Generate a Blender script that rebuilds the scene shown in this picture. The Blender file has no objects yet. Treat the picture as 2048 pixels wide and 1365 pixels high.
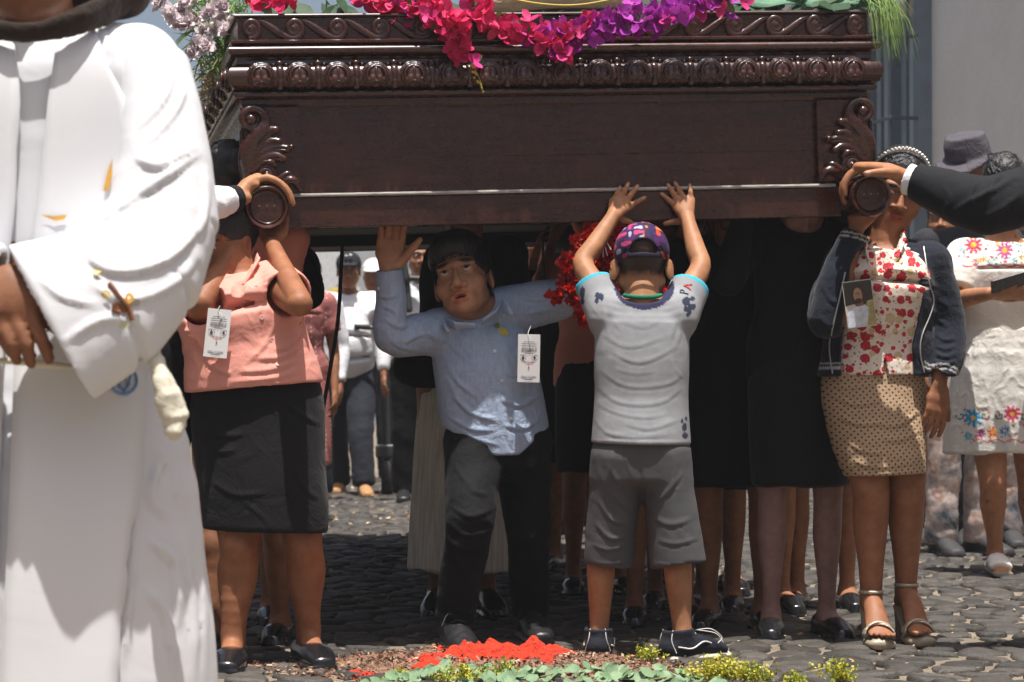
import bpy, bmesh, math, random, time
import numpy as np
from mathutils import Vector, Matrix
T0 = time.time()
R = math.radians
rng = np.random.default_rng(7)
random.seed(7)
scene = bpy.context.scene
COL = scene.collection

# ------------------------------------------------------------------ camera
CAMH, PITCH, FPX = 0.735, math.atan(91.5 / 5006), 5006.0
cam_d = bpy.data.cameras.new("camera")
cam = bpy.data.objects.new("camera", cam_d)
COL.objects.link(cam)
cam.location = (0, 0, CAMH)
cam.rotation_euler = (math.pi / 2 + PITCH, 0, 0)
cam_d.sensor_width = 36.0
cam_d.lens = FPX * 36.0 / 2048
cam_d.clip_start, cam_d.clip_end = 0.1, 500
cam_d.dof.use_dof = True
cam_d.dof.focus_distance = 6.95
cam_d.dof.aperture_fstop = 8.0
scene.camera = cam

# ------------------------------------------------------------------ light
SUN_EL, SUN_AZ = R(79.5), R(170)      # azimuth of the sun measured from +Y (away from camera) clockwise
world = bpy.data.worlds.new("World")
scene.world = world
world.use_nodes = True
wn = world.node_tree.nodes
sky = wn.new("ShaderNodeTexSky")
sky.sky_type = 'NISHITA'
sky.sun_disc = False
sky.sun_elevation = SUN_EL
sky.sun_rotation = SUN_AZ
sky.air_density, sky.dust_density, sky.ozone_density = 0.9, 5.0, 0.6
wn["Background"].inputs[1].default_value = 0.085
world.node_tree.links.new(sky.outputs[0], wn["Background"].inputs[0])
sun_d = bpy.data.lights.new("sun", 'SUN')
sun_d.energy, sun_d.angle, sun_d.color = 4.6, R(0.55), (1.0, 0.965, 0.92)
sun = bpy.data.objects.new("sun", sun_d)
COL.objects.link(sun)
sdir = Vector((math.sin(SUN_AZ) * math.cos(SUN_EL), math.cos(SUN_AZ) * math.cos(SUN_EL), math.sin(SUN_EL)))
sun.rotation_euler = sdir.to_track_quat('Z', 'Y').to_euler()
sun.location = (0, 0, 30)
vs = scene.view_settings
vs.view_transform, vs.look, vs.gamma, vs.exposure = 'Standard', 'None', 1.0, 0.70
vs.use_curve_mapping = False
scene.cycles.use_denoising = True
scene.cycles.max_bounces = 6
scene.cycles.transparent_max_bounces = 6
scene.cycles.sample_clamp_indirect = 4.0

# ------------------------------------------------------------------ helpers
def P(px, py, Y):
    """point at street distance Y that the photograph shows at pixel px, py (2048 wide)"""
    xc, yc = (px - 1024) / FPX, -(py - 682.5) / FPX
    dy = math.cos(PITCH) - yc * math.sin(PITCH)
    dz = math.sin(PITCH) + yc * math.cos(PITCH)
    t = Y / dy
    return np.array([xc * t, Y, CAMH + dz * t])

def V3(*a): return np.array(a, float)
def unit(v):
    v = np.asarray(v, float)
    return v / max(np.linalg.norm(v), 1e-9)
def lerp(a, b, t): return a + (b - a) * t

def empty(name, loc, label=None, cat=None, group=None, kind=None, rot=None):
    o = bpy.data.objects.new(name, None)
    o.empty_display_size = 0.1
    o.location = tuple(loc)
    if rot is not None: o.rotation_euler = rot
    COL.objects.link(o)
    tag(o, label, cat, group, kind)
    return o
def tag(o, label=None, cat=None, group=None, kind=None):
    if label: o["label"] = label
    if cat: o["category"] = cat
    if group: o["group"] = group
    if kind: o["kind"] = kind
    return o

def base_of(parent):
    return np.array(parent.location) if parent is not None else np.zeros(3)

def mesh_np(name, v, f, mat, parent=None, col=None, smooth=True, loc=None):
    """v (n,3) world coords, f (m,k) ints; stored relative to the parent's location"""
    v = np.asarray(v, np.float64)
    f = np.asarray(f, np.int32)
    off = loc if loc is not None else np.zeros(3)
    me = bpy.data.meshes.new(name)
    n, m, k = len(v), len(f), f.shape[1]
    me.vertices.add(n)
    me.vertices.foreach_set("co", (v - off).astype(np.float32).ravel())
    me.loops.add(m * k)
    me.loops.foreach_set("vertex_index", f.ravel())
    me.polygons.add(m)
    me.polygons.foreach_set("loop_start", np.arange(m, dtype=np.int32) * k)
    me.update(calc_edges=True)
    if smooth:
        me.polygons.foreach_set("use_smooth", np.ones(m, bool))
    if col is not None:
        a = me.attributes.new("Col", 'FLOAT_COLOR', 'POINT')
        c = np.ones((n, 4), np.float32)
        c[:, :3] = col
        a.data.foreach_set("color", c.ravel())
    if mat is not None: me.materials.append(mat)
    o = bpy.data.objects.new(name, me)
    COL.objects.link(o)
    if parent is not None: o.parent = parent
    return o

def mesh_poly(name, v, faces, mat, parent=None, smooth=False):
    me = bpy.data.meshes.new(name)
    me.from_pydata([tuple(map(float, p)) for p in v], [], [tuple(map(int, f)) for f in faces])
    me.update()
    if smooth: me.polygons.foreach_set("use_smooth", np.ones(len(me.polygons), bool))
    if mat is not None: me.materials.append(mat)
    o = bpy.data.objects.new(name, me)
    COL.objects.link(o)
    if parent is not None: o.parent = parent
    return o

# ------------------------------------------------------------------ noise
def vnoise(p):
    p = np.asarray(p, np.float64)
    i = np.floor(p).astype(np.int64)
    f = p - i
    u = f * f * f * (f * (f * 6 - 15) + 10)
    def hsh(x, y, z):
        h = (x * 374761393 + y * 668265263 + z * 1274126177) & 0xFFFFFFFF
        h = ((h ^ (h >> 13)) * 1103515245) & 0xFFFFFFFF
        h = (h ^ (h >> 16)) & 0xFFFF
        return h / 32767.5 - 1.0
    r = 0
    for dx in (0, 1):
        wx = u[:, 0] if dx else 1 - u[:, 0]
        for dy in (0, 1):
            wy = u[:, 1] if dy else 1 - u[:, 1]
            for dz in (0, 1):
                wz = u[:, 2] if dz else 1 - u[:, 2]
                r = r + wx * wy * wz * hsh(i[:, 0] + dx, i[:, 1] + dy, i[:, 2] + dz)
    return r
def fbm(p, o=3):
    p = np.asarray(p, float)
    s, a = 0, 1.0
    for k in range(o):
        s = s + a * vnoise(p * 2 ** k + 17.3 * k)
        a *= 0.5
    return s

# ------------------------------------------------------------------ implicit shapes -> one continuous mesh
class Shape:
    def __init__(s):
        s.ops = []
    # elliptical tapered segment; ax = direction of the first radius
    def seg(s, c0, c1, r0, r1, k=0.01, ax=None, rc0=None, rc1=None, op='add'):
        c0, c1 = np.asarray(c0, float), np.asarray(c1, float)
        r0 = (r0, r0) if np.isscalar(r0) else r0
        r1 = (r1, r1) if np.isscalar(r1) else r1
        d = c1 - c0
        L = max(np.linalg.norm(d), 1e-6)
        d = d / L
        if ax is None: ax = V3(1, 0, 0) if abs(d[0]) < 0.8 else V3(0, 1, 0)
        ax = np.asarray(ax, float)
        ax = unit(ax - d * np.dot(ax, d))
        ay = np.cross(d, ax)
        rc0 = min(r0) if rc0 is None else rc0
        rc1 = min(r1) if rc1 is None else rc1
        m = max(max(r0), max(r1), rc0, rc1) + 2.0 * k
        lo, hi = np.minimum(c0, c1) - m, np.maximum(c0, c1) + m
        s.ops.append(('seg', lo, hi, k, op, (c0, d, L, r0, r1, ax, ay, rc0, rc1)))
        return s
    def ell(s, c, r, rot=None, k=0.01, op='add'):
        c = np.asarray(c, float)
        r = (r, r, r) if np.isscalar(r) else r
        rot = np.eye(3) if rot is None else np.asarray(rot, float)   # columns = axes
        m = max(r) + 2.0 * k
        s.ops.append(('ell', c - m, c + m, k, op, (c, np.array(r, float), rot)))
        return s
    def box(s, c, r, rot=None, k=0.01, rd=0.004, op='add'):
        c = np.asarray(c, float)
        rot = np.eye(3) if rot is None else np.asarray(rot, float)
        m = float(np.linalg.norm(r)) + 2.0 * k
        s.ops.append(('box', c - m, c + m, k, op, (c, np.array(r, float), rot, rd)))
        return s
    def plane(s, n, p, lo=None, hi=None, k=0.004):
        """cut away the half space n.(x-p) > 0"""
        n = unit(n)
        s.ops.append(('pln', lo, hi, k, 'cut', (n, float(np.dot(n, p)))))
        return s
    def chain(s, pts, rad, k=0.012, ax=None, smooth=3, ends=None, op='add'):
        pts = [np.asarray(p, float) for p in pts]
        rad = [(r, r) if np.isscalar(r) else tuple(r) for r in rad]
        if smooth > 1 and len(pts) > 2:
            A = np.array([list(p) + list(r) for p, r in zip(pts, rad)])
            n = len(A)
            ext = np.vstack([2 * A[0] - A[1], A, 2 * A[-1] - A[-2]])
            out = []
            for i in range(n - 1):
                p0, p1, p2, p3 = ext[i:i + 4]
                for j in range(smooth):
                    t = j / smooth
                    out.append(0.5 * ((2 * p1) + (-p0 + p2) * t + (2 * p0 - 5 * p1 + 4 * p2 - p3) * t * t + (-p0 + 3 * p1 - 3 * p2 + p3) * t ** 3))
            out.append(A[-1])
            pts = [o[:3] for o in out]
            rad = [(max(o[3], .002), max(o[4], .002)) for o in out]
        n = len(pts); t = Shape()
        cl = np.concatenate([[0], np.cumsum([np.linalg.norm(pts[i + 1] - pts[i]) for i in range(n - 1)])])
        for i in range(n - 1):
            rc0 = rc1 = None
            if ends and ends[0] is not None: rc0 = min(min(rad[i]), cl[i] + ends[0])
            if ends and ends[1] is not None: rc1 = min(min(rad[i + 1]), cl[-1] - cl[i + 1] + ends[1])
            t.seg(pts[i], pts[i + 1], rad[i], rad[i + 1], k, ax, rc0, rc1, op)
        return s.group(t, k, op)
    def group(s, t, k, op='add'):
        """segments of t joined by a plain minimum, then blended in once (no swelling where they overlap)"""
        lo = np.min([o[1] for o in t.ops], axis=0); hi = np.max([o[2] for o in t.ops], axis=0)
        s.ops.append(('grp', lo, hi, k, op, t.ops))
        return s
    def copy(s):
        t = Shape(); t.ops = list(s.ops); return t
    def field(s, h, pad=3):
        los = [o[1] for o in s.ops if o[4] == 'add']
        his = [o[2] for o in s.ops if o[4] == 'add']
        lo = np.min(los, axis=0) - pad * h
        hi = np.max(his, axis=0) + pad * h
        dim = np.ceil((hi - lo) / h).astype(int) + 1
        F = np.full(dim, 1.0, np.float32)
        ax = [(lo[i] + h * np.arange(dim[i])).astype(np.float32) for i in range(3)]
        def window(blo, bhi):
            if blo is None: return [slice(0, dim[i]) for i in range(3)]
            i0 = np.clip(np.floor((blo - lo) / h).astype(int) - 1, 0, dim)
            i1 = np.clip(np.ceil((bhi - lo) / h).astype(int) + 2, 0, dim)
            if np.any(i1 <= i0): return None
            return [slice(i0[i], i1[i]) for i in range(3)]
        def dist(kind, a, sl):
            X = ax[0][sl[0]][:, None, None]
            Y = ax[1][sl[1]][None, :, None]
            Z = ax[2][sl[2]][None, None, :]
            if kind == 'seg':
                c0, d, L, r0, r1, e1, e2, rc0, rc1 = [np.float32(q) if not isinstance(q, (tuple, np.ndarray)) else np.asarray(q, np.float32) for q in a]
                x, y, z = X - c0[0], Y - c0[1], Z - c0[2]
                w = x * d[0] + y * d[1] + z * d[2]
                t = np.clip(w / L, 0, 1)
                u = x * e1[0] + y * e1[1] + z * e1[2]
                v = x * e2[0] + y * e2[1] + z * e2[2]
                w = w - t * L
                rx = r0[0] + (r1[0] - r0[0]) * t
                ry = r0[1] + (r1[1] - r0[1]) * t
                rc = np.where(w < 0, rc0, rc1)
                a1, a2, a3 = u / rx, v / ry, w / rc
                q = np.sqrt(a1 * a1 + a2 * a2 + a3 * a3)
                g = np.sqrt((a1 / rx) ** 2 + (a2 / ry) ** 2 + (a3 / rc) ** 2)
                D = q * (q - 1) / np.maximum(g, 1e-3)
                D = np.where(q < 0.05, -np.minimum(rx, ry), D)
            elif kind == 'ell':
                c, r, rot = [np.asarray(q, np.float32) for q in a]
                x, y, z = X - c[0], Y - c[1], Z - c[2]
                a1 = (x * rot[0, 0] + y * rot[1, 0] + z * rot[2, 0]) / r[0]
                a2 = (x * rot[0, 1] + y * rot[1, 1] + z * rot[2, 1]) / r[1]
                a3 = (x * rot[0, 2] + y * rot[1, 2] + z * rot[2, 2]) / r[2]
                q = np.sqrt(a1 * a1 + a2 * a2 + a3 * a3)
                g = np.sqrt((a1 / r[0]) ** 2 + (a2 / r[1]) ** 2 + (a3 / r[2]) ** 2)
                D = q * (q - 1) / np.maximum(g, 1e-3)
                D = np.where(q < 0.05, -r.min(), D)
            elif kind == 'box':
                c, r, rot, rd = [np.asarray(q, np.float32) for q in a]
                x, y, z = X - c[0], Y - c[1], Z - c[2]
                q = [np.abs(x * rot[0, j] + y * rot[1, j] + z * rot[2, j]) - (r[j] - rd) for j in range(3)]
                D = np.sqrt(sum(np.maximum(t, 0) ** 2 for t in q)) + np.minimum(np.maximum(np.maximum(q[0], q[1]), q[2]), 0) - rd
            else:
                n, dd = a
                D = -(X * np.float32(n[0]) + Y * np.float32(n[1]) + Z * np.float32(n[2]) - np.float32(dd))
            return D
        for kind, blo, bhi, k, op, a in s.ops:
            sl = window(blo, bhi)
            if sl is None: continue
            if kind == 'grp':
                D = np.full([q.stop - q.start for q in sl], 1.0, np.float32)
                for k2, l2, h2, _, _, a2 in a:
                    s2 = window(l2, h2)
                    if s2 is None: continue
                    loc = tuple(slice(s2[i].start - sl[i].start, s2[i].stop - sl[i].start) for i in range(3))
                    D[loc] = np.minimum(D[loc], dist(k2, a2, s2))
            else:
                D = dist(kind, a, sl)
            S = F[sl[0], sl[1], sl[2]]
            if op == 'add':
                if k > 0:
                    hh = np.maximum(k - np.abs(S - D), 0) / k
                    S[...] = np.minimum(S, D) - hh * hh * (k * 0.25)
                else:
                    S[...] = np.minimum(S, D)
            else:   # subtract / cut: max(S, -D)
                D = -D
                if k > 0:
                    hh = np.maximum(k - np.abs(S - D), 0) / k
                    S[...] = np.maximum(S, D) + hh * hh * (k * 0.25)
                else:
                    S[...] = np.maximum(S, D)
        return F, lo
    def mesh(s, h):
        F, lo = s.field(h)
        return surface_nets(F, lo, h)

CORN = np.array([[i, j, k] for i in (0, 1) for j in (0, 1) for k in (0, 1)])
EDG = [(a, b) for a in range(8) for b in range(a + 1, 8) if np.abs(CORN[a] - CORN[b]).sum() == 1]
def surface_nets(F, lo, h):
    N = F < 0
    c = N[:-1, :-1, :-1].astype(np.int8)
    cnt = np.zeros_like(c)
    for i, j, k in CORN:
        cnt += N[i:F.shape[0] - 1 + i, j:F.shape[1] - 1 + j, k:F.shape[2] - 1 + k]
    act = (cnt > 0) & (cnt < 8)
    I = np.argwhere(act)
    idx = np.full(act.shape, -1, np.int32)
    idx[I[:, 0], I[:, 1], I[:, 2]] = np.arange(len(I))
    val = np.stack([F[I[:, 0] + a, I[:, 1] + b, I[:, 2] + e] for a, b, e in CORN], 1)
    acc = np.zeros((len(I), 3)); w = np.zeros(len(I))
    for a, b in EDG:
        va, vb = val[:, a], val[:, b]
        m = (va < 0) != (vb < 0)
        t = np.where(m, va / np.where(m, va - vb, 1), 0)
        acc += m[:, None] * (CORN[a] + t[:, None] * (CORN[b] - CORN[a]))
        w += m
    v = lo + h * (I + acc / w[:, None])
    Q = []
    for axis in range(3):
        s0 = [slice(None)] * 3; s1 = [slice(None)] * 3
        s0[axis] = slice(0, -1); s1[axis] = slice(1, None)
        A, B = N[tuple(s0)], N[tuple(s1)]
        E = np.argwhere(A != B)
        o1, o2 = (axis + 1) % 3, (axis + 2) % 3
        ok = (E[:, o1] > 0) & (E[:, o2] > 0) & (E[:, o1] < act.shape[o1]) & (E[:, o2] < act.shape[o2])
        E = E[ok]
        flip = ~A[E[:, 0], E[:, 1], E[:, 2]]
        q = []
        for da, db in ((-1, -1), (0, -1), (0, 0), (-1, 0)):
            C = E.copy(); C[:, o1] += da; C[:, o2] += db
            q.append(idx[C[:, 0], C[:, 1], C[:, 2]])
        q = np.stack(q, 1)
        q[flip] = q[flip][:, ::-1]
        Q.append(q)
    Q = np.vstack(Q)
    return v, Q[(Q >= 0).all(1)]

def vnormals(v, q):
    n = np.cross(v[q[:, 2]] - v[q[:, 0]], v[q[:, 3]] - v[q[:, 1]]) if q.shape[1] == 4 else np.cross(v[q[:, 1]] - v[q[:, 0]], v[q[:, 2]] - v[q[:, 0]])
    N = np.zeros_like(v)
    for j in range(q.shape[1]):
        for c in range(3):
            N[:, c] += np.bincount(q[:, j], n[:, c], len(v))
    return N / np.maximum(np.linalg.norm(N, axis=1, keepdims=True), 1e-12)

def dist_poly(v, pts):
    """distance of points to a polyline, with param"""
    best = np.full(len(v), 9.0); tt = np.zeros(len(v))
    n = len(pts) - 1
    for i in range(n):
        a, b = np.asarray(pts[i], float), np.asarray(pts[i + 1], float)
        ab = b - a
        t = np.clip(((v - a) @ ab) / max(ab @ ab, 1e-9), 0, 1)
        d = np.linalg.norm(v - a - t[:, None] * ab, axis=1)
        m = d < best
        best = np.where(m, d, best); tt = np.where(m, (i + t) / n, tt)
    return best, tt

def fold_disp(folds):
    """folds: (points, width, amplitude): raised (or sunk) creases that fade at both ends"""
    def f(v, n):
        r = np.zeros(len(v))
        for pts, wd, am in folds:
            P_ = np.asarray(pts, float)
            m = np.all((v > P_.min(0) - 3 * wd) & (v < P_.max(0) + 3 * wd), axis=1)
            if not m.any(): continue
            d, t = dist_poly(v[m], P_)
            r[m] += am * np.exp(-(d / wd) ** 2) * np.clip(np.minimum(t, 1 - t) * 5, 0, 1)
        return r
    return f
def wr(sc, amp, seed=0.0, ridge=False, warp=0.6):
    """noise wrinkles, sc = (fx, fy, fz) cycles per metre"""
    sc = np.asarray(sc, float)
    def f(v, n):
        p = v * sc + seed
        p = p + warp * np.stack([vnoise(p * 0.5 + 3.1), vnoise(p * 0.5 + 9.7), vnoise(p * 0.5 + 5.5)], 1)
        x = vnoise(p)
        if ridge: x = 1 - 2 * np.sqrt(np.abs(x))
        return amp * x
    return f
def dsum(*fs):
    return lambda v, n: sum(f(v, n) for f in fs)

TRI = [0]
def thin(v, q, keep, cell):
    """fewer faces away from the places listed in keep: vertices sharing a cell are merged, the surface stays closed"""
    m = np.ones(len(v), bool)
    for c, r in keep: m &= np.linalg.norm(v - np.asarray(c), axis=1) > r
    g = np.floor(v / cell).astype(np.int64) - np.floor(v.min(0) / cell).astype(np.int64)
    key = g[:, 0] * 4000000 + g[:, 1] * 2000 + g[:, 2] + 1
    key = np.where(m, key, -np.arange(1, len(v) + 1))
    _, inv = np.unique(key, return_inverse=True)
    inv = inv.ravel(); n = inv.max() + 1; cnt = np.bincount(inv, minlength=n)
    nv = np.stack([np.bincount(inv, v[:, k], n) / cnt for k in range(3)], 1)
    t = inv[np.vstack([q[:, [0, 1, 2]], q[:, [0, 2, 3]]])]
    t = t[(t[:, 0] != t[:, 1]) & (t[:, 1] != t[:, 2]) & (t[:, 0] != t[:, 2])]
    return nv, t
def build(shape, name, h, mat, parent, disp=None, paint=None, base=None, post=None, keep=None, coarse=2.4):
    v, q = shape.mesh(h)
    if keep is not None: v, q = thin(v, q, keep, h * coarse)
    if disp is not None:
        n = vnormals(v, q)
        v = v + n * disp(v, n)[:, None]
    if post is not None: v = post(v)
    col = None
    if paint is not None:
        col = paint(v, vnormals(v, q))
    off = base_of(parent) if base is None else base
    TRI[0] += (q.shape[1] - 2) * len(q)
    return mesh_np(name, v, q, mat, parent, col, True, off)

def paint_base(c, *layers):
    """layers: (fn(v,n)->weight 0..1, colour)"""
    c = np.array(c, float)
    def f(v, n):
        col = np.tile(c, (len(v), 1))
        for fn, cc in layers:
            w = np.clip(fn(v, n), 0, 1)[:, None]
            col = col * (1 - w) + w * np.array(cc, float)
        return col
    return f
def near(c, r, soft=0.3, rot=None):
    c = np.asarray(c, float); r = np.asarray(r, float) * np.ones(3)
    def f(v, n):
        d = v - c
        if rot is not None: d = d @ np.asarray(rot, float)
        return (1 - np.linalg.norm(d / r, axis=1)) / soft + 0.5
    return f

# ------------------------------------------------------------------ materials
MATS = {}
def newmat(name):
    m = bpy.data.materials.new(name)
    m.use_nodes = True
    nt = m.node_tree
    return m, nt, nt.nodes["Principled BSDF"]
def srgb(r, g, b):
    f = lambda c: (c / 255 / 12.92) if c / 255 <= 0.04045 else ((c / 255 + 0.055) / 1.055) ** 2.4
    return (f(r), f(g), f(b))
def N(nt, t, **kw):
    n = nt.nodes.new(t)
    for k, v in kw.items(): setattr(n, k, v)
    return n
def L(nt, a, b): nt.links.new(a, b)
def vmath(nt, op, a, b):
    n = N(nt, "ShaderNodeVectorMath", operation=op)
    L(nt, a, n.inputs[0])
    if isinstance(b, (tuple, list)): n.inputs[1].default_value = b
    else: L(nt, b, n.inputs[1])
    return n.outputs[0]
def fmath(nt, op, a, b=None, clamp=False):
    n = N(nt, "ShaderNodeMath", operation=op, use_clamp=clamp)
    if hasattr(a, 'links'): L(nt, a, n.inputs[0])
    else: n.inputs[0].default_value = a
    if b is not None:
        if hasattr(b, 'links'): L(nt, b, n.inputs[1])
        else: n.inputs[1].default_value = b
    return n.outputs[0]
def mixc(nt, fac, a, b, mode='MIX'):
    n = N(nt, "ShaderNodeMix", data_type='RGBA', blend_type=mode)
    for s, x in ((n.inputs[0], fac), (n.inputs[6], a), (n.inputs[7], b)):
        if hasattr(x, 'links'): L(nt, x, s)
        elif isinstance(x, (int, float)): s.default_value = x
        else: s.default_value = (*x[:3], 1)
    return n.outputs[2]
def noise(nt, scale, detail=3, rough=0.55, vec=None, dist=0.0):
    n = N(nt, "ShaderNodeTexNoise")
    n.inputs["Scale"].default_value = scale
    n.inputs["Detail"].default_value = detail
    n.inputs["Roughness"].default_value = rough
    n.inputs["Distortion"].default_value = dist
    if vec is not None: L(nt, vec, n.inputs["Vector"])
    return n.outputs[0]
def ramp(nt, fac, stops):
    n = N(nt, "ShaderNodeValToRGB")
    e = n.color_ramp.elements
    while len(e) < len(stops): e.new(0.5)
    for i, (p, c) in enumerate(stops):
        e[i].position = p
        e[i].color = (*c[:3], 1) if not isinstance(c, (int, float)) else (c, c, c, 1)
    L(nt, fac, n.inputs[0])
    return n.outputs[0]
def bump(nt, bsdf, height, strength=0.3, dist=0.01, prev=None):
    b = N(nt, "ShaderNodeBump")
    b.inputs["Strength"].default_value = strength
    b.inputs["Distance"].default_value = dist
    L(nt, height, b.inputs["Height"])
    if prev is not None: L(nt, prev, b.inputs["Normal"])
    L(nt, b.outputs[0], bsdf.inputs["Normal"])
    return b.outputs[0]
def objco(nt): return N(nt, "ShaderNodeTexCoord").outputs["Object"]

def cloth(name, color=None, rough=0.85, vary=0.12, weave=900, bumpk=0.25, wr_scale=22, wr_k=0.35, sheen=0.1, attr=False, streak=None, grain=1.0):
    """woven cloth; attr = use the mesh's painted colour"""
    if name in MATS: return MATS[name]
    m, nt, b = newmat(name)
    co = objco(nt)
    if attr:
        at = N(nt, "ShaderNodeAttribute", attribute_name="Col")
        c = at.outputs["Color"]
    else:
        rgb = N(nt, "ShaderNodeRGB"); rgb.outputs[0].default_value = (*color, 1)
        c = rgb.outputs[0]
    nz = noise(nt, 9, 4, 0.6, co)
    c = mixc(nt, fmath(nt, 'MULTIPLY', nz, 1.0), mixc(nt, 1.0, c, (1 - vary,) * 3, 'MULTIPLY'), mixc(nt, 1.0, c, (1 + vary,) * 3, 'MULTIPLY'))
    fine = noise(nt, weave * 0.5, 2, 0.7, co)
    c = mixc(nt, 1.0, c, ramp(nt, fine, [(0.3, 1 - .1 * grain), (0.7, 1 + .07 * grain)]), 'MULTIPLY')
    if streak:
        st = noise(nt, streak[0], 2, 0.6, vmath(nt, 'MULTIPLY', co, streak[1]))
        c = mixc(nt, 1.0, c, ramp(nt, st, [(0.3, 1 - streak[2]), (0.7, 1 + streak[2] * 0.5)]), 'MULTIPLY')
    L(nt, c, b.inputs["Base Color"])
    b.inputs["Roughness"].default_value = rough
    b.inputs["Specular IOR Level"].default_value = 0.15
    b.inputs["Sheen Weight"].default_value = sheen * .25
    b.inputs["Sheen Roughness"].default_value = 0.5
    wv = noise(nt, wr_scale, 4, 0.62, co, 0.8)
    p = bump(nt, b, wv, wr_k, 0.02)
    bump(nt, b, fine, bumpk, 0.002, p)
    MATS[name] = m
    return m

def skin_mat(name, color=None, attr=True, rough=0.56, sss=0.08):
    if name in MATS: return MATS[name]
    m, nt, b = newmat(name)
    co = objco(nt)
    if attr:
        c = N(nt, "ShaderNodeAttribute", attribute_name="Col").outputs["Color"]
    else:
        rgb = N(nt, "ShaderNodeRGB"); rgb.outputs[0].default_value = (*color, 1); c = rgb.outputs[0]
    c = mixc(nt, 1.0, c, ramp(nt, noise(nt, 28, 4, 0.6, co), [(0.3, (0.80, 0.74, 0.70)), (0.7, (1.14, 1.12, 1.10))]), 'MULTIPLY')
    c = mixc(nt, 1.0, c, ramp(nt, noise(nt, 420, 2, 0.6, co), [(0.3, 0.93), (0.7, 1.05)]), 'MULTIPLY')
    c = mixc(nt, 1.0, c, ramp(nt, noise(nt, 9, 3, 0.6, co), [(0.3, (0.88, 0.84, 0.84)), (0.7, (1.06, 1.05, 1.03))]), 'MULTIPLY')
    L(nt, c, b.inputs["Base Color"])
    b.inputs["Roughness"].default_value = rough
    b.inputs["Specular IOR Level"].default_value = 0.3
    b.inputs["Subsurface Weight"].default_value = sss
    b.inputs["Subsurface Radius"].default_value = (0.012, 0.005, 0.003)
    b.inputs["Subsurface Scale"].default_value = 0.5
    p = bump(nt, b, noise(nt, 260, 3, 0.6, co), 0.12, 0.002)
    bump(nt, b, noise(nt, 45, 3, 0.6, co), 0.10, 0.01, p)
    MATS[name] = m
    return m

def plain(name, color, rough=0.5, metal=0.0, spec=0.5, vary=0.1, nscale=30, bumpk=0.0, attr=False, coat=0.0, bscale=None):
    if name in MATS: return MATS[name]
    m, nt, b = newmat(name)
    co = objco(nt)
    if attr: c = N(nt, "ShaderNodeAttribute", attribute_name="Col").outputs["Color"]
    else:
        rgb = N(nt, "ShaderNodeRGB"); rgb.outputs[0].default_value = (*color, 1); c = rgb.outputs[0]
    nz = noise(nt, nscale, 4, 0.6, co)
    c = mixc(nt, 1.0, c, ramp(nt, nz, [(0.3, 1 - vary), (0.7, 1 + vary)]), 'MULTIPLY')
    L(nt, c, b.inputs["Base Color"])
    b.inputs["Roughness"].default_value = rough
    b.inputs["Metallic"].default_value = metal
    b.inputs["Specular IOR Level"].default_value = spec
    b.inputs["Coat Weight"].default_value = coat
    if bumpk: bump(nt, b, noise(nt, bscale or nscale * 3, 3, 0.6, co), bumpk, 0.005)
    MATS[name] = m
    return m

def hair_mat(name, color, rough=0.38):
    if name in MATS: return MATS[name]
    m, nt, b = newmat(name)
    co = objco(nt)
    st = noise(nt, 60, 3, 0.6, vmath(nt, 'MULTIPLY', co, (6, 6, 1)))
    L(nt, mixc(nt, st, tuple(c * 0.6 for c in color), tuple(c * 1.6 for c in color)), b.inputs["Base Color"])
    b.inputs["Roughness"].default_value = rough
    b.inputs["Specular IOR Level"].default_value = 0.5
    bump(nt, b, st, 0.6, 0.004)
    MATS[name] = m
    return m
# ================================================================== SETTING
YAW = R(10)
DV = np.array([-math.sin(YAW), math.cos(YAW), 0.0])      # down the street
UV = np.array([math.cos(YAW), math.sin(YAW), 0.0])

# --- ground sheet: compacted grit that also fills the joints between the cobbles
m, nt, b = newmat("street_grit")
co = objco(nt)
n1 = noise(nt, 3.0, 5, 0.65, co); n2 = noise(nt, 90, 3, 0.7, co); n3 = noise(nt, 0.7, 3, 0.6, co)
c = ramp(nt, n1, [(0.25, (0.12, 0.095, 0.07)), (0.55, (0.22, 0.178, 0.128)), (0.8, (0.34, 0.28, 0.205))])
c = mixc(nt, 1.0, c, ramp(nt, n2, [(0.25, 0.6), (0.7, 1.25)]), 'MULTIPLY')
c = mixc(nt, 1.0, c, ramp(nt, n3, [(0.3, 0.75), (0.7, 1.1)]), 'MULTIPLY')
L(nt, c, b.inputs["Base Color"]); b.inputs["Roughness"].default_value = 0.95
p = bump(nt, b, n2, 0.7, 0.01); bump(nt, b, n1, 0.5, 0.03, p)
M_GRIT = m
ground = mesh_poly("street", [(-90, -30, 0), (90, -30, 0), (90, 160, 0), (-90, 160, 0)], [(0, 1, 2, 3)], M_GRIT)
tag(ground, "grey volcanic cobblestone street with pale grit in the joints", None, None, "structure")

m, nt, b = newmat("cobble")
co = N(nt, "ShaderNodeNewGeometry").outputs["Position"]
at = N(nt, "ShaderNodeAttribute", attribute_name="Col").outputs["Color"]
n1 = noise(nt, 14, 5, 0.65, co); n2 = noise(nt, 160, 3, 0.7, co); n3 = noise(nt, 30, 5, 0.7, co)
c = mixc(nt, 1.0, at, ramp(nt, n1, [(0.3, 0.7), (0.7, 1.3)]), 'MULTIPLY')
c = mixc(nt, 1.0, c, ramp(nt, n2, [(0.3, 0.75), (0.75, 1.25)]), 'MULTIPLY')
c = mixc(nt, ramp(nt, n3, [(0.62, 0.0), (0.75, 0.55)]), c, (0.20, 0.17, 0.135))
L(nt, c, b.inputs["Base Color"])
L(nt, ramp(nt, n1, [(0.3, 0.5), (0.7, 0.8)]), b.inputs["Roughness"])
p = bump(nt, b, n2, 0.35, 0.006); bump(nt, b, n3, 0.45, 0.02, p)
M_COB = m

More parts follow.
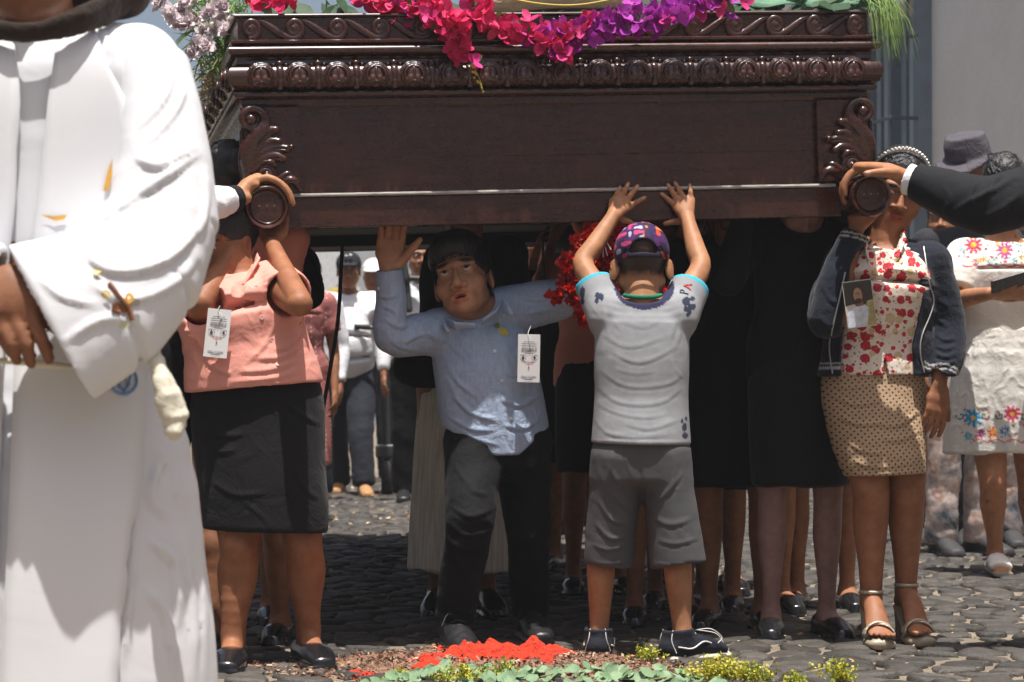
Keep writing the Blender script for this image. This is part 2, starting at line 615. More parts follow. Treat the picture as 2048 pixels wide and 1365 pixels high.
def clip(poly, a, bb):
    """keep the side of the bisector nearer to a"""
    n = bb - a; mid = (a + bb) / 2
    out = []
    s = [float(np.dot(p - mid, n)) for p in poly]
    for i in range(len(poly)):
        j = (i + 1) % len(poly)
        if s[i] <= 0: out.append(poly[i])
        if (s[i] < 0) != (s[j] < 0):
            t = s[i] / (s[i] - s[j])
            out.append(poly[i] + t * (poly[j] - poly[i]))
    return out
seeds = []
row = 0; y = 5.6
while y < 19.5:
    dy = 0.105 if y < 14 else 0.16
    dx = 0.15 if y < 14 else 0.2
    w = 0.215 * y + 0.35
    x = -w + (row % 2) * dx / 2
    while x < w:
        seeds.append((x + rng.uniform(-.06, .06), y + rng.uniform(-.042, .042)))
        x += dx
    y += dy; row += 1
seeds = np.array(seeds)
grid = {}
for i, s in enumerate(seeds): grid.setdefault((int(s[0] // .4), int(s[1] // .4)), []).append(i)
all_v, all_f, all_c, nv = [], [], [], 0
single = []
for i, s in enumerate(seeds):
    near_i = [j for a in (-1, 0, 1) for bb in (-1, 0, 1) for j in grid.get((int(s[0] // .4) + a, int(s[1] // .4) + bb), []) if j != i]
    near_i.sort(key=lambda j: (seeds[j][0] - s[0]) ** 2 + (seeds[j][1] - s[1]) ** 2)
    poly = [s + np.array(d) * .2 for d in ((-1, -1), (1, -1), (1, 1), (-1, 1))]
    for j in near_i[:12]: poly = clip(poly, s, seeds[j])
    if len(poly) < 3: continue
    poly = np.array(poly); cen = poly.mean(0)
    # round the corners: midpoints + corners pulled in
    pts = []
    for a in range(len(poly)):
        p0, p1 = poly[a], poly[(a + 1) % len(poly)]
        pts += [cen + (p0 - cen) * rng.uniform(.68, .82), cen + ((p0 + p1) / 2 - cen) * rng.uniform(.80, .90)]
    pts = np.array(pts); k = len(pts)
    hgt = rng.uniform(.006, .017); tilt = rng.uniform(-.09, .09, 2)
    g = rng.uniform(.022, .060); colr = np.array([g * 1.18, g * 1.02, g * .84])
    V = []
    for f, z in (((1.0, -.012), (.97, .30 * hgt), (.86, .85 * hgt), (.5, hgt)) if s[1] < 9.5 else ((1.0, -.012), (.93, .75 * hgt))):
        q = cen + (pts - cen) * f * (1 + rng.uniform(-.03, .03, (k, 1)))
        V.append(np.column_stack([q, z + ((q - cen) @ tilt) * (z > 0) + rng.uniform(-.0025, .0025, k) * (z > 0)]))
    V.append(np.array([[cen[0], cen[1], hgt * 1.03]]))
    V = np.vstack(V)
    F_ = []
    nr = 3 if s[1] < 9.5 else 1
    for r_ in range(nr):
        for a in range(k):
            F_.append((r_ * k + a, r_ * k + (a + 1) % k, (r_ + 1) * k + (a + 1) % k, (r_ + 1) * k + a))
    for a in range(0, k): F_.append((nr * k + a, nr * k + (a + 1) % k, (nr + 1) * k, (nr + 1) * k))
    infr = s[1] > 6.15 and abs(s[0]) < .2045 * s[1] + .05
    single.append((0 if infr else 1, s[1], V, F_, colr))
single.sort(key=lambda t: (t[0], t[1]))
def quads(F_): return np.array(F_, np.int32)
for n_, (o_, y_, V, F_, colr) in enumerate(single):
    if n_ < 300:
        c0 = V.mean(0)
        me = bpy.data.meshes.new("cobblestone")
        me.from_pydata([tuple(p) for p in V - c0], [], [tuple(f) if f[2] != f[3] else tuple(f[:3]) for f in F_])
        me.polygons.foreach_set("use_smooth", np.ones(len(me.polygons), bool))
        a = me.attributes.new("Col", 'FLOAT_COLOR', 'POINT')
        a.data.foreach_set("color", np.tile([*colr, 1], (len(V), 1)).astype(np.float32).ravel())
        me.materials.append(M_COB)
        o = bpy.data.objects.new("cobblestone", me); COL.objects.link(o); o.parent = ground; o.location = c0
    else:
        all_v.append(V); all_c.append(np.tile(colr, (len(V), 1)))
        for f in F_: all_f.append([q + nv for q in f])
        nv += len(V)
fq = [f for f in all_f if f[2] != f[3]]; ft = [f[:3] for f in all_f if f[2] == f[3]]
VV = np.vstack(all_v); CC = np.vstack(all_c)
me = bpy.data.meshes.new("cobblestones_beyond")
me.from_pydata(VV.tolist(), [], fq + ft)
me.polygons.foreach_set("use_smooth", np.ones(len(me.polygons), bool))
a = me.attributes.new("Col", 'FLOAT_COLOR', 'POINT')
a.data.foreach_set("color", np.column_stack([CC, np.ones(len(CC))]).astype(np.float32).ravel())
me.materials.append(M_COB)
o = bpy.data.objects.new("cobblestones_beyond", me); COL.objects.link(o); o.parent = ground
tag(o, None, None, None, "stuff")

# --- building walls
def wall_mat(name, ca, cb, scale=1.5):
    m, nt, b = newmat(name)
    co = objco(nt)
    c = ramp(nt, noise(nt, scale, 6, 0.65, co), [(0.3, ca), (0.7, cb)])
    c = mixc(nt, 1.0, c, ramp(nt, noise(nt, 40, 4, 0.7, co), [(0.3, 0.92), (0.7, 1.05)]), 'MULTIPLY')
    st = noise(nt, 1.6, 5, 0.6, vmath(nt, 'MULTIPLY', co, (1, 1, .5)))
    c = mixc(nt, 1.0, c, ramp(nt, st, [(0.3, 0.93), (0.6, 1.0)]), 'MULTIPLY')
    L(nt, c, b.inputs["Base Color"]); b.inputs["Roughness"].default_value = 0.9
    bump(nt, b, noise(nt, 60, 4, 0.7, co), 0.25, 0.02)
    return m
M_WALL = wall_mat("limewashed_wall", (0.68, 0.635, 0.565), (0.76, 0.715, 0.645))
M_WALL2 = wall_mat("pale_plaster", (0.36, 0.40, 0.42), (0.50, 0.53, 0.54))
M_WOODBLUE = plain("window_paint", (0.155, 0.195, 0.225), 0.6, vary=.15, nscale=6, bumpk=.1)
M_IRON = plain("iron_bar", (0.055, 0.075, 0.09), 0.55, metal=.3, vary=.2)
M_GLASSY = plain("window_board", (0.30, 0.36, 0.40), 0.35, vary=.15, nscale=4)

def street_box(name, s0, s1, w0, w1, z0, z1, mat, parent, org):
    """box in street axes: s along the street, w across, relative to org"""
    V = []
    for s_ in (s0, s1):
        for w_ in (w0, w1):
            for z_ in (z0, z1):
                V.append(DV * s_ + UV * w_ + V3(0, 0, z_))
    F_ = [(0, 1, 3, 2), (4, 6, 7, 5), (0, 4, 5, 1), (2, 3, 7, 6), (0, 2, 6, 4), (1, 5, 7, 3)]
    return mesh_poly(name, V, F_, mat, parent)
def bar(name, a, bb, r, mat, parent, sides=8):
    a, bb = np.asarray(a, float), np.asarray(bb, float)
    d = unit(bb - a); e = unit(np.cross(d, V3(.3, .7, .2))); f = np.cross(d, e)
    V, F_ = [], []
    for p_ in (a, bb):
        for i in range(sides):
            t = 2 * math.pi * i / sides
            V.append(p_ + r * (math.cos(t) * e + math.sin(t) * f))
    for i in range(sides): F_.append((i, (i + 1) % sides, sides + (i + 1) % sides, sides + i))
    F_.append(tuple(range(sides))[::-1]); F_.append(tuple(range(sides, 2 * sides)))
    return mesh_poly(name, V, F_, mat, parent, smooth=False)

ORG = V3(3.02, 18.0, 0)      # where the near end of the window cage meets the facade
house = empty("house", ORG, "white limewashed house with a tall iron-barred window beside the street", "house")
street_box("wall", -42, 0.02, 0, .5, 0, 5.2, M_WALL, house, ORG)
street_box("wall", 2.3, 16, 0, .5, 0, 5.2, M_WALL, house, ORG)
street_box("wall", 0.02, 2.3, 0, .5, 0, 0.75, M_WALL, house, ORG)
street_box("wall", 0.02, 2.3, 0, .5, 3.6, 5.2, M_WALL, house, ORG)
street_box("eave", -42, 16, -.3, .6, 5.2, 5.4, plain("roof_tile", (.23, .1, .06), .85, vary=.3), house, ORG)
win = street_box("window", 0.02, 2.3, .28, .33, .75, 3.6, M_GLASSY, house, ORG)
for s_ in (0.06, 0.8, 1.52, 2.2): street_box("window_frame", s_ - .04, s_ + .05, .2, .28, .75, 3.6, M_WOODBLUE, win, ORG)
street_box("window_frame", .02, 2.3, .21, .275, 2.3, 2.4, M_WOODBLUE, win, ORG)
# timber post standing proud at the edge of the opening and the projecting cage
street_box("window_post", -.02, .10, -.10, .0, .3, 3.9, M_WOODBLUE, house, ORG)
cage = empty("window_grille", ORG, "projecting iron grille in front of the tall window of the white house", "grille")
for w_ in (-.06, -.17, -.30): bar("bar", DV * .02 + UV * w_ + V3(0, 0, .5), DV * .02 + UV * w_ + V3(0, 0, 3.7), .012, M_IRON, cage)
for s_ in np.arange(.2, 2.3, .17): bar("bar", DV * s_ + UV * -.30 + V3(0, 0, .5), DV * s_ + UV * -.30 + V3(0, 0, 3.7), .012, M_IRON, cage)
for z_ in (.5, 1.0, 1.6, 2.07, 2.67, 3.26, 3.7):
    bar("rail", DV * .01 + UV * .03 + V3(0, 0, z_), DV * .01 + UV * -.312 + V3(0, 0, z_), .014, M_IRON, cage)
    bar("rail", DV * .0 + UV * -.312 + V3(0, 0, z_), DV * 2.2 + UV * -.312 + V3(0, 0, z_), .014, M_IRON, cage)

ORG2 = V3(-5.3, 16.0, 0)
h2 = empty("house", ORG2, "long pale blue-grey house along the far side of the street behind the litter", "house")
street_box("wall", -42, 30, -.5, 0, 0, 5.0, M_WALL2, h2, ORG2)
for s_ in (6, 11, 17, 23):
    w_ = street_box("window", s_, s_ + 1.3, .0, .03, 1.0, 3.0, M_WOODBLUE, h2, ORG2)
    street_box("window_sill", s_ - .1, s_ + 1.4, .0, .12, .9, 1.0, M_WALL, w_, ORG2)
ORG3 = V3(-7.5, 46, 0)
h3 = empty("house", ORG3, "grey house closing the end of the street far behind the crowd", "house")
street_box("wall", 0, 6, -9, 14, 0, 6, wall_mat("grey_plaster", (.33, .34, .33), (.42, .43, .42)), h3, ORG3)
for w_ in np.arange(-7, 13, 2.6):
    dd = street_box("door", -.06, 0, w_, w_ + 1.2, .05, 2.5, M_WOODBLUE, h3, ORG3)
    street_box("door_frame", -.1, -.06, w_ - .12, w_, 0, 2.6, M_WALL, dd, ORG3)
    street_box("door_frame", -.1, -.06, w_ + 1.2, w_ + 1.32, 0, 2.6, M_WALL, dd, ORG3)

ORG4 = V3(3.5, -16, 0)  # unseen house added behind the camera to cut sky light under the litter
h4 = empty("house", ORG4, "plain white house closing the street behind the photographer", "house")
street_box("wall", -6, 0, -9, 9, 0, 6.0, M_WALL, h4, ORG4)
street_box("door", 0, .06, -1.2, .6, .05, 2.6, M_WOODBLUE, h4, ORG4)
# ================================================================== THE LITTER
LO = V3(0.148, 6.965, 1.193)
LROT = (0, -R(1.86), R(10))
LM = Matrix.Translation(LO) @ Matrix.Rotation(R(10), 4, 'Z') @ Matrix.Rotation(-R(1.86), 4, 'Y')
LMI = LM.inverted()
def toL(p): return np.array(LMI @ Vector(p))
def toW(p): return np.array(LM @ Vector(p))

m, nt, b = newmat("carved_wood")
co = objco(nt)
gr = noise(nt, 5, 6, 0.65, vmath(nt, 'MULTIPLY', co, (1.2, 1.2, 14)), 0.6)
bl = noise(nt, 4, 4, 0.6, co)
c = ramp(nt, gr, [(0.3, (0.025, 0.0082, 0.0056)), (0.5, (0.044, 0.0130, 0.0080)), (0.72, (0.068, 0.0210, 0.0120))])
c = mixc(nt, 1.0, c, ramp(nt, bl, [(0.3, 0.75), (0.7, 1.2)]), 'MULTIPLY')
dust = ramp(nt, noise(nt, 130, 3, .7, co), [(0.74, 0.0), (0.84, 0.12)])
c = mixc(nt, dust, c, (0.16, 0.13, 0.11))
L(nt, c, b.inputs["Base Color"])
L(nt, ramp(nt, noise(nt, 25, 4, .7, co), [(0.3, 0.20), (0.7, 0.33)]), b.inputs["Roughness"])
b.inputs["Specular IOR Level"].default_value = 0.55
b.inputs["Coat Weight"].default_value = 0.25
b.inputs["Coat Roughness"].default_value = 0.12
bump(nt, b, gr, 0.03, 0.002)
M_WOOD = m
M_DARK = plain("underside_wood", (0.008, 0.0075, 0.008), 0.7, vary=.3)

litter = empty("processional_litter", LO, "huge dark carved wooden processional litter with scrolled corners carried on beams", "litter", rot=LROT)
HW, LEN = 0.885, 5.1
def ring(name, prof, mat=M_WOOD, hw=HW, front=0.0, back=LEN, smooth=False):
    """closed (out, z) profile swept round the four sides, mitred"""
    V, F_ = [], []
    for sx, sy in ((-1, 0), (1, 0), (1, 1), (-1, 1)):
        for o_, z_ in prof:
            V.append((sx * (hw + o_), (front - o_) if sy == 0 else (back + o_), z_))
    n = len(prof)
    for c_ in range(4):
        d_ = (c_ + 1) % 4
        for i in range(n):
            j = (i + 1) % n
            F_.append((c_ * n + i, d_ * n + i, d_ * n + j, c_ * n + j))
    o = mesh_poly(name, V, F_, mat, litter)
    if smooth:
        me = o.data
        me.polygons.foreach_set("use_smooth", np.ones(len(me.polygons), bool))
        md = o.modifiers.new("edge", 'EDGE_SPLIT'); md.split_angle = R(35)
    return o
def arcp(o0, zc, ro, rz, a0, a1, n=9):
    return [(o0 + ro * math.cos(R(lerp(a0, a1, i / (n - 1)))), zc + rz * math.sin(R(lerp(a0, a1, i / (n - 1))))) for i in range(n)]
# panel walls
ring("panel", [(-.03, .19), (-.012, .19), (-.012, .345), (-.03, .345)])
ring("fillet_moulding", [(-.02, .333), (.0, .333), (.004, .340), (.004, .352), (-.02, .352)])
ring("bead_moulding", [(-.02, .353)] + arcp(.008, .365, .018, .0115, -90, 90) + [(-.02, .377)], smooth=True)
ring("egg_moulding", [(-.02, .378)] + arcp(.008, .412, .034, .034, -85, 85, 13) + [(-.02, .447)], smooth=True)
ring("cove_moulding", [(-.02, .448), (.014, .448), (.012, .458), (.016, .466), (-.02, .466)])
ring("half_round_moulding", [(-.02, .467)] + arcp(.012, .483, .026, .0155, -90, 90, 11) + [(-.02, .499)], smooth=True)
ring("fillet_moulding", [(-.02, .500), (.024, .500), (.030, .504), (.030, .510), (.022, .514), (-.02, .514)])
ring("frieze", [(-.03, .515), (.008, .515), (.008, .574), (-.03, .574)])
ring("top_moulding", [(-.03, .575)] + arcp(.010, .5805, .009, .0055, -90, 90, 7) + [(-.03, .586)], smooth=True)
def lbox(name, x0, x1, y0, y1, z0, z1, mat=M_WOOD, parent=None, bev=0.0):
    V = [(x, y, z) for x in (x0, x1) for y in (y0, y1) for z in (z0, z1)]
    F_ = [(0, 1, 3, 2), (4, 6, 7, 5), (0, 4, 5, 1), (2, 3, 7, 6), (0, 2, 6, 4), (1, 5, 7, 3)]
    o = mesh_poly(name, V, F_, mat, parent or litter)
    if bev:
        md = o.modifiers.new("bevel", 'BEVEL'); md.width = bev; md.segments = 2
    return o
lbox("front_board", -.772, .800, -.004, .03, 0, .083, bev=.003)
lbox("panel", -.872, .872, .012, .030, .07, .189)
lbox("side_skirt", -.873, -.855, .031, LEN - .3, .10, .189)
lbox("side_skirt", .855, .873, .031, LEN - .3, .10, .189)
m, nt, b = newmat("clear_tape")
b.inputs["Base Color"].default_value = (.52, .49, .46, 1); b.inputs["Roughness"].default_value = .28
co = objco(nt)
L(nt, ramp(nt, noise(nt, 30, 4, .7, vmath(nt, 'MULTIPLY', co, (1, 1, 12))), [(0.3, (.16, .145, .13)), (0.7, (.55, .52, .48))]), b.inputs["Base Color"])
M_TAPE = m
lbox("edge_strip", -.760, .785, -.012, .012, .0835, .0935, M_TAPE, bev=.004)
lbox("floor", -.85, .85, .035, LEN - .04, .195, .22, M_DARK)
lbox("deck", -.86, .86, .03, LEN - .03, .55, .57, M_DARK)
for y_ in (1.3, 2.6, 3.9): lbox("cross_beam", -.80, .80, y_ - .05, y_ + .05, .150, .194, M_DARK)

# carrying beams with turned ends
def lathe(name, prof, n, mat, parent, axis_y=True, org=(0, 0, 0)):
    V, F_ = [], []
    for r_, y_ in prof:
        for i in range(n):
            t = 2 * math.pi * i / n
            V.append((org[0] + r_ * math.cos(t), org[1] + y_, org[2] + r_ * math.sin(t)))
    for k in range(len(prof) - 1):
        for i in range(n):
            F_.append((k * n + i, k * n + (i + 1) % n, (k + 1) * n + (i + 1) % n, (k + 1) * n + i))
    F_.append(tuple(range(n))); F_.append(tuple(range((len(prof) - 1) * n, len(prof) * n))[::-1])
    o = mesh_poly(name, V, F_, mat, parent, smooth=True)
    md = o.modifiers.new("edge", 'EDGE_SPLIT'); md.split_angle = R(40)
    return o
for sx in (-1, 1):
    cx, cz = sx * .84, .048
    bm_ = lathe("carrying_beam", [(.050, -.10), (.052, .0), (.052, LEN + .15), (.045, LEN + .16)], 28, M_WOOD, litter, org=(cx, 0, cz))
    e_ = lathe("beam_end", [(.041, -.150), (.043, -.152), (.045, -.149), (.047, -.150), (.050, -.156), (.055, -.158), (.0585, -.155), (.060, -.146), (.060, -.128), (.056, -.122), (.054, -.115), (.056, -.108), (.052, -.09)], 36, M_WOOD, bm_, org=(cx, 0, cz))
    for k in (-1, 0, 1):
        lathe("nail", [(.0022, -.1535), (.0022, -.149)], 8, plain("nail_steel", (.35, .33, .3), .4, metal=.8), bm_, org=(cx + k * .02, 0, cz + .004))

# running wave scroll of the frieze
def share(name, shape, h, mat, disp=None):
    v, q = shape.mesh(h)
    if disp is not None:
        n_ = vnormals(v, q); v = v + n_ * disp(v, n_)[:, None]
    TRI[0] += 2 * len(q)
    o = mesh_np(name, v, q, mat, None, None, True)
    me = o.data
    bpy.data.objects.remove(o)
    return me
def put(me, name, parent, loc, scale=(1, 1, 1), rot=(0, 0, 0)):
    o = bpy.data.objects.new(name, me); COL.objects.link(o)
    o.parent = parent; o.location = loc; o.scale = scale; o.rotation_euler = rot
    return o
S = Shape()
pts = [(.020, 0, .0195), (.035, 0, .0165), (.058, 0, .002), (.082, 0, -.014), (.100, 0, -.0225)]
for i in range(14):
    a_ = R(-95 + i * 40); rr = lerp(.0255, .009, i / 13)
    pts.append((.118 + rr * math.cos(a_), -.002 - .003 * i / 13, rr * math.sin(a_)))
rad = [.005, .008, .0105, .011, .0105] + [lerp(.0092, .0055, i / 13) for i in range(14)]
S.chain(pts, [(r_, r_) for r_ in rad], k=.002, smooth=2)
S.ell((.118, -.004, 0), (.0105, .0085, .0105), k=.002)
me_wave = share("wave_scroll", S, .0018, M_WOOD)
S = Shape()
S.chain(pts[5:], rad[5:], k=.002, smooth=2)
S.ell((.118, -.004, 0), (.0105, .0085, .0105), k=.002)
me_coil = share("wave_scroll", S, .0018, M_WOOD)
for i in range(7):
    for sx in (-1, 1):
        put(me_coil if i == 0 else me_wave, "wave_scroll", litter, (sx * (-.976 + .118 * i), -.010, .5445), (sx, .9, 1.08))
S = Shape()
S.ell((0, 0, 0), (.03, .008, .024), k=.002)
for a_ in (-60, -30, 0, 30, 60):
    S.seg((0, -.004, -.016), (.034 * math.sin(R(a_)), -.006, -.016 + .04 * math.cos(R(a_))), .004, .006, k=.002)
put(share("palmette", S, .002, M_WOOD), "palmette", litter, (0, -.010, .5445))

# egg-and-leaf moulding
S = Shape()
S.ell((0, 0, -.002), (.031, .020, .032), k=.002)
for sgn in (-1, 1):
    for rr, yy in ((.0375, .004), (.0325, -.003), (.026, -.012)):
        S.chain([(sgn * rr * math.sin(R(t)) * (1 if t < 100 else .95), yy - .006 * math.sin(R(t)), -.002 + rr * 1.02 * math.cos(R(t))) for t in (2, 30, 60, 90, 118, 140)], [.0028, .0034, .0036, .0036, .003, .002], k=.0015, smooth=2)
    S.ell((sgn * .009, -.0165, -.012), (.0105, .006, .013), k=.002)
S.chain([(0, .0, .032), (0, -.016, .018), (0, -.021, .0), (0, -.019, -.012)], [.0022, .0026, .0024, .0015], k=.001)
S.ell((0, -.022, -.019), .0042, k=.001)
S.seg((.0, -.022, -.013), (.0, -.022, -.030), .0016, .001, k=.0, op='sub')
me_egg = share("leaf_egg", S, .0018, M_WOOD)
S = Shape()
S.chain([(0, .012, .030), (0, -.004, .018), (0, -.008, .002), (0, -.008, -.006)], [(.0115, .006), (.0105, .006), (.009, .005), (.007, .003)], k=.002, ax=(1, 0, 0))
S.ell((0, .006, .036), (.0115, .010, .0085), k=.002)
for sgn in (-1, 1): S.ell((sgn * .017, .006, .030), (.005, .007, .008), k=.002)
S.chain([(0, -.004, -.032), (0, -.008, -.020), (0, -.010, -.002)], [(.0085, .006), (.007, .005), (.001, .001)], k=.0015, ax=(1, 0, 0))
me_dart = share("dart", S, .0018, M_WOOD)
for i in range(17):
    put(me_egg, "leaf_egg", litter, (-.836 + i * .1045, -.036, .412))
    if i < 16: put(me_dart, "dart", litter, (-.836 + (i + .5) * .1045, -.032, .412))
for sx in (-1, 1):
    for i in range(24): put(me_egg, "leaf_egg", litter, (sx * .921, .05 + i * .1045 * 2, .412), rot=(0, 0, sx * R(90)))

# acanthus scrolls on the front corners
def SC(zx, zy, y=-.02): return V3((zx - 375) * .0003007, y, .335 - .072 - (zy - 110) * .0003007 + .06)
S = Shape()
S.chain([SC(430, 845, -.012), SC(425, 700, -.016), SC(440, 560, -.020), SC(500, 440, -.024), SC(570, 340, -.026), SC(612, 260, -.024), SC(590, 185, -.024), SC(530, 145, -.024), SC(460, 148, -.026), SC(410, 190, -.028), SC(398, 250, -.028), SC(425, 300, -.028), SC(480, 318, -.026), SC(530, 285, -.024)],
        [(.014, .010), (.019, .012), (.026, .014), (.026, .014), (.021, .013), (.015, .012), (.012, .012), (.011, .012), (.011, .011), (.010, .010), (.009, .010), (.008, .009), (.007, .008), (.005, .006)], k=.003, ax=(1, 0, 0), smooth=3)
S.ell(SC(480, 240, -.026), (.0165, .016, .0165), k=.001)
S.chain([SC(395, 860, -.008), SC(392, 600, -.008), SC(395, 340, -.010)], [(.006, .010)] * 3, k=.002, ax=(1, 0, 0))
for pts_, r_ in (([(520, 480), (590, 400), (650, 345), (700, 335)], .0115), ([(490, 560), (580, 480), (660, 440), (728, 440)], .0105),
                 ([(480, 640), (560, 550), (680, 500), (790, 510), (838, 495)], .0105), ([(490, 700), (570, 600), (680, 570), (765, 600)], .0115)):
    S.chain([SC(x_, y_, -.018 - .012 * (i / len(pts_))) for i, (x_, y_) in enumerate(pts_)], [(r_ * (.75 + .5 * math.sin(math.pi * (i + .6) / len(pts_))), .011) for i in range(len(pts_))], k=.0025, ax=(0, 0, 1), smooth=2)
S.ell(SC(832, 498, -.034), (.0085, .009, .0085), k=.001)
pts_ = []
for i in range(14):
    a_ = R(150 - i * 45); rr = lerp(88, 34, i / 13)
    pts_.append(SC(605 + rr * math.cos(a_), 745 - rr * math.sin(a_), -.016 - .014 * i / 13))
S.chain([SC(450, 600, -.014), SC(470, 680, -.014)] + pts_[1:], [.010, .010] + [lerp(.0085, .006, i / 12) for i in range(13)], k=.002, smooth=2)
S.ell(SC(605, 745, -.030), (.0085, .010, .0085), k=.001)
S.chain([SC(520, 650, -.02), SC(590, 620, -.026), SC(650, 630, -.028), SC(690, 665, -.026)], [.006, .0085, .009, .006], k=.002)
S.chain([SC(430, 790, -.01), SC(500, 850, -.012), SC(600, 880, -.014)], [.012, .012, .010], k=.003)
S.chain([SC(690, 850, -.016), SC(730, 780, -.022), SC(790, 740, -.024), SC(835, 745, -.022)], [.007, .011, .011, .006], k=.002)
S.chain([SC(690, 870, -.014), SC(770, 800, -.022), SC(850, 800, -.024), SC(895, 860, -.020)], [.008, .012, .012, .008], k=.002)
# veins cut along the stem and leaves
for dx_ in (-22, 0, 22):
    S.chain([SC(420 + dx_ * .4, 800, -.030), SC(440 + dx_ * .8, 560, -.036), SC(505 + dx_, 440, -.041), SC(570 + dx_, 350, -.042)], [.0016, .002, .002, .0012], k=.001, smooth=2, op='sub')
for pts_ in ([(530, 470), (600, 395), (680, 342)], [(510, 560), (590, 485), (710, 445)], [(500, 640), (570, 560), (690, 508), (790, 514)], [(520, 690), (580, 610), (740, 590)], [(735, 790), (790, 750), (825, 750)]):
    S.chain([SC(x_, y_, -.0325) for x_, y_ in pts_], [.0015] * len(pts_), k=.001, smooth=2, op='sub')
me_sc = share("corner_scroll", S, .0026, M_WOOD)
put(me_sc, "corner_scroll", litter, (-.897, 0, .012))
put(me_sc, "corner_scroll", litter, (.897, 0, .012), (-1, 1, 1))
lbox("corner_block", -.893, -.735, -.011, .0, .10, .33)
lbox("corner_block", .735, .893, -.011, .0, .10, .33)
# ================================================================== PEOPLE TOOLKIT
def rotz(a):
    c, s = math.cos(a), math.sin(a)
    return np.array([[c, -s, 0], [s, c, 0], [0, 0, 1.0]])
def rotx(a):
    c, s = math.cos(a), math.sin(a)
    return np.array([[1.0, 0, 0], [0, c, -s], [0, s, c]])
def roty(a):
    c, s = math.cos(a), math.sin(a)
    return np.array([[c, 0, s], [0, 1.0, 0], [-s, 0, c]])

def head(S, J, c, Rm, s=1.0, detail=1, mouth=0.0, cheek=1.0, face=True, long=1.0, jaw=1.0):
    """head in its own frame (x to the right, face towards -y, z up); returns paint layers"""
    c = np.asarray(c, float)
    T = lambda x, y, z: c + Rm @ (np.array([x, y, z]) * s)
    def E(x, y, z, rx, ry, rz, k=.012, op='add', rot=None):
        S.ell(T(x, y, z), (rx * s, ry * s, rz * s), Rm if rot is None else Rm @ rot, k * s, op)
    E(0, .012, .035, .073, .093, .080, k=.01)
    E(0, -.022, -.030, .061, .066, .078, k=.03)
    E(0, -.044, -.078, .040, .040, .030, k=.03)
    for q in (-1, 1):
        S.seg(T(q * .047 * jaw, 0, -.055), T(q * .022 * jaw, -.058, -.090), .021 * s, .019 * s, .02 * s)
        E(q * .036 * cheek, -.058, -.036, .026 * cheek, .024, .026, k=.02)
        if detail: E(q * .0755, .012, -.012, .008, .018, .031, k=.006, rot=rotz(q * .35) @ rotx(-.15))
        if detail: E(q * .0835, .004, -.008, .004, .011, .020, k=.004, op='sub', rot=rotz(q * .35))
    L_ = []
    if face:
        S.chain([T(-.042, -.074, .020), T(0, -.084, .017), T(.042, -.074, .020)], [.012 * s] * 3, .014 * s)
        nl, md = long, (long - 1) * .035
        S.chain([T(0, -.086, .010), T(0, -.096, -.012 * nl), T(0, -.105, -.030 * nl)], [.0075 * s, .0088 * s, .0105 * s], .007 * s)
        E(0, -.105, -.034 * nl, .0135, .0120, .0105, k=.005)
        for q in (-1, 1):
            E(q * .0165, -.092, -.036 * nl, .0092, .0095, .0085, k=.005)
            E(q * .0065, -.108, -.0435 * nl, .0035, .0060, .0030, k=.003, op='sub')
            E(q * .031, -.092, .000, .021, .011, .0125, k=.014, op='sub')
            E(q * .031, -.0755, .000, .0165, .0145, .0140, k=.004)
            E(q * .031, -.0930, -.0005, .0165, .0115, .0072, k=.002, op='sub')
        E(0, -.076, -.066 - md, .030, .018, .020, k=.016)
        dz = .010 * mouth
        S.chain([T(-.0265, -.081, -.0640 - md), T(-.009, -.0955, -.0590 - md), T(0, -.0955, -.0602 - md), T(.009, -.0955, -.0590 - md), T(.0265, -.081, -.0640 - md)], [.0035 * s, .0055 * s, .0052 * s, .0055 * s, .0035 * s], .004 * s, smooth=2)
        S.chain([T(-.023, -.083, -.0670 - md - dz * .6), T(0, -.0940, -.0735 - md - dz), T(.023, -.083, -.0670 - md - dz * .6)], [.004 * s, .0072 * s, .004 * s], .004 * s, smooth=3)
        S.ell(T(0, -.0985, -.0655 - md - dz * .5), (.0225 * s, .016 * s, (.0012 + .0050 * mouth) * s), Rm, .002 * s, 'sub')
        E(0, -.074, -.098 - dz, .0190, .0170, .0150, k=.016)
        lip = (0.30, 0.085, 0.065)
        L_ = [('lip', near(T(0, -.094, -.0600 - md), np.array([.027, .02, .0062]) * s, .35, Rm)),
              ('lip', near(T(0, -.092, -.0725 - md - dz), np.array([.024, .02, .0075]) * s, .35, Rm)),
              ('dark', near(T(0, -.080, -.0655 - md - dz * .5), np.array([.019, .010, .004 + .006 * mouth]) * s, .3, Rm))]
        for q in (-1, 1):
            L_.append(('brow', near(T(q * .033, -.084, .0215), np.array([.023, .02, .0058]) * s, .6, Rm @ roty(q * .12))))
            L_.append(('lash', near(T(q * .031, -.088, .0058), np.array([.0165, .012, .0016]) * s, .8, Rm @ roty(q * .02))))
    return L_
EYE_ME = {}
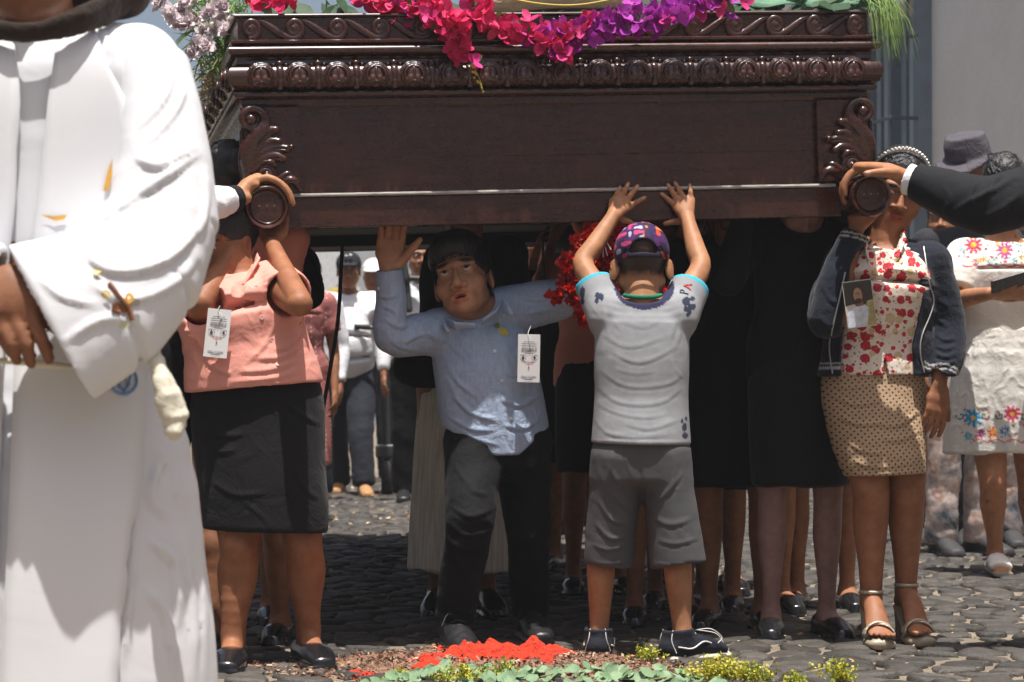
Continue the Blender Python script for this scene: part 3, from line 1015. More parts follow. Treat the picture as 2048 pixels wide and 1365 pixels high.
def eye_mesh():
    if 'e' in EYE_ME: return EYE_ME['e']
    m, nt, b = newmat("eyeball")
    co = objco(nt)
    d = N(nt, "ShaderNodeSeparateXYZ"); L(nt, co, d.inputs[0])
    r2 = fmath(nt, 'SQRT', fmath(nt, 'ADD', fmath(nt, 'POWER', d.outputs[0], 2.0), fmath(nt, 'POWER', d.outputs[2], 2.0)))
    front = fmath(nt, 'LESS_THAN', d.outputs[1], 0.0)
    c = ramp(nt, r2, [(0.0, (.004, .003, .003)), (0.20, (.006, .004, .003)), (0.24, (.045, .02, .010)), (0.50, (.03, .014, .008)), (0.56, (.50, .44, .41)), (1.0, (.42, .34, .31))])
    L(nt, c, b.inputs["Base Color"]); b.inputs["Roughness"].default_value = .08
    bm = bmesh.new(); bmesh.ops.create_uvsphere(bm, u_segments=20, v_segments=14, radius=1.0)
    me = bpy.data.meshes.new("eye"); bm.to_mesh(me); bm.free()
    me.polygons.foreach_set("use_smooth", np.ones(len(me.polygons), bool)); me.materials.append(m)
    EYE_ME['e'] = me
    return me
def eyes(parent, root, c, Rm, s, gaze=(0, 0)):
    for q in (-1, 1):
        o = bpy.data.objects.new("eye", eye_mesh()); COL.objects.link(o); o.parent = parent
        p = np.asarray(c) + Rm @ (np.array([q * .031, -.0755, .0]) * s)
        o.location = p - base_of(root)
        o.scale = (.0128 * s,) * 3
        G = Rm @ rotz(R(gaze[0])) @ rotx(-R(gaze[1]))
        o.rotation_euler = Matrix([list(r_) for r_ in G]).to_euler()

def cub(P_, i, c, t):
    g = lambda j: P_[min(max(j, 0), len(P_) - 1)][c]
    p0, p1, p2, p3 = g(i - 1), g(i), g(i + 1), g(i + 2)
    return .5 * (2 * p1 + (-p0 + p2) * t + (2 * p0 - 5 * p1 + 4 * p2 - p3) * t * t + (-p0 + 3 * p1 - 3 * p2 + p3) * t ** 3)
def torso(S, J, prof, ease=0.0, k=.02, t0=-.2, t1=1.05):
    """prof: (t, rx, ry, forward) with t 0 at the hips and 1 at the neck base"""
    pel, nk = (J['hL'] + J['hR']) / 2, J['nk']
    ah, as_ = unit(J['hR'] - J['hL']), unit(J['sR'] - J['sL'])
    fw = J['fw']
    P_ = [p for p in prof if t0 <= p[0] <= t1]
    # interpolate exact ends
    ts = [p[0] for p in prof]
    def at(t): return [float(np.interp(t, ts, [p[i] for p in prof])) for i in (1, 2, 3)]
    if t0 > ts[0] and all(abs(p[0] - t0) > 1e-6 for p in P_): P_ = [(t0, *at(t0))] + P_
    if t1 < ts[-1] and all(abs(p[0] - t1) > 1e-6 for p in P_): P_ = P_ + [(t1, *at(t1))]
    cen = [pel + (nk - pel) * p[0] + fw * p[3] for p in P_]
    G = Shape()
    for i in range(len(P_) - 1):
        for j in range(3):
            u0, u1 = j / 3, (j + 1) / 3
            a0, a1 = lerp(cen[i], cen[i + 1], u0), lerp(cen[i], cen[i + 1], u1)
            p0, p1 = P_[i], P_[i + 1]
            r0 = (cub(P_, i, 1, u0) + ease, cub(P_, i, 2, u0) + ease)
            r1 = (cub(P_, i, 1, u1) + ease, cub(P_, i, 2, u1) + ease)
            ax = unit(lerp(ah, as_, np.clip((p0[0] + p1[0]) / 2, 0, 1)))
            G.seg(a0, a1, r0, r1, k, ax, .02, .02)
    S.group(G, k)

FEM = [(-.12, .110, .085, 0), (0, .160, .112, -.01), (.2, .158, .112, -.005), (.4, .136, .098, .0), (.6, .142, .106, .012), (.76, .142, .108, .018), (.9, .118, .080, .006), (1.0, .058, .050, 0)]
MAL = [(-.12, .110, .090, 0), (0, .150, .108, 0), (.2, .145, .108, .01), (.4, .142, .108, .012), (.6, .152, .112, .01), (.78, .160, .112, .0), (.92, .125, .080, 0), (1.0, .062, .055, 0)]
def sprof(prof, w=1.0, d=1.0, belly=0.0):
    out = []
    for t, rx, ry, f in prof:
        bl = belly * math.exp(-((t - .3) / .28) ** 2)
        out.append((t, rx * w, ry * d + bl * .6, f + bl * .5))
    return out

def limbs(S, J, a=1.0, l=1.0, hands=True):
    for q in 'LR':
        sh, el, w_ = J['s' + q], J['e' + q], J['w' + q]
        S.chain([sh, lerp(sh, el, .45), el, lerp(el, w_, .35), w_], [.046 * a, .042 * a, .035 * a, .034 * a, .024 * a], .015, smooth=2)
        hp, kn, an = J['h' + q], J['k' + q], J['a' + q]
        bk = -J['fw']
        S.chain([hp, lerp(hp, kn, .45), kn, lerp(kn, an, .32) + bk * .012 * l, lerp(kn, an, .7), an], [.083 * l, .075 * l, .052 * l, .052 * l, .035 * l, .030 * l], .02, smooth=2)
        S.ell(kn - bk * .032 * l, (.030 * l, .022 * l, .034 * l), None, .02)
def foot(S, an, f, L_=.22, w=.036, k=.012):
    f = unit([f[0], f[1], 0]); g = V3(an[0], an[1], 0)
    side = np.cross(f, V3(0, 0, 1))
    S.chain([an, g - f * .18 * L_ + V3(0, 0, .035), g - f * .2 * L_ + V3(0, 0, .028)], [.03, .028, .026], k)
    S.chain([an - V3(0, 0, .02), g + f * .28 * L_ + V3(0, 0, .045), g + f * .55 * L_ + V3(0, 0, .028), g + f * .74 * L_ + V3(0, 0, .02)], [(w * .85, .028), (w, .026), (w * 1.1, .02), (w * .9, .014)], k, ax=side)
def shoe(S, an, f, L_=.24, w=.042, lift=0.0, high=0.0):
    f = unit([f[0], f[1], 0]); g = V3(an[0], an[1], lift); side = np.cross(f, V3(0, 0, 1))
    z = lambda q: V3(0, 0, q)
    S.chain([g - f * .24 * L_ + z(.04), g + z(.055), g + f * .3 * L_ + z(.048), g + f * .55 * L_ + z(.034), g + f * .74 * L_ + z(.026)], [(w * .78, .032), (w * .85, .040), (w * .98, .034), (w * 1.05, .026), (w * .82, .019)], .01, ax=side)
    S.seg(g - f * .06 * L_ + z(.06), g - f * .08 * L_ + z(.085 + high), (w * .92, w * .95), (w * .88, w * .9), .012, ax=side, rc1=.006)
    S.chain([g - f * .26 * L_ + z(.012), g + f * .1 * L_ + z(.012), g + f * .5 * L_ + z(.012), g + f * .77 * L_ + z(.012)], [(w * .86, .012), (w * .88, .012), (w * 1.12, .012), (w * .86, .012)], .004, ax=side)
def loafer(S, an, f, L_=.23, w=.040):
    f = unit([f[0], f[1], 0]); g = V3(an[0], an[1], 0); side = np.cross(f, V3(0, 0, 1)); z = lambda q: V3(0, 0, q)
    S.chain([g - f * .26 * L_ + z(.035), g - f * .1 * L_ + z(.03), g + f * .2 * L_ + z(.034), g + f * .45 * L_ + z(.034), g + f * .73 * L_ + z(.024)], [(w * .78, .032), (w * .85, .034), (w * .95, .032), (w * 1.02, .028), (w * .75, .018)], .008, ax=side)
    S.ell(g + f * .05 * L_ + z(.085), (.034, .05, .03), np.column_stack([side, f, V3(0, 0, 1)]), .006, 'sub')
    S.chain([g - f * .27 * L_ + z(.011), g + f * .1 * L_ + z(.011), g + f * .5 * L_ + z(.011), g + f * .77 * L_ + z(.011)], [(w * .84, .011), (w * .84, .011), (w * 1.1, .011), (w * .8, .011)], .004, ax=side)

def hand(S, w_, d, n, thumb, L_=.165, curl=(22, 28, 20), spread=6.0, thumb_out=40, thumb_curl=25, g=1.0):
    """wrist point, finger direction, back-of-hand normal, thumb side (+1/-1 times cross(d, n))"""
    d, n = unit(d), None if n is None else unit(n)
    n = unit(n - d * np.dot(n, d)); t = np.cross(d, n) * thumb
    u = L_ / .165
    pl = .085 * u
    S.seg(w_, w_ + d * pl * .55, (.022 * u * g, .017 * u * g), (.036 * u * g, .014 * u * g), .008, ax=t)
    S.seg(w_ + d * pl * .5, w_ + d * pl * .95, (.036 * u * g, .014 * u * g), (.036 * u * g, .0115 * u * g), .008, ax=t, rc1=.008)
    fl = [.072, .080, .074, .058]
    off = [.027, .009, -.009, -.026]
    for j in range(4):
        b_ = w_ + d * pl * (1.0, 1.02, .98, .90)[j] + t * off[j] * u * g
        sp = R(spread * (1.5 - j) / 1.5)
        dd = unit(d * math.cos(sp) + t * math.sin(sp))
        nn = n
        rr = (.0086, .0088, .0084, .0074)[j] * u * g
        pts, rad = [b_ - dd * .015 * u], [rr * 1.12]
        pos = b_
        pts.append(pos); rad.append(rr * 1.1)
        for i, fr in enumerate((.46, .30, .24)):
            a = R(curl[i] * (1 + .12 * j))
            dd, nn = unit(dd * math.cos(a) - nn * math.sin(a)), unit(nn * math.cos(a) + dd * math.sin(a))
            pos = pos + dd * fl[j] * u * fr
            pts.append(pos); rad.append(rr * (1.0, .93, .78)[i])
        for i in range(len(pts) - 1): S.seg(pts[i], pts[i + 1], rad[i], rad[i + 1], .003)
    a = R(thumb_out)
    td = unit(d * math.cos(a) + t * math.sin(a) - n * .25)
    b_ = w_ + d * pl * .22 + t * .018 * u * g
    p1 = b_ + td * .036 * u
    ca = R(thumb_curl)
    t2 = unit(td * math.cos(ca) + unit(d - t * .3) * math.sin(ca)); p2 = p1 + t2 * .030 * u; p3 = p2 + t2 * .024 * u
    for A_, B_, r0, r1 in ((b_, p1, .0155, .0115), (p1, p2, .0105, .0095), (p2, p3, .0095, .0075)): S.seg(A_, B_, r0 * u * g, r1 * u * g, .005)

def fingers(S, palm, thumbs, rs, k=.003):
    """explicit hand: list of point chains with radii"""
    for pts, r0, r1 in palm + thumbs:
        n = len(pts)
        for i in range(n - 1):
            S.seg(pts[i], pts[i + 1], lerp(r0, r1, i / (n - 1)), lerp(r0, r1, (i + 1) / (n - 1)), k)

def stand(base, H=1.55, ang=0.0, **ov):
    """joints of a standing figure facing the camera (ang 0), height H"""
    b_ = np.array([base[0], base[1], 0.0]); Rm = rotz(ang); u = H / 1.6
    def T(x, y, z): return b_ + Rm @ (np.array([x, y, z]) * u)
    J = dict(H=H, fw=Rm @ V3(0, -1, 0), hd=T(0, -.03, 1.49), hr=Rm.copy(), nk=T(0, .0, 1.345), sL=T(-.165, 0, 1.29), sR=T(.165, 0, 1.29),
             eL=T(-.215, .02, 1.01), eR=T(.215, .02, 1.01), wL=T(-.225, -.06, .775), wR=T(.225, -.06, .775),
             hL=T(-.085, 0, .83), hR=T(.085, 0, .83), kL=T(-.09, -.01, .45), kR=T(.09, -.01, .45), aL=T(-.09, .02, .075), aR=T(.09, .02, .075),
             tL=Rm @ V3(-.15, -1, 0), tR=Rm @ V3(.15, -1, 0), u=u)
    for k_, v_ in ov.items(): J[k_] = v_
    return J

SK = dict(tan=(0.34, 0.165, 0.085), dark=(0.235, 0.105, 0.054), mid=(0.29, 0.135, 0.070), light=(0.42, 0.22, 0.125))
def skinpaint(tone, layers, extra=()):
    t = np.array(tone)
    cols = dict(lip=t * np.array([.95, .62, .62]) + np.array([.03, 0, 0]), dark=(.02, .008, .006), brow=(.018, .010, .007), lash=(.012, .007, .005))
    ly = [(fn, cols[k_]) for k_, fn in layers] + list(extra)
    return paint_base(tone, *ly)

def hair(parent, root, c, Rm, s, style='short', colr=(.012, .010, .010), h=.005, extra=None, name="hair"):
    S = Shape(); c = np.asarray(c, float)
    T = lambda x, y, z: c + Rm @ (np.array([x, y, z]) * s)
    def E(x, y, z, rx, ry, rz, k=.01, op='add'): S.ell(T(x, y, z), (rx * s, ry * s, rz * s), Rm, k * s, op)
    E(0, .016, .040, .081, .099, .090)
    if style == 'boy':
        E(0, .02, .075, .080, .090, .062, k=.03); E(0, -.045, .088, .062, .05, .040, k=.03)
        E(0, .04, .0, .079, .075, .06, k=.03)
        E(0, -.10, -.030, .072, .070, .083, k=.006, op='sub')
        for q in (-1, 1): E(q * .075, -.01, -.025, .020, .028, .042, k=.004, op='sub')
        S.plane(Rm @ V3(0, .25, -1), T(0, .06, -.055))
    elif style == 'short':
        E(0, -.105, -.035, .070, .060, .090, k=.006, op='sub')
        for q in (-1, 1): E(q * .08, -.01, -.03, .022, .03, .045, k=.004, op='sub')
        S.plane(Rm @ V3(0, .3, -1), T(0, .06, -.05))
    elif style in ('bun', 'tied'):
        E(0, .03, .03, .080, .088, .085, k=.02)
        E(0, -.105, -.03, .066, .062, .086, k=.006, op='sub')
        for q in (-1, 1): E(q * .082, -.005, -.03, .018, .026, .04, k=.004, op='sub')
        S.plane(Rm @ V3(0, .3, -1), T(0, .06, -.07))
        if style == 'bun': E(0, .125, .03, .045, .036, .045, k=.01)
    elif style == 'long':
        S.chain([T(0, .05, .02), T(0, .075, -.10), T(0, .085, -.22), T(0, .09, -.30)], [(.082 * s, .055 * s), (.085 * s, .045 * s), (.075 * s, .035 * s), (.05 * s, .02 * s)], .02, ax=Rm[:, 0])
        E(0, -.105, -.035, .066, .066, .092, k=.006, op='sub')
    if extra: extra(S, T)
    st = lambda v, n: (lambda q: .0013 * s * (1 - 2 * np.sqrt(np.abs(vnoise(q)))) + .002 * s * vnoise(q * .35 + 4))(((v - c) @ Rm) * np.array([150, 150, 22]) / s)
    return build(S, name, h, hair_mat("hair_%02d" % int(colr[0] * 1000), colr), parent, disp=st, base=base_of(root))

def strands(name, parent, root, roots, tips, mids, w, mat):
    """thin curved tapering strips"""
    V, F_ = [], []
    for a, m_, b_ in zip(roots, mids, tips):
        a, m_, b_ = map(np.asarray, (a, m_, b_))
        sd = unit(np.cross(b_ - a, V3(.1, -1, .2)))
        i0 = len(V)
        for t, ww in ((0, 1), (.35, .9), (.7, .6), (1, .12)):
            p_ = (1 - t) ** 2 * a + 2 * t * (1 - t) * m_ + t * t * b_
            V += [p_ - sd * w * ww / 2, p_ + sd * w * ww / 2]
        for i in range(3): F_.append((i0 + 2 * i, i0 + 2 * i + 1, i0 + 2 * i + 3, i0 + 2 * i + 2))
    return mesh_np(name, np.array(V), np.array(F_), mat, parent, None, True, base_of(root))

def tube(name, pts, r, mat, parent, root=None, sides=8, taper=None):
    pts = [np.asarray(p, float) for p in pts]
    V, F_ = [], []
    n = len(pts)
    for i, p_ in enumerate(pts):
        d = unit(pts[min(i + 1, n - 1)] - pts[max(i - 1, 0)])
        e = unit(np.cross(d, V3(.31, .77, .17))); f = np.cross(d, e)
        rr = r * (lerp(1, taper, i / (n - 1)) if taper is not None else 1)
        for j in range(sides):
            t = 2 * math.pi * j / sides
            V.append(p_ + rr * (math.cos(t) * e + math.sin(t) * f))
    for i in range(n - 1):
        for j in range(sides):
            F_.append((i * sides + j, i * sides + (j + 1) % sides, (i + 1) * sides + (j + 1) % sides, (i + 1) * sides + j))
    off = base_of(root) if root is not None else np.zeros(3)
    o = mesh_np(name, np.array(V), np.array(F_), mat, parent, None, True, off)
    return o
def curve(pts, n=6):
    A = np.array(pts, float); e = np.vstack([2 * A[0] - A[1], A, 2 * A[-1] - A[-2]]); out = []
    for i in range(len(A) - 1):
        p0, p1, p2, p3 = e[i:i + 4]
        for j in range(n):
            t = j / n
            out.append(.5 * (2 * p1 + (-p0 + p2) * t + (2 * p0 - 5 * p1 + 4 * p2 - p3) * t * t + (-p0 + 3 * p1 - 3 * p2 + p3) * t ** 3))
    return out + [A[-1]]
def button(parent, root, p, n, r, mat):
    n = unit(n); e = unit(np.cross(n, V3(.2, .1, 1))); f = np.cross(n, e)
    V, F_ = [], []
    for rr, hh in ((r, -.001), (r, .0012), (r * .75, .0018), (r * .7, .0010)):
        for i in range(12):
            t = 2 * math.pi * i / 12
            V.append(p + rr * (math.cos(t) * e + math.sin(t) * f) + n * hh)
    for k_ in range(3):
        for i in range(12): F_.append((k_ * 12 + i, k_ * 12 + (i + 1) % 12, (k_ + 1) * 12 + (i + 1) % 12, (k_ + 1) * 12 + i))
    F_.append(tuple(range(36, 48)))
    return mesh_poly("button", np.array(V) - base_of(root), F_, mat, parent)
def onto(o, root, p, d=(0, 1, 0), lift=.001):
    """first hit of a ray from p along d on a part of a figure (world coords)"""
    off = base_of(root)
    ok, loc, n, _ = o.ray_cast(Vector(p) - Vector(off), Vector(d))
    if not ok: return np.asarray(p, float), -np.asarray(d, float)
    return np.array(loc) + off + np.array(n) * lift, np.array(n)
def person(label, J, group=None):
    g = (J['aL'] + J['aR']) / 2
    return empty("person", (g[0], g[1], 0), label, "person", group)
def topx(v):
    return 1024 + v[:, 0] / v[:, 1] * FPX, 774 - (v[:, 2] - CAMH) / v[:, 1] * FPX
def creases(items, edge=True):
    """cloth creases on the side towards the street's near end: ([(px, py)...], width px, height m); each is a ridge with a softer valley beside it"""
    cv = []
    for pts, wd, am in items:
        A = np.array(curve([(x, y, 0) for x, y in pts], 4))
        cv.append((A, wd, am))
    def f(v, n):
        px, py = topx(v)
        q = np.stack([px, py, px * 0], 1)
        r = np.zeros(len(v))
        fr = np.clip(-n[:, 1] * 2 + .3, 0, 1)
        for A, wd, am in cv:
            m = (px > A[:, 0].min() - 4 * wd) & (px < A[:, 0].max() + 4 * wd) & (py > A[:, 1].min() - 4 * wd) & (py < A[:, 1].max() + 4 * wd)
            if not m.any(): continue
            d, t = dist_poly(q[m], A)
            fade = np.clip(np.minimum(t, 1 - t) * 4, 0, 1)
            d2, _ = dist_poly(q[m], A + np.array([wd * .5, wd * 1.5, 0]))
            r[m] += am * fade * (np.exp(-(d / wd) ** 2) - (.6 * np.exp(-(d2 / (wd * 1.1)) ** 2) if edge else 0))
        return r * fr
    return f
def in_px(items, default=None):
    """helper for printed patterns: list of (cx, cy, rx, ry, angle, colour)"""
    def f(col, v, ok):
        px, py = topx(v)
        for cx, cy, rx, ry, a, c in items:
            x, y = px - cx, py - cy
            xr, yr = x * math.cos(a) + y * math.sin(a), -x * math.sin(a) + y * math.cos(a)
            col[((xr / rx) ** 2 + (yr / ry) ** 2 < 1) & ok] = c
        return col
    return f
def collar(parent, root, paths, hgt, mat, h=.004, th=.004, disp=None, name="collar"):
    S = Shape()
    for pts in paths:
        pp = [np.asarray(p[0], float) for p in pts]
        ax = [p[1] for p in pts]
        hh = [p[2] if len(p) > 2 else hgt for p in pts]
        for i in range(len(pp) - 1):
            S.seg(pp[i], pp[i + 1], (hh[i], th), (hh[i + 1], th), .006, ax=ax[i], rc0=.004, rc1=.004)
    return build(S, name, h, mat, parent, disp=disp, base=base_of(root))

def hair_strands(hobj, root, c, Rm, s, style, colr, n=900, w=.0030, seed=1, ln=(.03, .06), lift=1.02):
    """locks lying over the scalp, combed from the crown ('boy') or back to the knot ('tied')"""
    r_ = np.random.default_rng(seed); E = V3(.081, .099, .090); O = V3(0, .016, .040)
    ro, mi, ti = [], [], []
    while len(ro) < n:
        d = unit(r_.normal(0, 1, 3))
        if d[2] < -.45: continue
        p0 = O + d * E
        face_ = np.linalg.norm((p0 - V3(0, -.105, -.035)) / V3(.072, .064, .092))
        if face_ < 1.0 or (abs(p0[0]) > .06 and p0[2] < .0 and p0[1] < .03) or p0[2] < -.06: continue
        if style == 'boy':
            cr = V3(.01, .05, .125); fl = p0 - cr
            if p0[1] < .0: fl = fl + V3(.0, -.10, -.02)
        else:
            fl = V3(0, .125, .02) - p0
        nrm = unit(d / E); fl = unit(fl - nrm * np.dot(fl, nrm) + r_.normal(0, .10, 3))
        l_ = r_.uniform(*ln)
        p2 = p0 + fl * l_; q = (p2 - O) / E; p2 = O + q / max(np.linalg.norm(q), 1e-6) * E * (lift + r_.uniform(-.01, .03))
        if style == 'boy' and np.linalg.norm((p2 - V3(0, -.105, -.040)) / V3(.072, .064, .080)) < .98: p2 = lerp(p0, p2, .45)
        p1 = (p0 + p2) / 2; q = (p1 - O) / E; p1 = O + q / np.linalg.norm(q) * E * (lift + .03)
        T = lambda v: np.asarray(c) + Rm @ (v * s)
        ro.append(T(p0)); mi.append(T(p1)); ti.append(T(p2))
    o = strands("hair_locks", hobj, root, ro, ti, mi, w * s, hair_mat("hair_%02d" % int(colr[0] * 1000), colr))
    o["kind"] = "stuff"
    return o
# ================================================================== BOY IN THE GREY T-SHIRT (seen from behind)
Zb = 6.74
J = stand((P(1285, 1318, Zb)[0], Zb), 1.15, math.pi)
J.update(fw=V3(0, 1, 0), hd=P(1283, 527, 6.80), hr=rotx(-.18) @ rotz(math.pi), nk=P(1284, 604, Zb + .01),
         sL=P(1352, 622, 6.76), sR=P(1218, 622, 6.76), eL=P(1401, 535, 6.87), eR=P(1166, 528, 6.86),
         wL=P(1375, 438, 6.975), wR=P(1228, 430, 6.945), hL=P(1325, 900, Zb), hR=P(1238, 900, Zb),
         kL=P(1353, 1112, 6.71), kR=P(1203, 1112, 6.75), aL=P(1365, 1268, 6.69), aR=P(1198, 1270, 6.74))
boy = person("small boy in grey t-shirt and purple cap pushing up the litter with both hands", J)
S = Shape()
PR = [(-.1, .085, .07, 0), (0, .115, .085, 0), (.3, .105, .08, 0), (.6, .112, .08, 0), (.85, .105, .065, 0), (1.0, .045, .045, 0)]
torso(S, J, PR)
S.seg(J['sL'], J['sR'], .04, .04, .02)
S.chain([J['nk'] - V3(0, 0, .02), J['nk'] + V3(0, .01, .03), J['hd'] - V3(0, 0, .05)], [.048, .045, .046], .015)
lay = head(S, J, J['hd'], J['hr'], .93, 1, 0)
for q_ in (-1, 1):
    er = J['hr'] @ rotz(q_ * .75) @ rotx(-.1)
    S.ell(J['hd'] + J['hr'] @ V3(q_ * .076, .018, -.022), (.0065, .020, .029), er, .005)
    S.ell(J['hd'] + J['hr'] @ V3(q_ * .083, .008, -.019), (.0045, .012, .019), er, .003, 'sub')
for q in 'LR':
    sh, el, w_ = J['s' + q], J['e' + q], J['w' + q]
    S.chain([sh, lerp(sh, el, .5), el, lerp(el, w_, .35), lerp(el, w_, .8), w_], [.038, .033, .0285, .0275, .0215, .0195], .008, smooth=3)
    hp, kn, an = J['h' + q], J['k' + q], J['a' + q]
    S.chain([hp, lerp(hp, kn, .5), kn, lerp(kn, an, .3) - V3(0, .008, 0), lerp(kn, an, .72), an], [.058, .052, .039, .0365, .028, .025], .012, smooth=3)
    S.seg(an, an - V3(0, 0, .045), .024, .02, .01)
# explicit spread hands flat on the board
def zh(x, y): return 1100 + x * .2931, 340 + y * .2931
ZH = 6.915
def hp_(x, y, dz=0.0):
    a, b_ = zh(x, y); return P(a, b_, (6.980 if a < 1310 else 7.004) + dz)
for wx, kn, tips, th in (((415, 322), [(432, 212), (478, 205), (518, 218), (541, 252)], [(478, 118), (534, 95), (597, 112), (647, 190)], [(455, 300), (500, 345), (535, 352), (563, 368)]),
                         ((958, 345), [(962, 205), (915, 200), (878, 222), (858, 252)], [(955, 104), (853, 90), (804, 103), (760, 163)], [(930, 320), (880, 350), (838, 355), (785, 368)])):
    w_ = J['wR'] if wx[0] < 700 else J['wL']
    for i, (k_, t_) in enumerate(zip(kn, tips)):
        kp, tp = hp_(*k_, -.004), hp_(*t_, .004)
        S.seg(w_, kp, (.016, .013), (.0125, .0100), .008)
        r_ = (.0072, .0080, .0084, .0080)[i]
        md = lerp(kp, tp, .5) + V3(0, -.004, 0)
        S.seg(kp, md, r_ * 1.08, r_ * .98, .003); S.seg(md, tp, r_ * .98, r_ * .74, .002)
    S.seg(hp_((kn[0][0] + kn[3][0]) / 2, (kn[1][1] + kn[2][1]) / 2, -.002), lerp(w_, hp_((kn[1][0] + kn[2][0]) / 2, kn[1][1]), .4), (.026, .011), (.024, .013), .008, ax=(1, 0, 0))
    tp = [hp_(*q, .0) for q in th]
    S.chain(tp, [.014, .011, .0085, .0065], .005, smooth=1)
nails = [(near(hp_(*t_, -.006), (.0045, .008, .0052), .4), (.52, .32, .24)) for t_ in ((478, 122), (532, 101), (594, 118), (640, 192), (955, 110), (855, 96), (808, 108), (765, 167))]
hcen, hrot = J['hd'], J['hr']
def crop(v, n):
    l = (v - hcen) @ hrot / .93
    line = -.050 + .018 * vnoise(v * 90) * .4 + np.clip(np.abs(l[:, 0]) - .05, 0, 1) * .9
    w = np.clip((l[:, 2] - line) / .018, 0, 1) * (l[:, 1] > -.02) * (np.abs(l[:, 0]) < .0735)
    return w * (np.linalg.norm(l, axis=1) < .16) * .93
body = build(S, "body", .0037, skin_mat("skin"), boy, keep=[(J['hd'], .17), (J['eL'], .16), (J['eR'], .16), (lerp(J['kL'], J['aL'], .6), .16), (lerp(J['kR'], J['aR'], .6), .16), (J['wL'] + unit(J['wL'] - J['eL']) * .07, .125), (J['wR'] + unit(J['wR'] - J['eR']) * .07, .125)], coarse=1.9, paint=skinpaint((.37, .185, .095), [], nails + [(crop, (.020, .014, .011))]))

# t-shirt
S = Shape()
PS = [(-.08, .134, .118, 0), (.1, .130, .110, 0), (.35, .124, .092, 0), (.6, .126, .092, 0), (.85, .118, .078, 0), (.97, .078, .058, 0)]
torso(S, J, PS, .003, k=.02)
S.seg(J['sL'] + V3(0, 0, .0), J['sR'], .052, .052, .03)
hem = {}
for q, hx in (('R', (1165, 590)), ('L', (1397, 600))):
    sh, el = J['s' + q], J['e' + q]
    d = unit(el - sh); e1 = sh + d * (.105 if q == 'R' else .100)
    S.seg(sh - V3(0, 0, .022), e1, (.058, .054), (.054, .052), .02, rc1=.004)
    S.seg(sh + d * .05, e1 + d * .04, .040, .047, .006, op='sub')
    hem[q] = (e1, d)
S.ell(J['nk'] + V3(0, -.006, .032), (.060, .075, .042), rotx(.2), .008, 'sub')
S.plane(V3(-.02, 0, -1), P(1280, 889, 6.65), k=.002)
items = [([(1184, 877), (1280, 880), (1377, 879)], 2, -.0028), ([(1200, 668), (1260, 694), (1345, 668)], 6, .0030), ([(1215, 700), (1280, 726), (1362, 690)], 5, .0034), ([(1192, 736), (1250, 772), (1330, 770), (1368, 748)], 5, .0032), ([(1190, 772), (1240, 806), (1320, 806), (1370, 770)], 5, .0036),
         ([(1192, 806), (1232, 826), (1290, 836), (1345, 826)], 4, .0026), ([(1240, 846), (1300, 858), (1366, 836)], 5, .0032), ([(1186, 838), (1215, 866), (1262, 872)], 5, .0030), ([(1190, 862), (1260, 876), (1370, 864)], 4, .0016),
         ([(1240, 640), (1285, 655), (1325, 638)], 6, .0022), ([(1218, 735), (1270, 748), (1310, 742)], 4, .0014), ([(1330, 700), (1352, 742), (1370, 760)], 4, .0022),
         ([(1206, 598), (1210, 640), (1222, 688)], 5, .0045), ([(1220, 596), (1226, 640), (1246, 668)], 4, .0034), ([(1352, 602), (1350, 650), (1340, 684)], 5, .0040), ([(1367, 615), (1362, 662), (1350, 700)], 5, .0034),
         ([(1182, 632), (1193, 690), (1190, 750)], 5, .0030), ([(1388, 650), (1376, 700), (1372, 770)], 5, .0030), ([(1176, 600), (1186, 618), (1204, 640)], 4, .003), ([(1395, 640), (1382, 652), (1368, 662)], 4, .003)]
def shirtpaint(v, n):
    px = 1024 + v[:, 0] / v[:, 1] * FPX
    py = 774 - (v[:, 2] - CAMH) / v[:, 1] * FPX
    g = .275 + .018 * vnoise(v * 60)
    col = np.stack([g * .98, g * 1.0, g * 1.05], 1)
    for q in 'LR':
        e1, d = hem[q]
        w = ((v - e1) @ d > -.016) & (np.linalg.norm(v - e1, axis=1) < .09)
        col[w] = (.055, .40, .52)
    # neck rib
    e_o = ((px - 1289) / 60) ** 2 + ((py - 574) / 46) ** 2
    col[(e_o < 1) & (v[:, 1] < 6.78)] = (.028, .028, .065)
    # printed paw marks and letters on the sleeves and the side
    navy = (.030, .036, .062)
    def blob(cx, cy, rx, ry, c=navy, a=0.0):
        x, y = px - cx, py - cy
        x, y = x * math.cos(a) + y * math.sin(a), -x * math.sin(a) + y * math.cos(a)
        m_ = ((x / rx) ** 2 + (y / ry) ** 2 < 1) & (v[:, 1] < 6.80)
        col[m_] = c
    for cx, cy, rx, ry in ((1196, 592, 6, 7), (1193, 603, 4.5, 5), (1203, 594, 4, 8), (1165, 585, 5, 12), (1165, 603, 4, 7),
                           (1373, 603, 8, 9), (1384, 614, 8, 7), (1372, 618, 5, 6), (1378, 624, 5, 8), (1385, 598, 5, 5), (1376, 630, 4, 5),
                           (1369, 855, 5, 9), (1372, 838, 3, 4), (1364, 842, 3, 4), (1370, 872, 6, 6)): blob(cx, cy, rx, ry)
    return col
M_GREYT = cloth("grey_jersey", attr=True, rough=.9, vary=.06, wr_scale=14, wr_k=.06)
shirt = build(S, "t_shirt", .0042, M_GREYT, boy, disp=dsum(lambda v, n: .36 * creases(items)(v, n), wr((6, 6, 5), .0016, 3.1), wr((26, 26, 30), .0004, 9.0)), paint=shirtpaint)
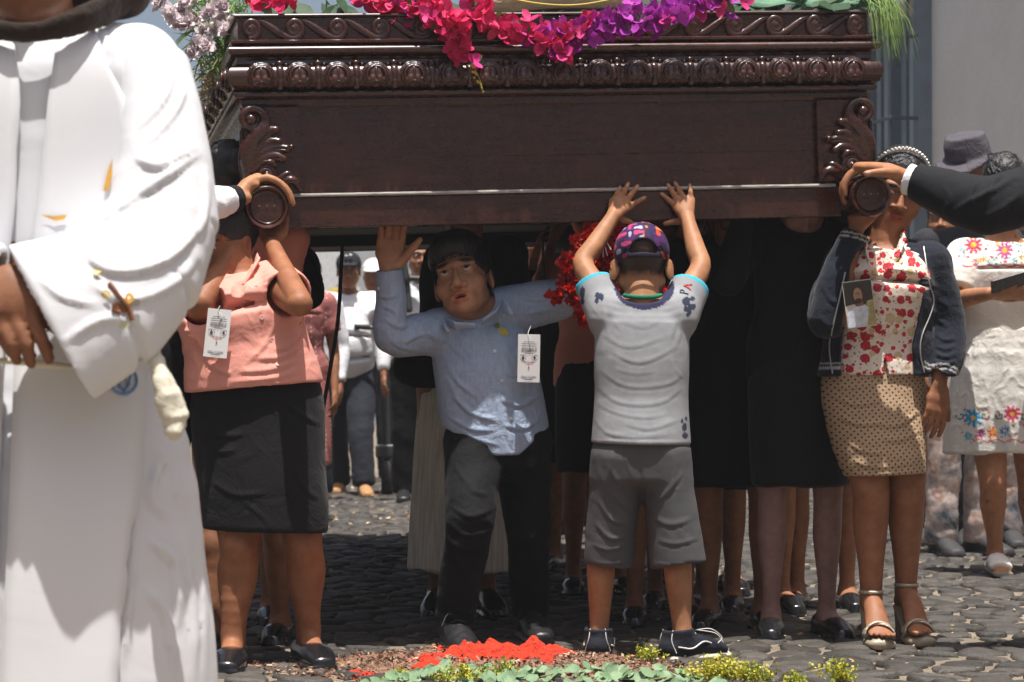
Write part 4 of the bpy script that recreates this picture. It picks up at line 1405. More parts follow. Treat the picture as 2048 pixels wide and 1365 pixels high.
# letters P A printed across the right sleeve, following it
def text_mesh(name, s, size, mat, parent, M, ext=.0004, align='CENTER'):
    cu = bpy.data.curves.new(name, 'FONT'); cu.body = s; cu.size = size; cu.align_x = align; cu.align_y = 'CENTER'; cu.extrude = ext; cu.resolution_u = 3
    o = bpy.data.objects.new(name, cu); COL.objects.link(o)
    dg = bpy.context.evaluated_depsgraph_get()
    me = bpy.data.meshes.new_from_object(o.evaluated_get(dg)); me.name = name
    bpy.data.objects.remove(o); bpy.data.curves.remove(cu)
    me.transform(M)
    me.materials.clear(); me.materials.append(mat)
    ob = bpy.data.objects.new(name, me); COL.objects.link(ob); ob.parent = parent
    return ob
def decal_frame(p, n, up, rot=0.0):
    n = unit(n); x = unit(np.cross(up, n)); y = np.cross(n, x)
    M = np.eye(4); c, s = math.cos(rot), math.sin(rot)
    M[:3, 0] = x * c + y * s; M[:3, 1] = -x * s + y * c; M[:3, 2] = n; M[:3, 3] = p
    return Matrix([list(r_) for r_ in M])
for ch, (x_, y_), colr, sz in (("P", (1369, 585), (.030, .036, .07), .036), ("A", (1376, 573), (.45, .04, .05), .032)):
    p_, n_ = onto(shirt, boy, P(x_, y_, 6.3), unit(P(x_, y_, 7) - P(x_, y_, 6.3)), .0015)
    text_mesh("printed_letter", ch, sz, plain("print_%s" % ch, colr, .8), shirt, decal_frame(p_ - base_of(boy), n_, V3(0, 0, 1), R(75)))
# green undershirt edge
S = Shape()
S.chain([J['nk'] + V3(.052 * math.sin(t), -.020 - .030 * math.cos(t), .020 - .010 * math.cos(t)) for t in np.linspace(-1.2, 1.2, 7)], [.006] * 7, .003, smooth=2)
build(S, "undershirt", .003, cloth("green_cotton", (.012, .16, .09)), boy)

# shorts
S = Shape()
pel = (J['hL'] + J['hR']) / 2
S.chain([pel + V3(0, 0, .05), pel, pel - V3(0, 0, .075)], [(.120, .094), (.132, .108), (.136, .104)], .02, ax=(1, 0, 0), ends=(.01, .03))
for q, kx in (('R', (1217, 1130)), ('L', (1357, 1130))):
    hp = J['h' + q]; en = P(kx[0], kx[1], J['k' + q][1])
    S.chain([hp - V3(0, 0, .02), lerp(hp, en, .5), en], [(.074, .098), (.070, .080), (.066 if q == 'R' else .076, .068)], .016, ax=(1, 0, 0), ends=(.05, .004))
    S.seg(en + V3(0, 0, .05), en - V3(0, 0, .02), .05, .058, .003, op='sub')
items = [([(1276, 905), (1284, 960), (1286, 1012)], 5, -.005), ([(1212, 925), (1245, 980), (1280, 1005)], 5, .0040), ([(1200, 955), (1236, 1004), (1272, 1022)], 5, .0036), ([(1194, 1000), (1222, 1040), (1262, 1050)], 5, .0046),
         ([(1188, 1045), (1218, 1076), (1256, 1074)], 5, .0040), ([(1296, 1004), (1330, 990), (1366, 945)], 5, .0036), ([(1300, 1034), (1340, 1050), (1388, 1036)], 6, .0030), ([(1226, 892), (1222, 930), (1210, 985)], 5, .0036), ([(1386, 930), (1392, 1000), (1402, 1080)], 5, .0036),
         ([(1184, 1088), (1212, 1100), (1252, 1092)], 4, .0026), ([(1312, 1080), (1350, 1088), (1402, 1076)], 4, .0022), ([(1178, 1122), (1215, 1128), (1258, 1124)], 3, .0016), ([(1304, 1126), (1350, 1132), (1412, 1128)], 3, .0016), ([(1340, 895), (1350, 940), (1340, 985)], 5, .003), ([(1250, 895), (1256, 930), (1268, 965)], 4, .003)]
M_SHORT = cloth("charcoal_fleece", (.082, .082, .085), rough=.95, vary=.12, weave=700, wr_scale=14, wr_k=.08)
build(S, "shorts", .005, M_SHORT, boy, disp=dsum(creases(items), wr((8, 8, 12), .0022, 6.6), wr((30, 30, 40), .0008, 1.0)))
# socks and high-top shoes
M_SOCK = cloth("red_sock", (.20, .018, .03))
M_CANV = cloth("navy_canvas", (.016, .018, .026), rough=.8)
M_RUB = plain("white_rubber", (.60, .55, .47), .7, vary=.15, nscale=60)
M_WHITE = plain("white_thread", (.7, .68, .64), .7)
for q, f in (('R', V3(.10, 1, 0)), ('L', V3(.80, .60, 0))):
    an = J['a' + q]; f = unit(f); side = np.cross(f, V3(0, 0, 1)); g = V3(an[0], an[1], 0)
    S = Shape(); S.seg(an + V3(0, 0, .008), an - V3(0, 0, .035), .0315, .033, .003, rc0=.004)
    build(S, "sock", .004, M_SOCK, boy)
    S = Shape()
    z = lambda q_: V3(0, 0, q_)
    S.seg(g - f * .012 + z(.035), g - f * .016 + z(.088), (.037, .048), (.039, .046), .008, ax=side, rc1=.004)
    S.chain([g - f * .045 + z(.04), g + f * .03 + z(.045), g + f * .08 + z(.038), g + f * .128 + z(.030)], [(.032, .03), (.036, .034), (.038, .027), (.034, .018)], .012, ax=side)
    S.seg(g - f * .012 + z(.075), g - f * .014 + z(.10), (.029, .034), (.030, .036), .003, ax=side, op='sub')
    up = build(S, "shoe", .0036, M_CANV, boy)
    S = Shape()
    S.chain([g - f * .052 + z(.013), g + f * .02 + z(.013), g + f * .09 + z(.013), g + f * .142 + z(.013)], [(.036, .013), (.037, .013), (.043, .013), (.034, .013)], .004, ax=side)
    build(S, "sole", .0036, M_RUB, up, base=base_of(boy))
    for sg in (-1, 1):
        pts = curve([g - f * .050 + side * sg * .020 + z(.090), g - f * .058 + side * sg * .024 + z(.062), g - f * .050 + side * sg * .034 + z(.030)], 4)
        tube("stitching", pts, .0013, M_WHITE, up, boy, 5)
        pts = curve([g - f * .045 + side * sg * .037 + z(.046), g + f * .0 + side * sg * .040 + z(.040), g + f * .04 + side * sg * .039 + z(.056), g + f * .072 + side * sg * .034 + z(.050)], 4)
        S = Shape(); S.chain(pts, [.0026] * len(pts), .002, smooth=1)
        build(S, "side_stripe", .0026, M_WHITE, up, base=base_of(boy))
    for i in range(4):
        y_ = .030 + i * .016; zz = .083 - i * .010
        tube("lace", [g + f * y_ - side * .020 + z(zz - .008), g + f * (y_ + .004) + z(zz), g + f * y_ + side * .020 + z(zz - .008)], .0022, M_WHITE, up, boy, 6)
    if q == 'L':
        tube("lace", curve([g + f * .035 + side * .012 + z(.085), g + f * .07 + side * .035 + z(.088), g + f * .10 + side * .045 + z(.065), g + f * .085 + side * .046 + z(.05)], 4), .0013, M_WHITE, up, boy, 6)
        tube("lace", curve([g + f * .04 + side * .01 + z(.085), g + f * .09 + side * .03 + z(.075), g + f * .11 + side * .04 + z(.05)], 4), .0013, M_WHITE, up, boy, 6)
# cap worn backwards: opening with strap at the back
S = Shape()
hc = J['hd']; hr = J['hr']; s_ = .93
T = lambda x, y, z: hc + hr @ (np.array([x, y, z]) * s_)
S.ell(T(0, .014, .030), (.0815 * s_, .101 * s_, .088 * s_), hr, .004)
S.ell(T(0, .014, .022), (.0770 * s_, .096 * s_, .082 * s_), hr, .002, 'sub')
S.plane(hr @ V3(0, .05, -1), T(0, .10, -.006))
S.ell(T(0, .118, .004), (.043 * s_, .05 * s_, .042 * s_), hr, .003, 'sub')
S.chain([T(.045, .094, .001), T(.022, .106, .0), T(0, .109, .0), T(-.022, .106, .0), T(-.045, .092, .001)], [(.003, .008)] * 5, .002, ax=hr @ V3(0, 1, 0))
S.chain([T(-.05, -.085, .004), T(0, -.13, -.004), T(.05, -.085, .004)], [(.03, .003), (.045, .003), (.03, .003)], .01, ax=hr @ V3(0, 1, 0))
S.ell(T(0, .012, .116), (.007, .007, .004), hr, .002)
def cappaint(v, n):
    l = (v - hc) @ hr / s_
    q = np.stack([l[:, 0], l[:, 2], l[:, 1] * 0], 1)
    b_ = vnoise(q * 55 + 4.2) + .5 * vnoise(q * 120)
    col = np.tile([.030, .016, .060], (len(v), 1))
    col[b_ > .25] = (.075, .02, .10)
    b2 = vnoise(q * 62 + 11.7)
    xl = l[:, 0] > 0
    col[(b2 > .30) & xl] = (.46, .05, .13)
    col[(b2 < -.42) & xl] = (.34, .36, .52)
    col[(b2 > .33) & ~xl] = (.52, .06, .035)
    col[(vnoise(q * 90 + 31) > .52) & ~xl] = (.60, .20, .03)
    st = (np.abs(l[:, 2]) < .0095) & (np.abs(l[:, 0]) < .046) & (l[:, 1] > .08)
    col[st] = (.012, .012, .014)
    hol = np.linalg.norm((l - np.array([0, .118, .004])) / np.array([.046, .05, .0455]), axis=1)
    col[(hol < 1.06) & (l[:, 1] > .06)] = (.014, .010, .022)
    return col
build(S, "cap", .0034, cloth("cap_print", attr=True, rough=.7, vary=.05, wr_k=.05), boy, paint=cappaint)
# ================================================================== BOY IN THE BLUE SHIRT, ducking under the litter
J = stand((P(985, 1290, 7.1)[0], 7.1), 1.36, 0)
HR = roty(-R(14)) @ rotz(-R(8)) @ rotx(-R(17))
J.update(hd=P(925, 560, 7.12), hr=HR, nk=P(952, 634, 7.15), sL=P(880, 655, 7.12), sR=P(1022, 612, 7.15), eL=P(792, 668, 7.02), eR=P(1134, 590, 7.12),
         wL=P(777, 536, 6.99), wR=P(1184, 500, 7.09), hL=P(948, 882, 7.12), hR=P(1042, 880, 7.15), kL=P(940, 1040, 6.95), kR=P(1056, 1062, 7.16), aL=P(908, 1246, 7.0), aR=P(1060, 1234, 7.26))
blue = person("dark-haired boy in light blue shirt looking up as he ducks under the litter", J)
S = Shape()
PR = [(-.1, .10, .08, 0), (0, .135, .10, .0), (.3, .135, .105, .01), (.55, .135, .10, .008), (.8, .125, .085, 0), (1.0, .05, .048, 0)]
torso(S, J, PR)
S.seg(J['sL'], J['sR'], .042, .042, .02)
S.chain([J['nk'] - V3(0, 0, .03), J['nk'] + V3(-.008, -.01, .03), J['hd'] + HR @ V3(0, .03, -.05)], [.056, .050, .048], .015)
HS = 1.05
lay = head(S, J, J['hd'], HR, HS, 1, .62, 1.08, long=1.28, jaw=.84)
limbs(S, J, .86, .84)
hand(S, J['wL'] + V3(0, 0, -.012), V3(.08, .02, 1), V3(-.1, 1, -.1), -1, .180, (4, 6, 6), 4, 40, 4, 1.02)
hand(S, J['wR'], V3(.06, -.15, 1), V3(0, 1, .1), 1, .145, (6, 8, 6), 5, 40, 10)
for q in 'LR': S.seg(J['a' + q], J['a' + q] - V3(0, 0, .04), .03, .028, .01)
body = build(S, "body", .0029, skin_mat("skin"), blue, keep=[(J['hd'], .155), (J['wL'] + unit(J['wL'] - J['eL']) * .07, .125), (J['wR'] + unit(J['wR'] - J['eR']) * .07, .125)], paint=skinpaint((.44, .235, .135), lay))
eyes(body, blue, J['hd'], HR, HS, (4, 20))
def fr(S, T):
    pass
hb = hair(blue, blue, J['hd'], HR, HS * .99, 'boy', (.0085, .0075, .008), .0045)
hair_strands(hb, blue, J['hd'], HR, HS * 1.0, 'boy', (.0085, .0075, .008), 1500, .0036, 3, (.03, .065), 1.035)

# shirt
M_BLUE = cloth("chambray", (.34, .42, .55), rough=.85, vary=.10, weave=1100, wr_scale=24, wr_k=.30, streak=(120, (1, 1, .2), .12))
S = Shape()
PS = [(-.12, .142, .115, .0), (0, .146, .116, .002), (.3, .148, .116, .004), (.55, .145, .114, .006), (.8, .135, .10, .004), (.95, .085, .066, 0)]
torso(S, J, PS, .004, k=.02)
S.seg(J['sL'], J['sR'], .052, .052, .03)
S.chain([J['sL'] + V3(.02, 0, -.015), lerp(J['sL'], J['eL'], .5) - V3(0, 0, .012), J['eL'] - V3(.012, 0, .006), lerp(J['eL'], J['wL'], .5) - V3(.004, 0, 0), J['wL'] - V3(0, 0, .006)], [.062, .060, .052, .043, .038], .02, smooth=3, ends=(None, .003))
S.seg(J['wL'] - V3(0, 0, .02), J['wL'] + V3(0, 0, .03), .027, .031, .002, op='sub')
S.chain([J['sR'] - V3(.02, 0, .012), lerp(J['sR'], J['eR'], .5) - V3(0, 0, .008), J['eR'] - V3(0, 0, .004), lerp(J['eR'], J['wR'], .5), J['wR']], [.068, .064, .054, .044, .038], .02, smooth=3, ends=(None, .003))
S.ell(J['nk'] + V3(-.006, -.03, .035), (.064, .075, .045), HR @ rotx(.5), .006, 'sub')
# curved shirt-tail hem
S.plane(V3(-.55, 0, -1), P(905, 866, 7.0), k=.003)
S.plane(V3(.9, 0, -1), P(1062, 890, 7.0), k=.003)
S.plane(V3(0, 0, -1), P(1035, 912, 7.0), k=.003)
items = [([(962, 650), (975, 720), (990, 790), (1010, 860), (1030, 905)], 4, .0022), ([(976, 648), (990, 720), (1004, 790), (1025, 860)], 3, .0012),
         ([(800, 690), (850, 668), (890, 690)], 6, .006), ([(820, 640), (855, 660), (880, 700)], 6, .005), ([(770, 640), (800, 655), (830, 640)], 5, .005), ([(760, 610), (785, 622), (800, 640)], 4, .004), ([(765, 655), (790, 690), (840, 704)], 5, .004),
         ([(752, 590), (775, 596), (798, 588)], 3, .003), ([(880, 700), (910, 760), (960, 800)], 6, .0045), ([(884, 730), (915, 800), (960, 850)], 6, .004), ([(900, 790), (950, 830), (1000, 842)], 5, .004), ([(892, 830), (940, 858), (990, 862)], 5, .0035),
         ([(1000, 800), (1040, 812), (1080, 790)], 5, .004), ([(1005, 850), (1045, 858), (1082, 838)], 5, .004), ([(1040, 640), (1050, 680), (1040, 720)], 5, .004), ([(1056, 600), (1072, 640), (1066, 690)], 6, .006), ([(1030, 590), (1075, 600), (1120, 585)], 5, .005), ([(1050, 630), (1095, 620), (1130, 625)], 5, .005), ([(1085, 560), (1100, 590), (1110, 630)], 5, .005),
         ([(885, 660), (900, 690), (930, 720)], 5, .0035), ([(905, 650), (925, 690), (955, 730)], 5, .003), ([(1000, 745), (1030, 752), (1060, 742)], 4, .002), ([(870, 645), (900, 655), (930, 690)], 5, .004), ([(915, 855), (955, 880), (1005, 892)], 4, .003)]
shirt = build(S, "shirt", .0044, M_BLUE, blue, disp=dsum(lambda v, n: 1.1 * creases(items)(v, n), wr((8, 8, 10), .0028, 2.2), wr((24, 24, 34), .0007, 5.0, True)))
ct, cb = V3(0, -.4, 1), V3(0, -.5, 1)
def cp(x, y, Y): return P(x, y, Y)
collar(shirt, blue, [[(cp(1000, 590, 7.20), V3(.2, -.2, 1), .020), (cp(1004, 606, 7.12), V3(.45, -.45, .9), .022), (cp(990, 628, 7.035), V3(.6, -.5, .7), .022), (cp(966, 644, 7.005), V3(.75, -.5, .5), .016)],
                     [(cp(1010, 615, 7.05), V3(.4, -.6, .7), .020), (cp(1022, 628, 7.01), V3(.6, -.5, .6), .006)],
                     [(cp(878, 628, 7.19), V3(-.1, -.2, 1), .018), (cp(884, 642, 7.11), V3(-.3, -.5, .8), .018), (cp(912, 652, 7.00), V3(-.2, -.7, .7), .015), (cp(950, 652, 6.995), V3(0, -.7, .7), .010)],
                     [(cp(888, 650, 7.045), V3(-.3, -.6, .7), .016), (cp(896, 664, 7.01), V3(-.3, -.6, .6), .006)]], 0.02, M_BLUE, th=.0055, disp=wr((30, 30, 30), .0015, 1.0))
M_BTN = plain("shirt_button", (.62, .60, .55), .35)
for x_, y_ in ((989, 703), (1003, 762), (1022, 838), (757, 577)):
    p_, n_ = onto(shirt, blue, P(x_, y_, 6.4), unit(P(x_, y_, 7) - P(x_, y_, 6.4)))
    button(shirt, blue, p_, n_, .0052, M_BTN)
# embroidered pineapple
def patch(name, px, py, rx, ry, ang, mat, part, root, Y=6.4, n=12, lift=.0018):
    V = []
    for i in range(n):
        t = 2 * math.pi * i / n; x, y = rx * math.cos(t), ry * math.sin(t)
        x_, y_ = px + x * math.cos(ang) - y * math.sin(ang), py + x * math.sin(ang) + y * math.cos(ang)
        V.append(onto(part, root, P(x_, y_, Y), unit(P(x_, y_, 7) - P(x_, y_, Y)), lift)[0])
    c_ = onto(part, root, P(px, py, Y), unit(P(px, py, 7) - P(px, py, Y)), lift * 1.8)[0]
    V.append(c_)
    F_ = [(i, (i + 1) % n, n) for i in range(n)]
    return mesh_poly(name, np.array(V) - base_of(root), F_, mat, part, smooth=True)
M_YEL = plain("yellow_thread", (.62, .50, .06), .7, bumpk=.5, nscale=200); M_GRN = plain("green_thread", (.16, .26, .05), .7)
patch("embroidery", 1005, 663, 9, 6.5, R(35), M_YEL, shirt, blue); patch("embroidery", 1010, 667, 6, 5.5, R(35), M_YEL, shirt, blue)
for a_ in (-150, -125, -100, 190): patch("embroidery", 998 + 5 * math.cos(R(a_)), 656 + 5 * math.sin(R(a_)), 6, 1.8, R(a_), M_GRN, shirt, blue, n=8)
# trousers
M_BLK = cloth("black_cotton", (.0065, .0065, .0075), rough=.8, vary=.2, wr_scale=26, wr_k=.3)
S = Shape()
pel = (J['hL'] + J['hR']) / 2
S.chain([pel + V3(0, 0, .06), pel, pel - V3(0, 0, .07)], [(.135, .108), (.142, .112), (.140, .106)], .02, ax=(1, 0, 0), ends=(.02, .03))
S.chain([J['hL'], lerp(J['hL'], J['kL'], .5), J['kL'] + V3(0, -.01, 0), lerp(J['kL'], J['aL'], .5), J['aL'] + V3(0, 0, .01)], [.088, .078, .066, .060, .056], .03, ends=(.05, .004))
S.chain([J['hR'], lerp(J['hR'], J['kR'], .5), J['kR'], lerp(J['kR'], J['aR'], .5), J['aR'] + V3(0, 0, .01)], [.086, .076, .064, .058, .054], .03, ends=(.05, .004))
items = [([(900, 1010), (940, 1035), (990, 1015)], 6, .006), ([(892, 1040), (930, 1072), (985, 1060)], 6, .006), ([(890, 1075), (930, 1100), (975, 1090)], 6, .007), ([(885, 1100), (925, 1130), (965, 1120)], 6, .005), ([(890, 1200), (925, 1225), (955, 1210)], 6, .006), ([(888, 1225), (925, 1246), (955, 1235)], 5, .005),
         ([(905, 930), (940, 980), (985, 990)], 7, .005), ([(895, 900), (920, 950), (960, 985)], 6, .004), ([(1010, 1060), (1050, 1080), (1090, 1060)], 6, .004)]
build(S, "trousers", .006, M_BLK, blue, disp=dsum(creases(items), wr((9, 9, 16), .004, 1.2), wr((26, 26, 40), .0015, 8)))
M_BSHOE = plain("black_leather", (.014, .0135, .0145), .38, vary=.3, nscale=60, bumpk=.25, bscale=180)
M_LACE = plain("black_lace", (.02, .02, .022), .8)
for q, f in (('L', V3(.22, -1, 0)), ('R', V3(.2, -1, 0))):
    S = Shape(); shoe(S, J['a' + q], f, .235, .040)
    so = build(S, "shoe", .0045, M_BSHOE, blue, disp=wr((60, 60, 60), .0012, 4))
    f = unit(f); side = np.cross(f, V3(0, 0, 1)); g = V3(J['a' + q][0], J['a' + q][1], 0)
    for i in range(4):
        c_ = g + f * (.045 + .02 * i) + V3(0, 0, .098 - .011 * i)
        tube("lace", [c_ - side * .02 - V3(0, 0, .004), c_ + V3(0, 0, .003), c_ + side * .02 - V3(0, 0, .004)], .0024, M_LACE, so, blue, 6)
    tube("lace", curve([g + f * .05 + V3(0, 0, .1), g + f * .06 + side * .03 + V3(0, 0, .105), g + f * .08 + side * .05 + V3(0, 0, .075)], 4), .002, M_LACE, so, blue, 6)

# numbered procession tickets pinned to clothes
M_CARD = plain("ticket_card", (.66, .65, .64), .6, vary=.03, nscale=8)
M_INK = plain("ticket_ink", (.05, .05, .06), .7); M_REDINK = plain("ticket_red_ink", (.45, .03, .04), .7)
def ticket(c, w, hgt, n, up, num, label, thread):
    n = unit(n); x = unit(np.cross(up, n)); y = np.cross(n, x)
    t_ = empty("ticket", c, label, "ticket")
    V, F_ = [], []
    NX, NY = 4, 8
    for side in (0, 1):
        for j in range(NY + 1):
            for i in range(NX + 1):
                u_, v_ = i / NX - .5, j / NY - .5
                V.append(x * w * u_ + y * hgt * v_ + n * (.0006 * (1 - 2 * side) + .0025 * (u_ * 2) ** 2 * (1 if True else 0)))
    o2 = (NX + 1) * (NY + 1)
    for j in range(NY):
        for i in range(NX):
            a_ = j * (NX + 1) + i
            F_.append((a_, a_ + 1, a_ + NX + 2, a_ + NX + 1)); F_.append((o2 + a_, o2 + a_ + NX + 1, o2 + a_ + NX + 2, o2 + a_ + 1))
    mesh_poly("card", V, F_, M_CARD, t_, smooth=True)
    k_ = w / .0625
    fr_ = lambda dy, dx=0.0: decal_frame(x * dx * w + y * dy * hgt + n * (.0018 + .0025 * (2 * dx) ** 2), n, up)
    for s_, dy, sz, mm in (("DOMINGO DE", .195, .0082, M_INK), ("RESURRECCIÓN", .150, .0078, M_INK), ("TURNO", -.085, .0072, M_REDINK), (num, -.185, .0125, M_REDINK),
                           ("La Piadosa en Hermandad de la", -.375, .0036, M_INK), ("Consolación, Antigua, 6 P.M.", -.405, .0036, M_INK)):
        text_mesh("ticket_text", s_, sz * k_, mm, t_, fr_(dy), .0002)
    for dy, ww in ((.34, .5), (.30, .8), (.255, .84), (.105, .35), (-.44, .4)):
        p_ = y * dy * hgt + n * .0019
        mesh_poly("ticket_rule", [p_ - x * w * ww / 2 - y * .0006, p_ + x * w * ww / 2 - y * .0006, p_ + x * w * ww / 2 + y * .0006, p_ - x * w * ww / 2 + y * .0006], [(0, 1, 2, 3)], M_INK, t_)
    for sx in (-1, 1):
        cc = x * sx * .26 * w + y * .02 * hgt + n * .0024
        ringp = [cc + .0088 * k_ * (x * math.cos(a_) + y * math.sin(a_)) for a_ in np.linspace(0, 2 * math.pi, 17)]
        tube("emblem_ring", ringp, .0003, M_INK, t_, None, 4)
        pts = [(-.3, -.7), (.35, -.7), (.5, -.2), (.15, .1), (.2, .6), (-.05, .75), (-.15, .2), (-.5, -.1)] if sx < 0 else [(-.55, -.6), (-.3, .1), (0, .75), (.3, .1), (.55, -.6), (.2, -.3), (0, -.7), (-.2, -.2)]
        mesh_poly("emblem_figure", [cc + .0088 * k_ * (x * a_ + y * b_) for a_, b_ in pts], [tuple(range(8))], M_INK, t_)
    tube("thread", [np.asarray(q) - c for q in thread], .0009, plain("white_string", (.75, .74, .76), .7), t_, None, 5)
    return t_
ct = P(1057.5, 717, 6.985)
ticket(ct, .0620, .134, V3(.06, -1, .02), V3(.02, 0, 1), "3", "white paper ticket number 3 pinned to the blue shirt of the boy", curve([P(1062, 652, 7.0), P(1056, 668, 6.985), P(1061, 678, 6.98), P(1058, 684, 6.98)], 4))
# ================================================================== WOMAN IN THE SALMON BLOUSE at the left beam
J = stand((P(540, 1340, 6.6)[0], 6.6), 1.48, 0)
HR = rotz(-R(32)) @ rotx(R(14))
J.update(hd=P(446, 484, 6.70), hr=HR, nk=P(470, 548, 6.68), sL=P(400, 628, 6.62), sR=P(552, 568, 6.68), eL=P(404, 606, 6.52), eR=P(600, 608, 6.42),
         wL=P(488, 462, 6.70), wR=P(543, 488, 6.70), hL=P(462, 830, 6.64), hR=P(572, 830, 6.64), kL=P(478, 1092, 6.56), kR=P(606, 1086, 6.60), aL=P(466, 1272, 6.55), aR=P(617, 1260, 6.64))
pink = person("woman in salmon pink blouse and black skirt holding up the front beam end", J)
S = Shape()
PR = sprof(FEM, .92, 1.0)
torso(S, J, PR)
S.seg(J['sL'], J['sR'], .045, .045, .02)
S.chain([J['nk'] - V3(0, 0, .03), J['nk'] + V3(0, -.01, .02), J['hd'] + HR @ V3(0, .02, -.06)], [.055, .05, .05], .02)
HS = .98
lay = head(S, J, J['hd'], HR, HS, 1, 0, 1.05)
for q in 'LR':
    sh, el, w_ = J['s' + q], J['e' + q], J['w' + q]
    S.chain([sh, lerp(sh, el, .5), el, lerp(el, w_, .3), lerp(el, w_, .8), w_], [.045, .043, .033, .0305, .0235, .0215], .012, smooth=3)
    hp, kn, an = J['h' + q], J['k' + q], J['a' + q]
    S.chain([hp, lerp(hp, kn, .5), kn, lerp(kn, an, .33) + V3(0, .015, 0), lerp(kn, an, .72), an, an - V3(0, 0, .04)], [.085, .075, .051, .054, .037, .031, .027], .012, smooth=3)
    foot(S, an, V3(0.02, -1, 0) if q == 'L' else V3(.30, -1, 0), .2, .030)
    S.ell(kn + V3(0, -.036, .0), (.030, .022, .034), None, .02)
hand(S, J['wL'], V3(.10, .45, 1), V3(-1, -.45, .2), 1, .150, (28, 36, 30), 4, 35, 10)
hand(S, J['wR'], V3(.15, .8, .7), V3(0, .7, -.7), 1, .15, (30, 35, 25), 4, 40, 10)
lid = []
body = build(S, "body", .0046, skin_mat("skin"), pink, keep=[(J['hd'], .155), (J['eL'], .17), (J['eR'], .17), (lerp(J['kL'], J['aL'], .45), .24), (lerp(J['kR'], J['aR'], .45), .24), (J['wL'] + unit(J['wL'] - J['eL']) * .07, .125), (J['wR'] + unit(J['wR'] - J['eR']) * .07, .125)], paint=skinpaint((.300, .130, .066), lay))
eyes(body, pink, J['hd'], HR, HS, (0, -38))
hb = hair(pink, pink, J['hd'], HR, HS, 'tied', (.010, .009, .009), .005); hair_strands(hb, pink, J['hd'], HR, HS, 'tied', (.010, .009, .009), 500, .003, 5)
# blouse
M_PINK = cloth("salmon_cotton", (.70, .30, .24), rough=.8, vary=.05, weave=1200, wr_scale=14, wr_k=.22, bumpk=.12)
S = Shape()
PS = [(-.02, .165, .130, .0), (.12, .182, .150, .01), (.3, .178, .150, .015), (.5, .165, .142, .02), (.7, .162, .145, .03), (.86, .140, .105, .012), (.97, .085, .07, 0)]
torso(S, J, PS, .002, k=.03)
S.seg(J['sL'] + V3(.02, 0, 0), J['sR'] - V3(.02, 0, 0), .055, .055, .03)
for q in 'LR':
    sh, el = J['s' + q], J['e' + q]; d = unit(el - sh); e1 = lerp(sh, el, .72 if q == 'L' else .50)
    S.chain([sh, lerp(sh, e1, .5), e1], [.064, .066, .064], .03, ends=(None, .004))
    S.seg(lerp(sh, e1, .55), e1 + d * .04, .05, .060, .003, op='sub')
S.ell(J['nk'] + V3(.0, -.045, .01), (.045, .06, .06), None, .006, 'sub')
S.chain([P(478, 560, 6.52), P(474, 590, 6.50), P(470, 606, 6.49)], [.022, .016, .004], .004, op='sub')
S.plane(V3(.08, 0, -1), P(500, 775, 6.5), k=.004)
items = [([(555, 640), (530, 690), (490, 730)], 6, .004), ([(610, 655), (580, 690), (545, 700)], 6, .006), ([(605, 690), (560, 715), (500, 718)], 6, .005), ([(600, 720), (540, 740), (470, 745)], 6, .005), ([(400, 690), (420, 730), (470, 752)], 6, .006), ([(380, 650), (385, 700), (398, 740)], 6, .006), ([(600, 742), (540, 758), (450, 766)], 5, .004),
         ([(480, 605), (510, 660), (535, 720), (548, 765)], 4, .0022), ([(492, 600), (522, 656), (547, 716), (560, 762)], 3, .0014), ([(420, 630), (440, 660), (445, 700)], 6, .004), ([(540, 540), (548, 580), (545, 620)], 6, .005), ([(520, 560), (525, 600), (515, 640)], 6, .004), ([(575, 590), (585, 630), (575, 660)], 6, .004), ([(360, 660), (370, 690), (362, 720)], 6, .005)]
bl = build(S, "blouse", .0052, M_PINK, pink, disp=dsum(creases(items), wr((6, 6, 8), .0040, 1.7), wr((18, 18, 24), .0012, 4, True)))
collar(bl, pink, [[(P(512, 508, 6.72), V3(.3, -.3, 1), .014), (P(514, 524, 6.63), V3(.55, -.5, .7), .017), (P(502, 545, 6.57), V3(.6, -.6, .5), .015), (P(486, 570, 6.54), V3(.7, -.5, .3), .007)],
                  [(P(418, 545, 6.70), V3(-.2, -.3, 1), .013), (P(420, 562, 6.61), V3(-.4, -.5, .7), .015), (P(440, 576, 6.55), V3(-.4, -.6, .5), .013), (P(468, 590, 6.525), V3(-.3, -.6, .5), .006)]], .022, M_PINK, th=.005, disp=wr((25, 25, 25), .002, 2))
M_PBTN = plain("pink_button", (.62, .36, .32), .3)
for x_, y_ in ((488, 603), (523, 636), (543, 681), (556, 730)):
    p_, n_ = onto(bl, pink, P(x_, y_, 6.1), unit(P(x_, y_, 7) - P(x_, y_, 6.1)))
    button(bl, pink, p_, n_, .0065, M_PBTN)
tp, tn = onto(bl, pink, P(435, 667, 6.0), unit(P(435, 667, 7) - P(435, 667, 6.0)), .012)
ticket(P(435, 667, tp[1] - .012), .0610, .126, V3(.03, -1, .05), V3(.10, 0, 1), "5", "white paper ticket number 5 pinned to the salmon pink blouse", curve([P(440, 612, tp[1] - .01), P(436, 622, tp[1] - .013), P(444, 632, tp[1] - .013), P(438, 640, tp[1] - .013)], 4))
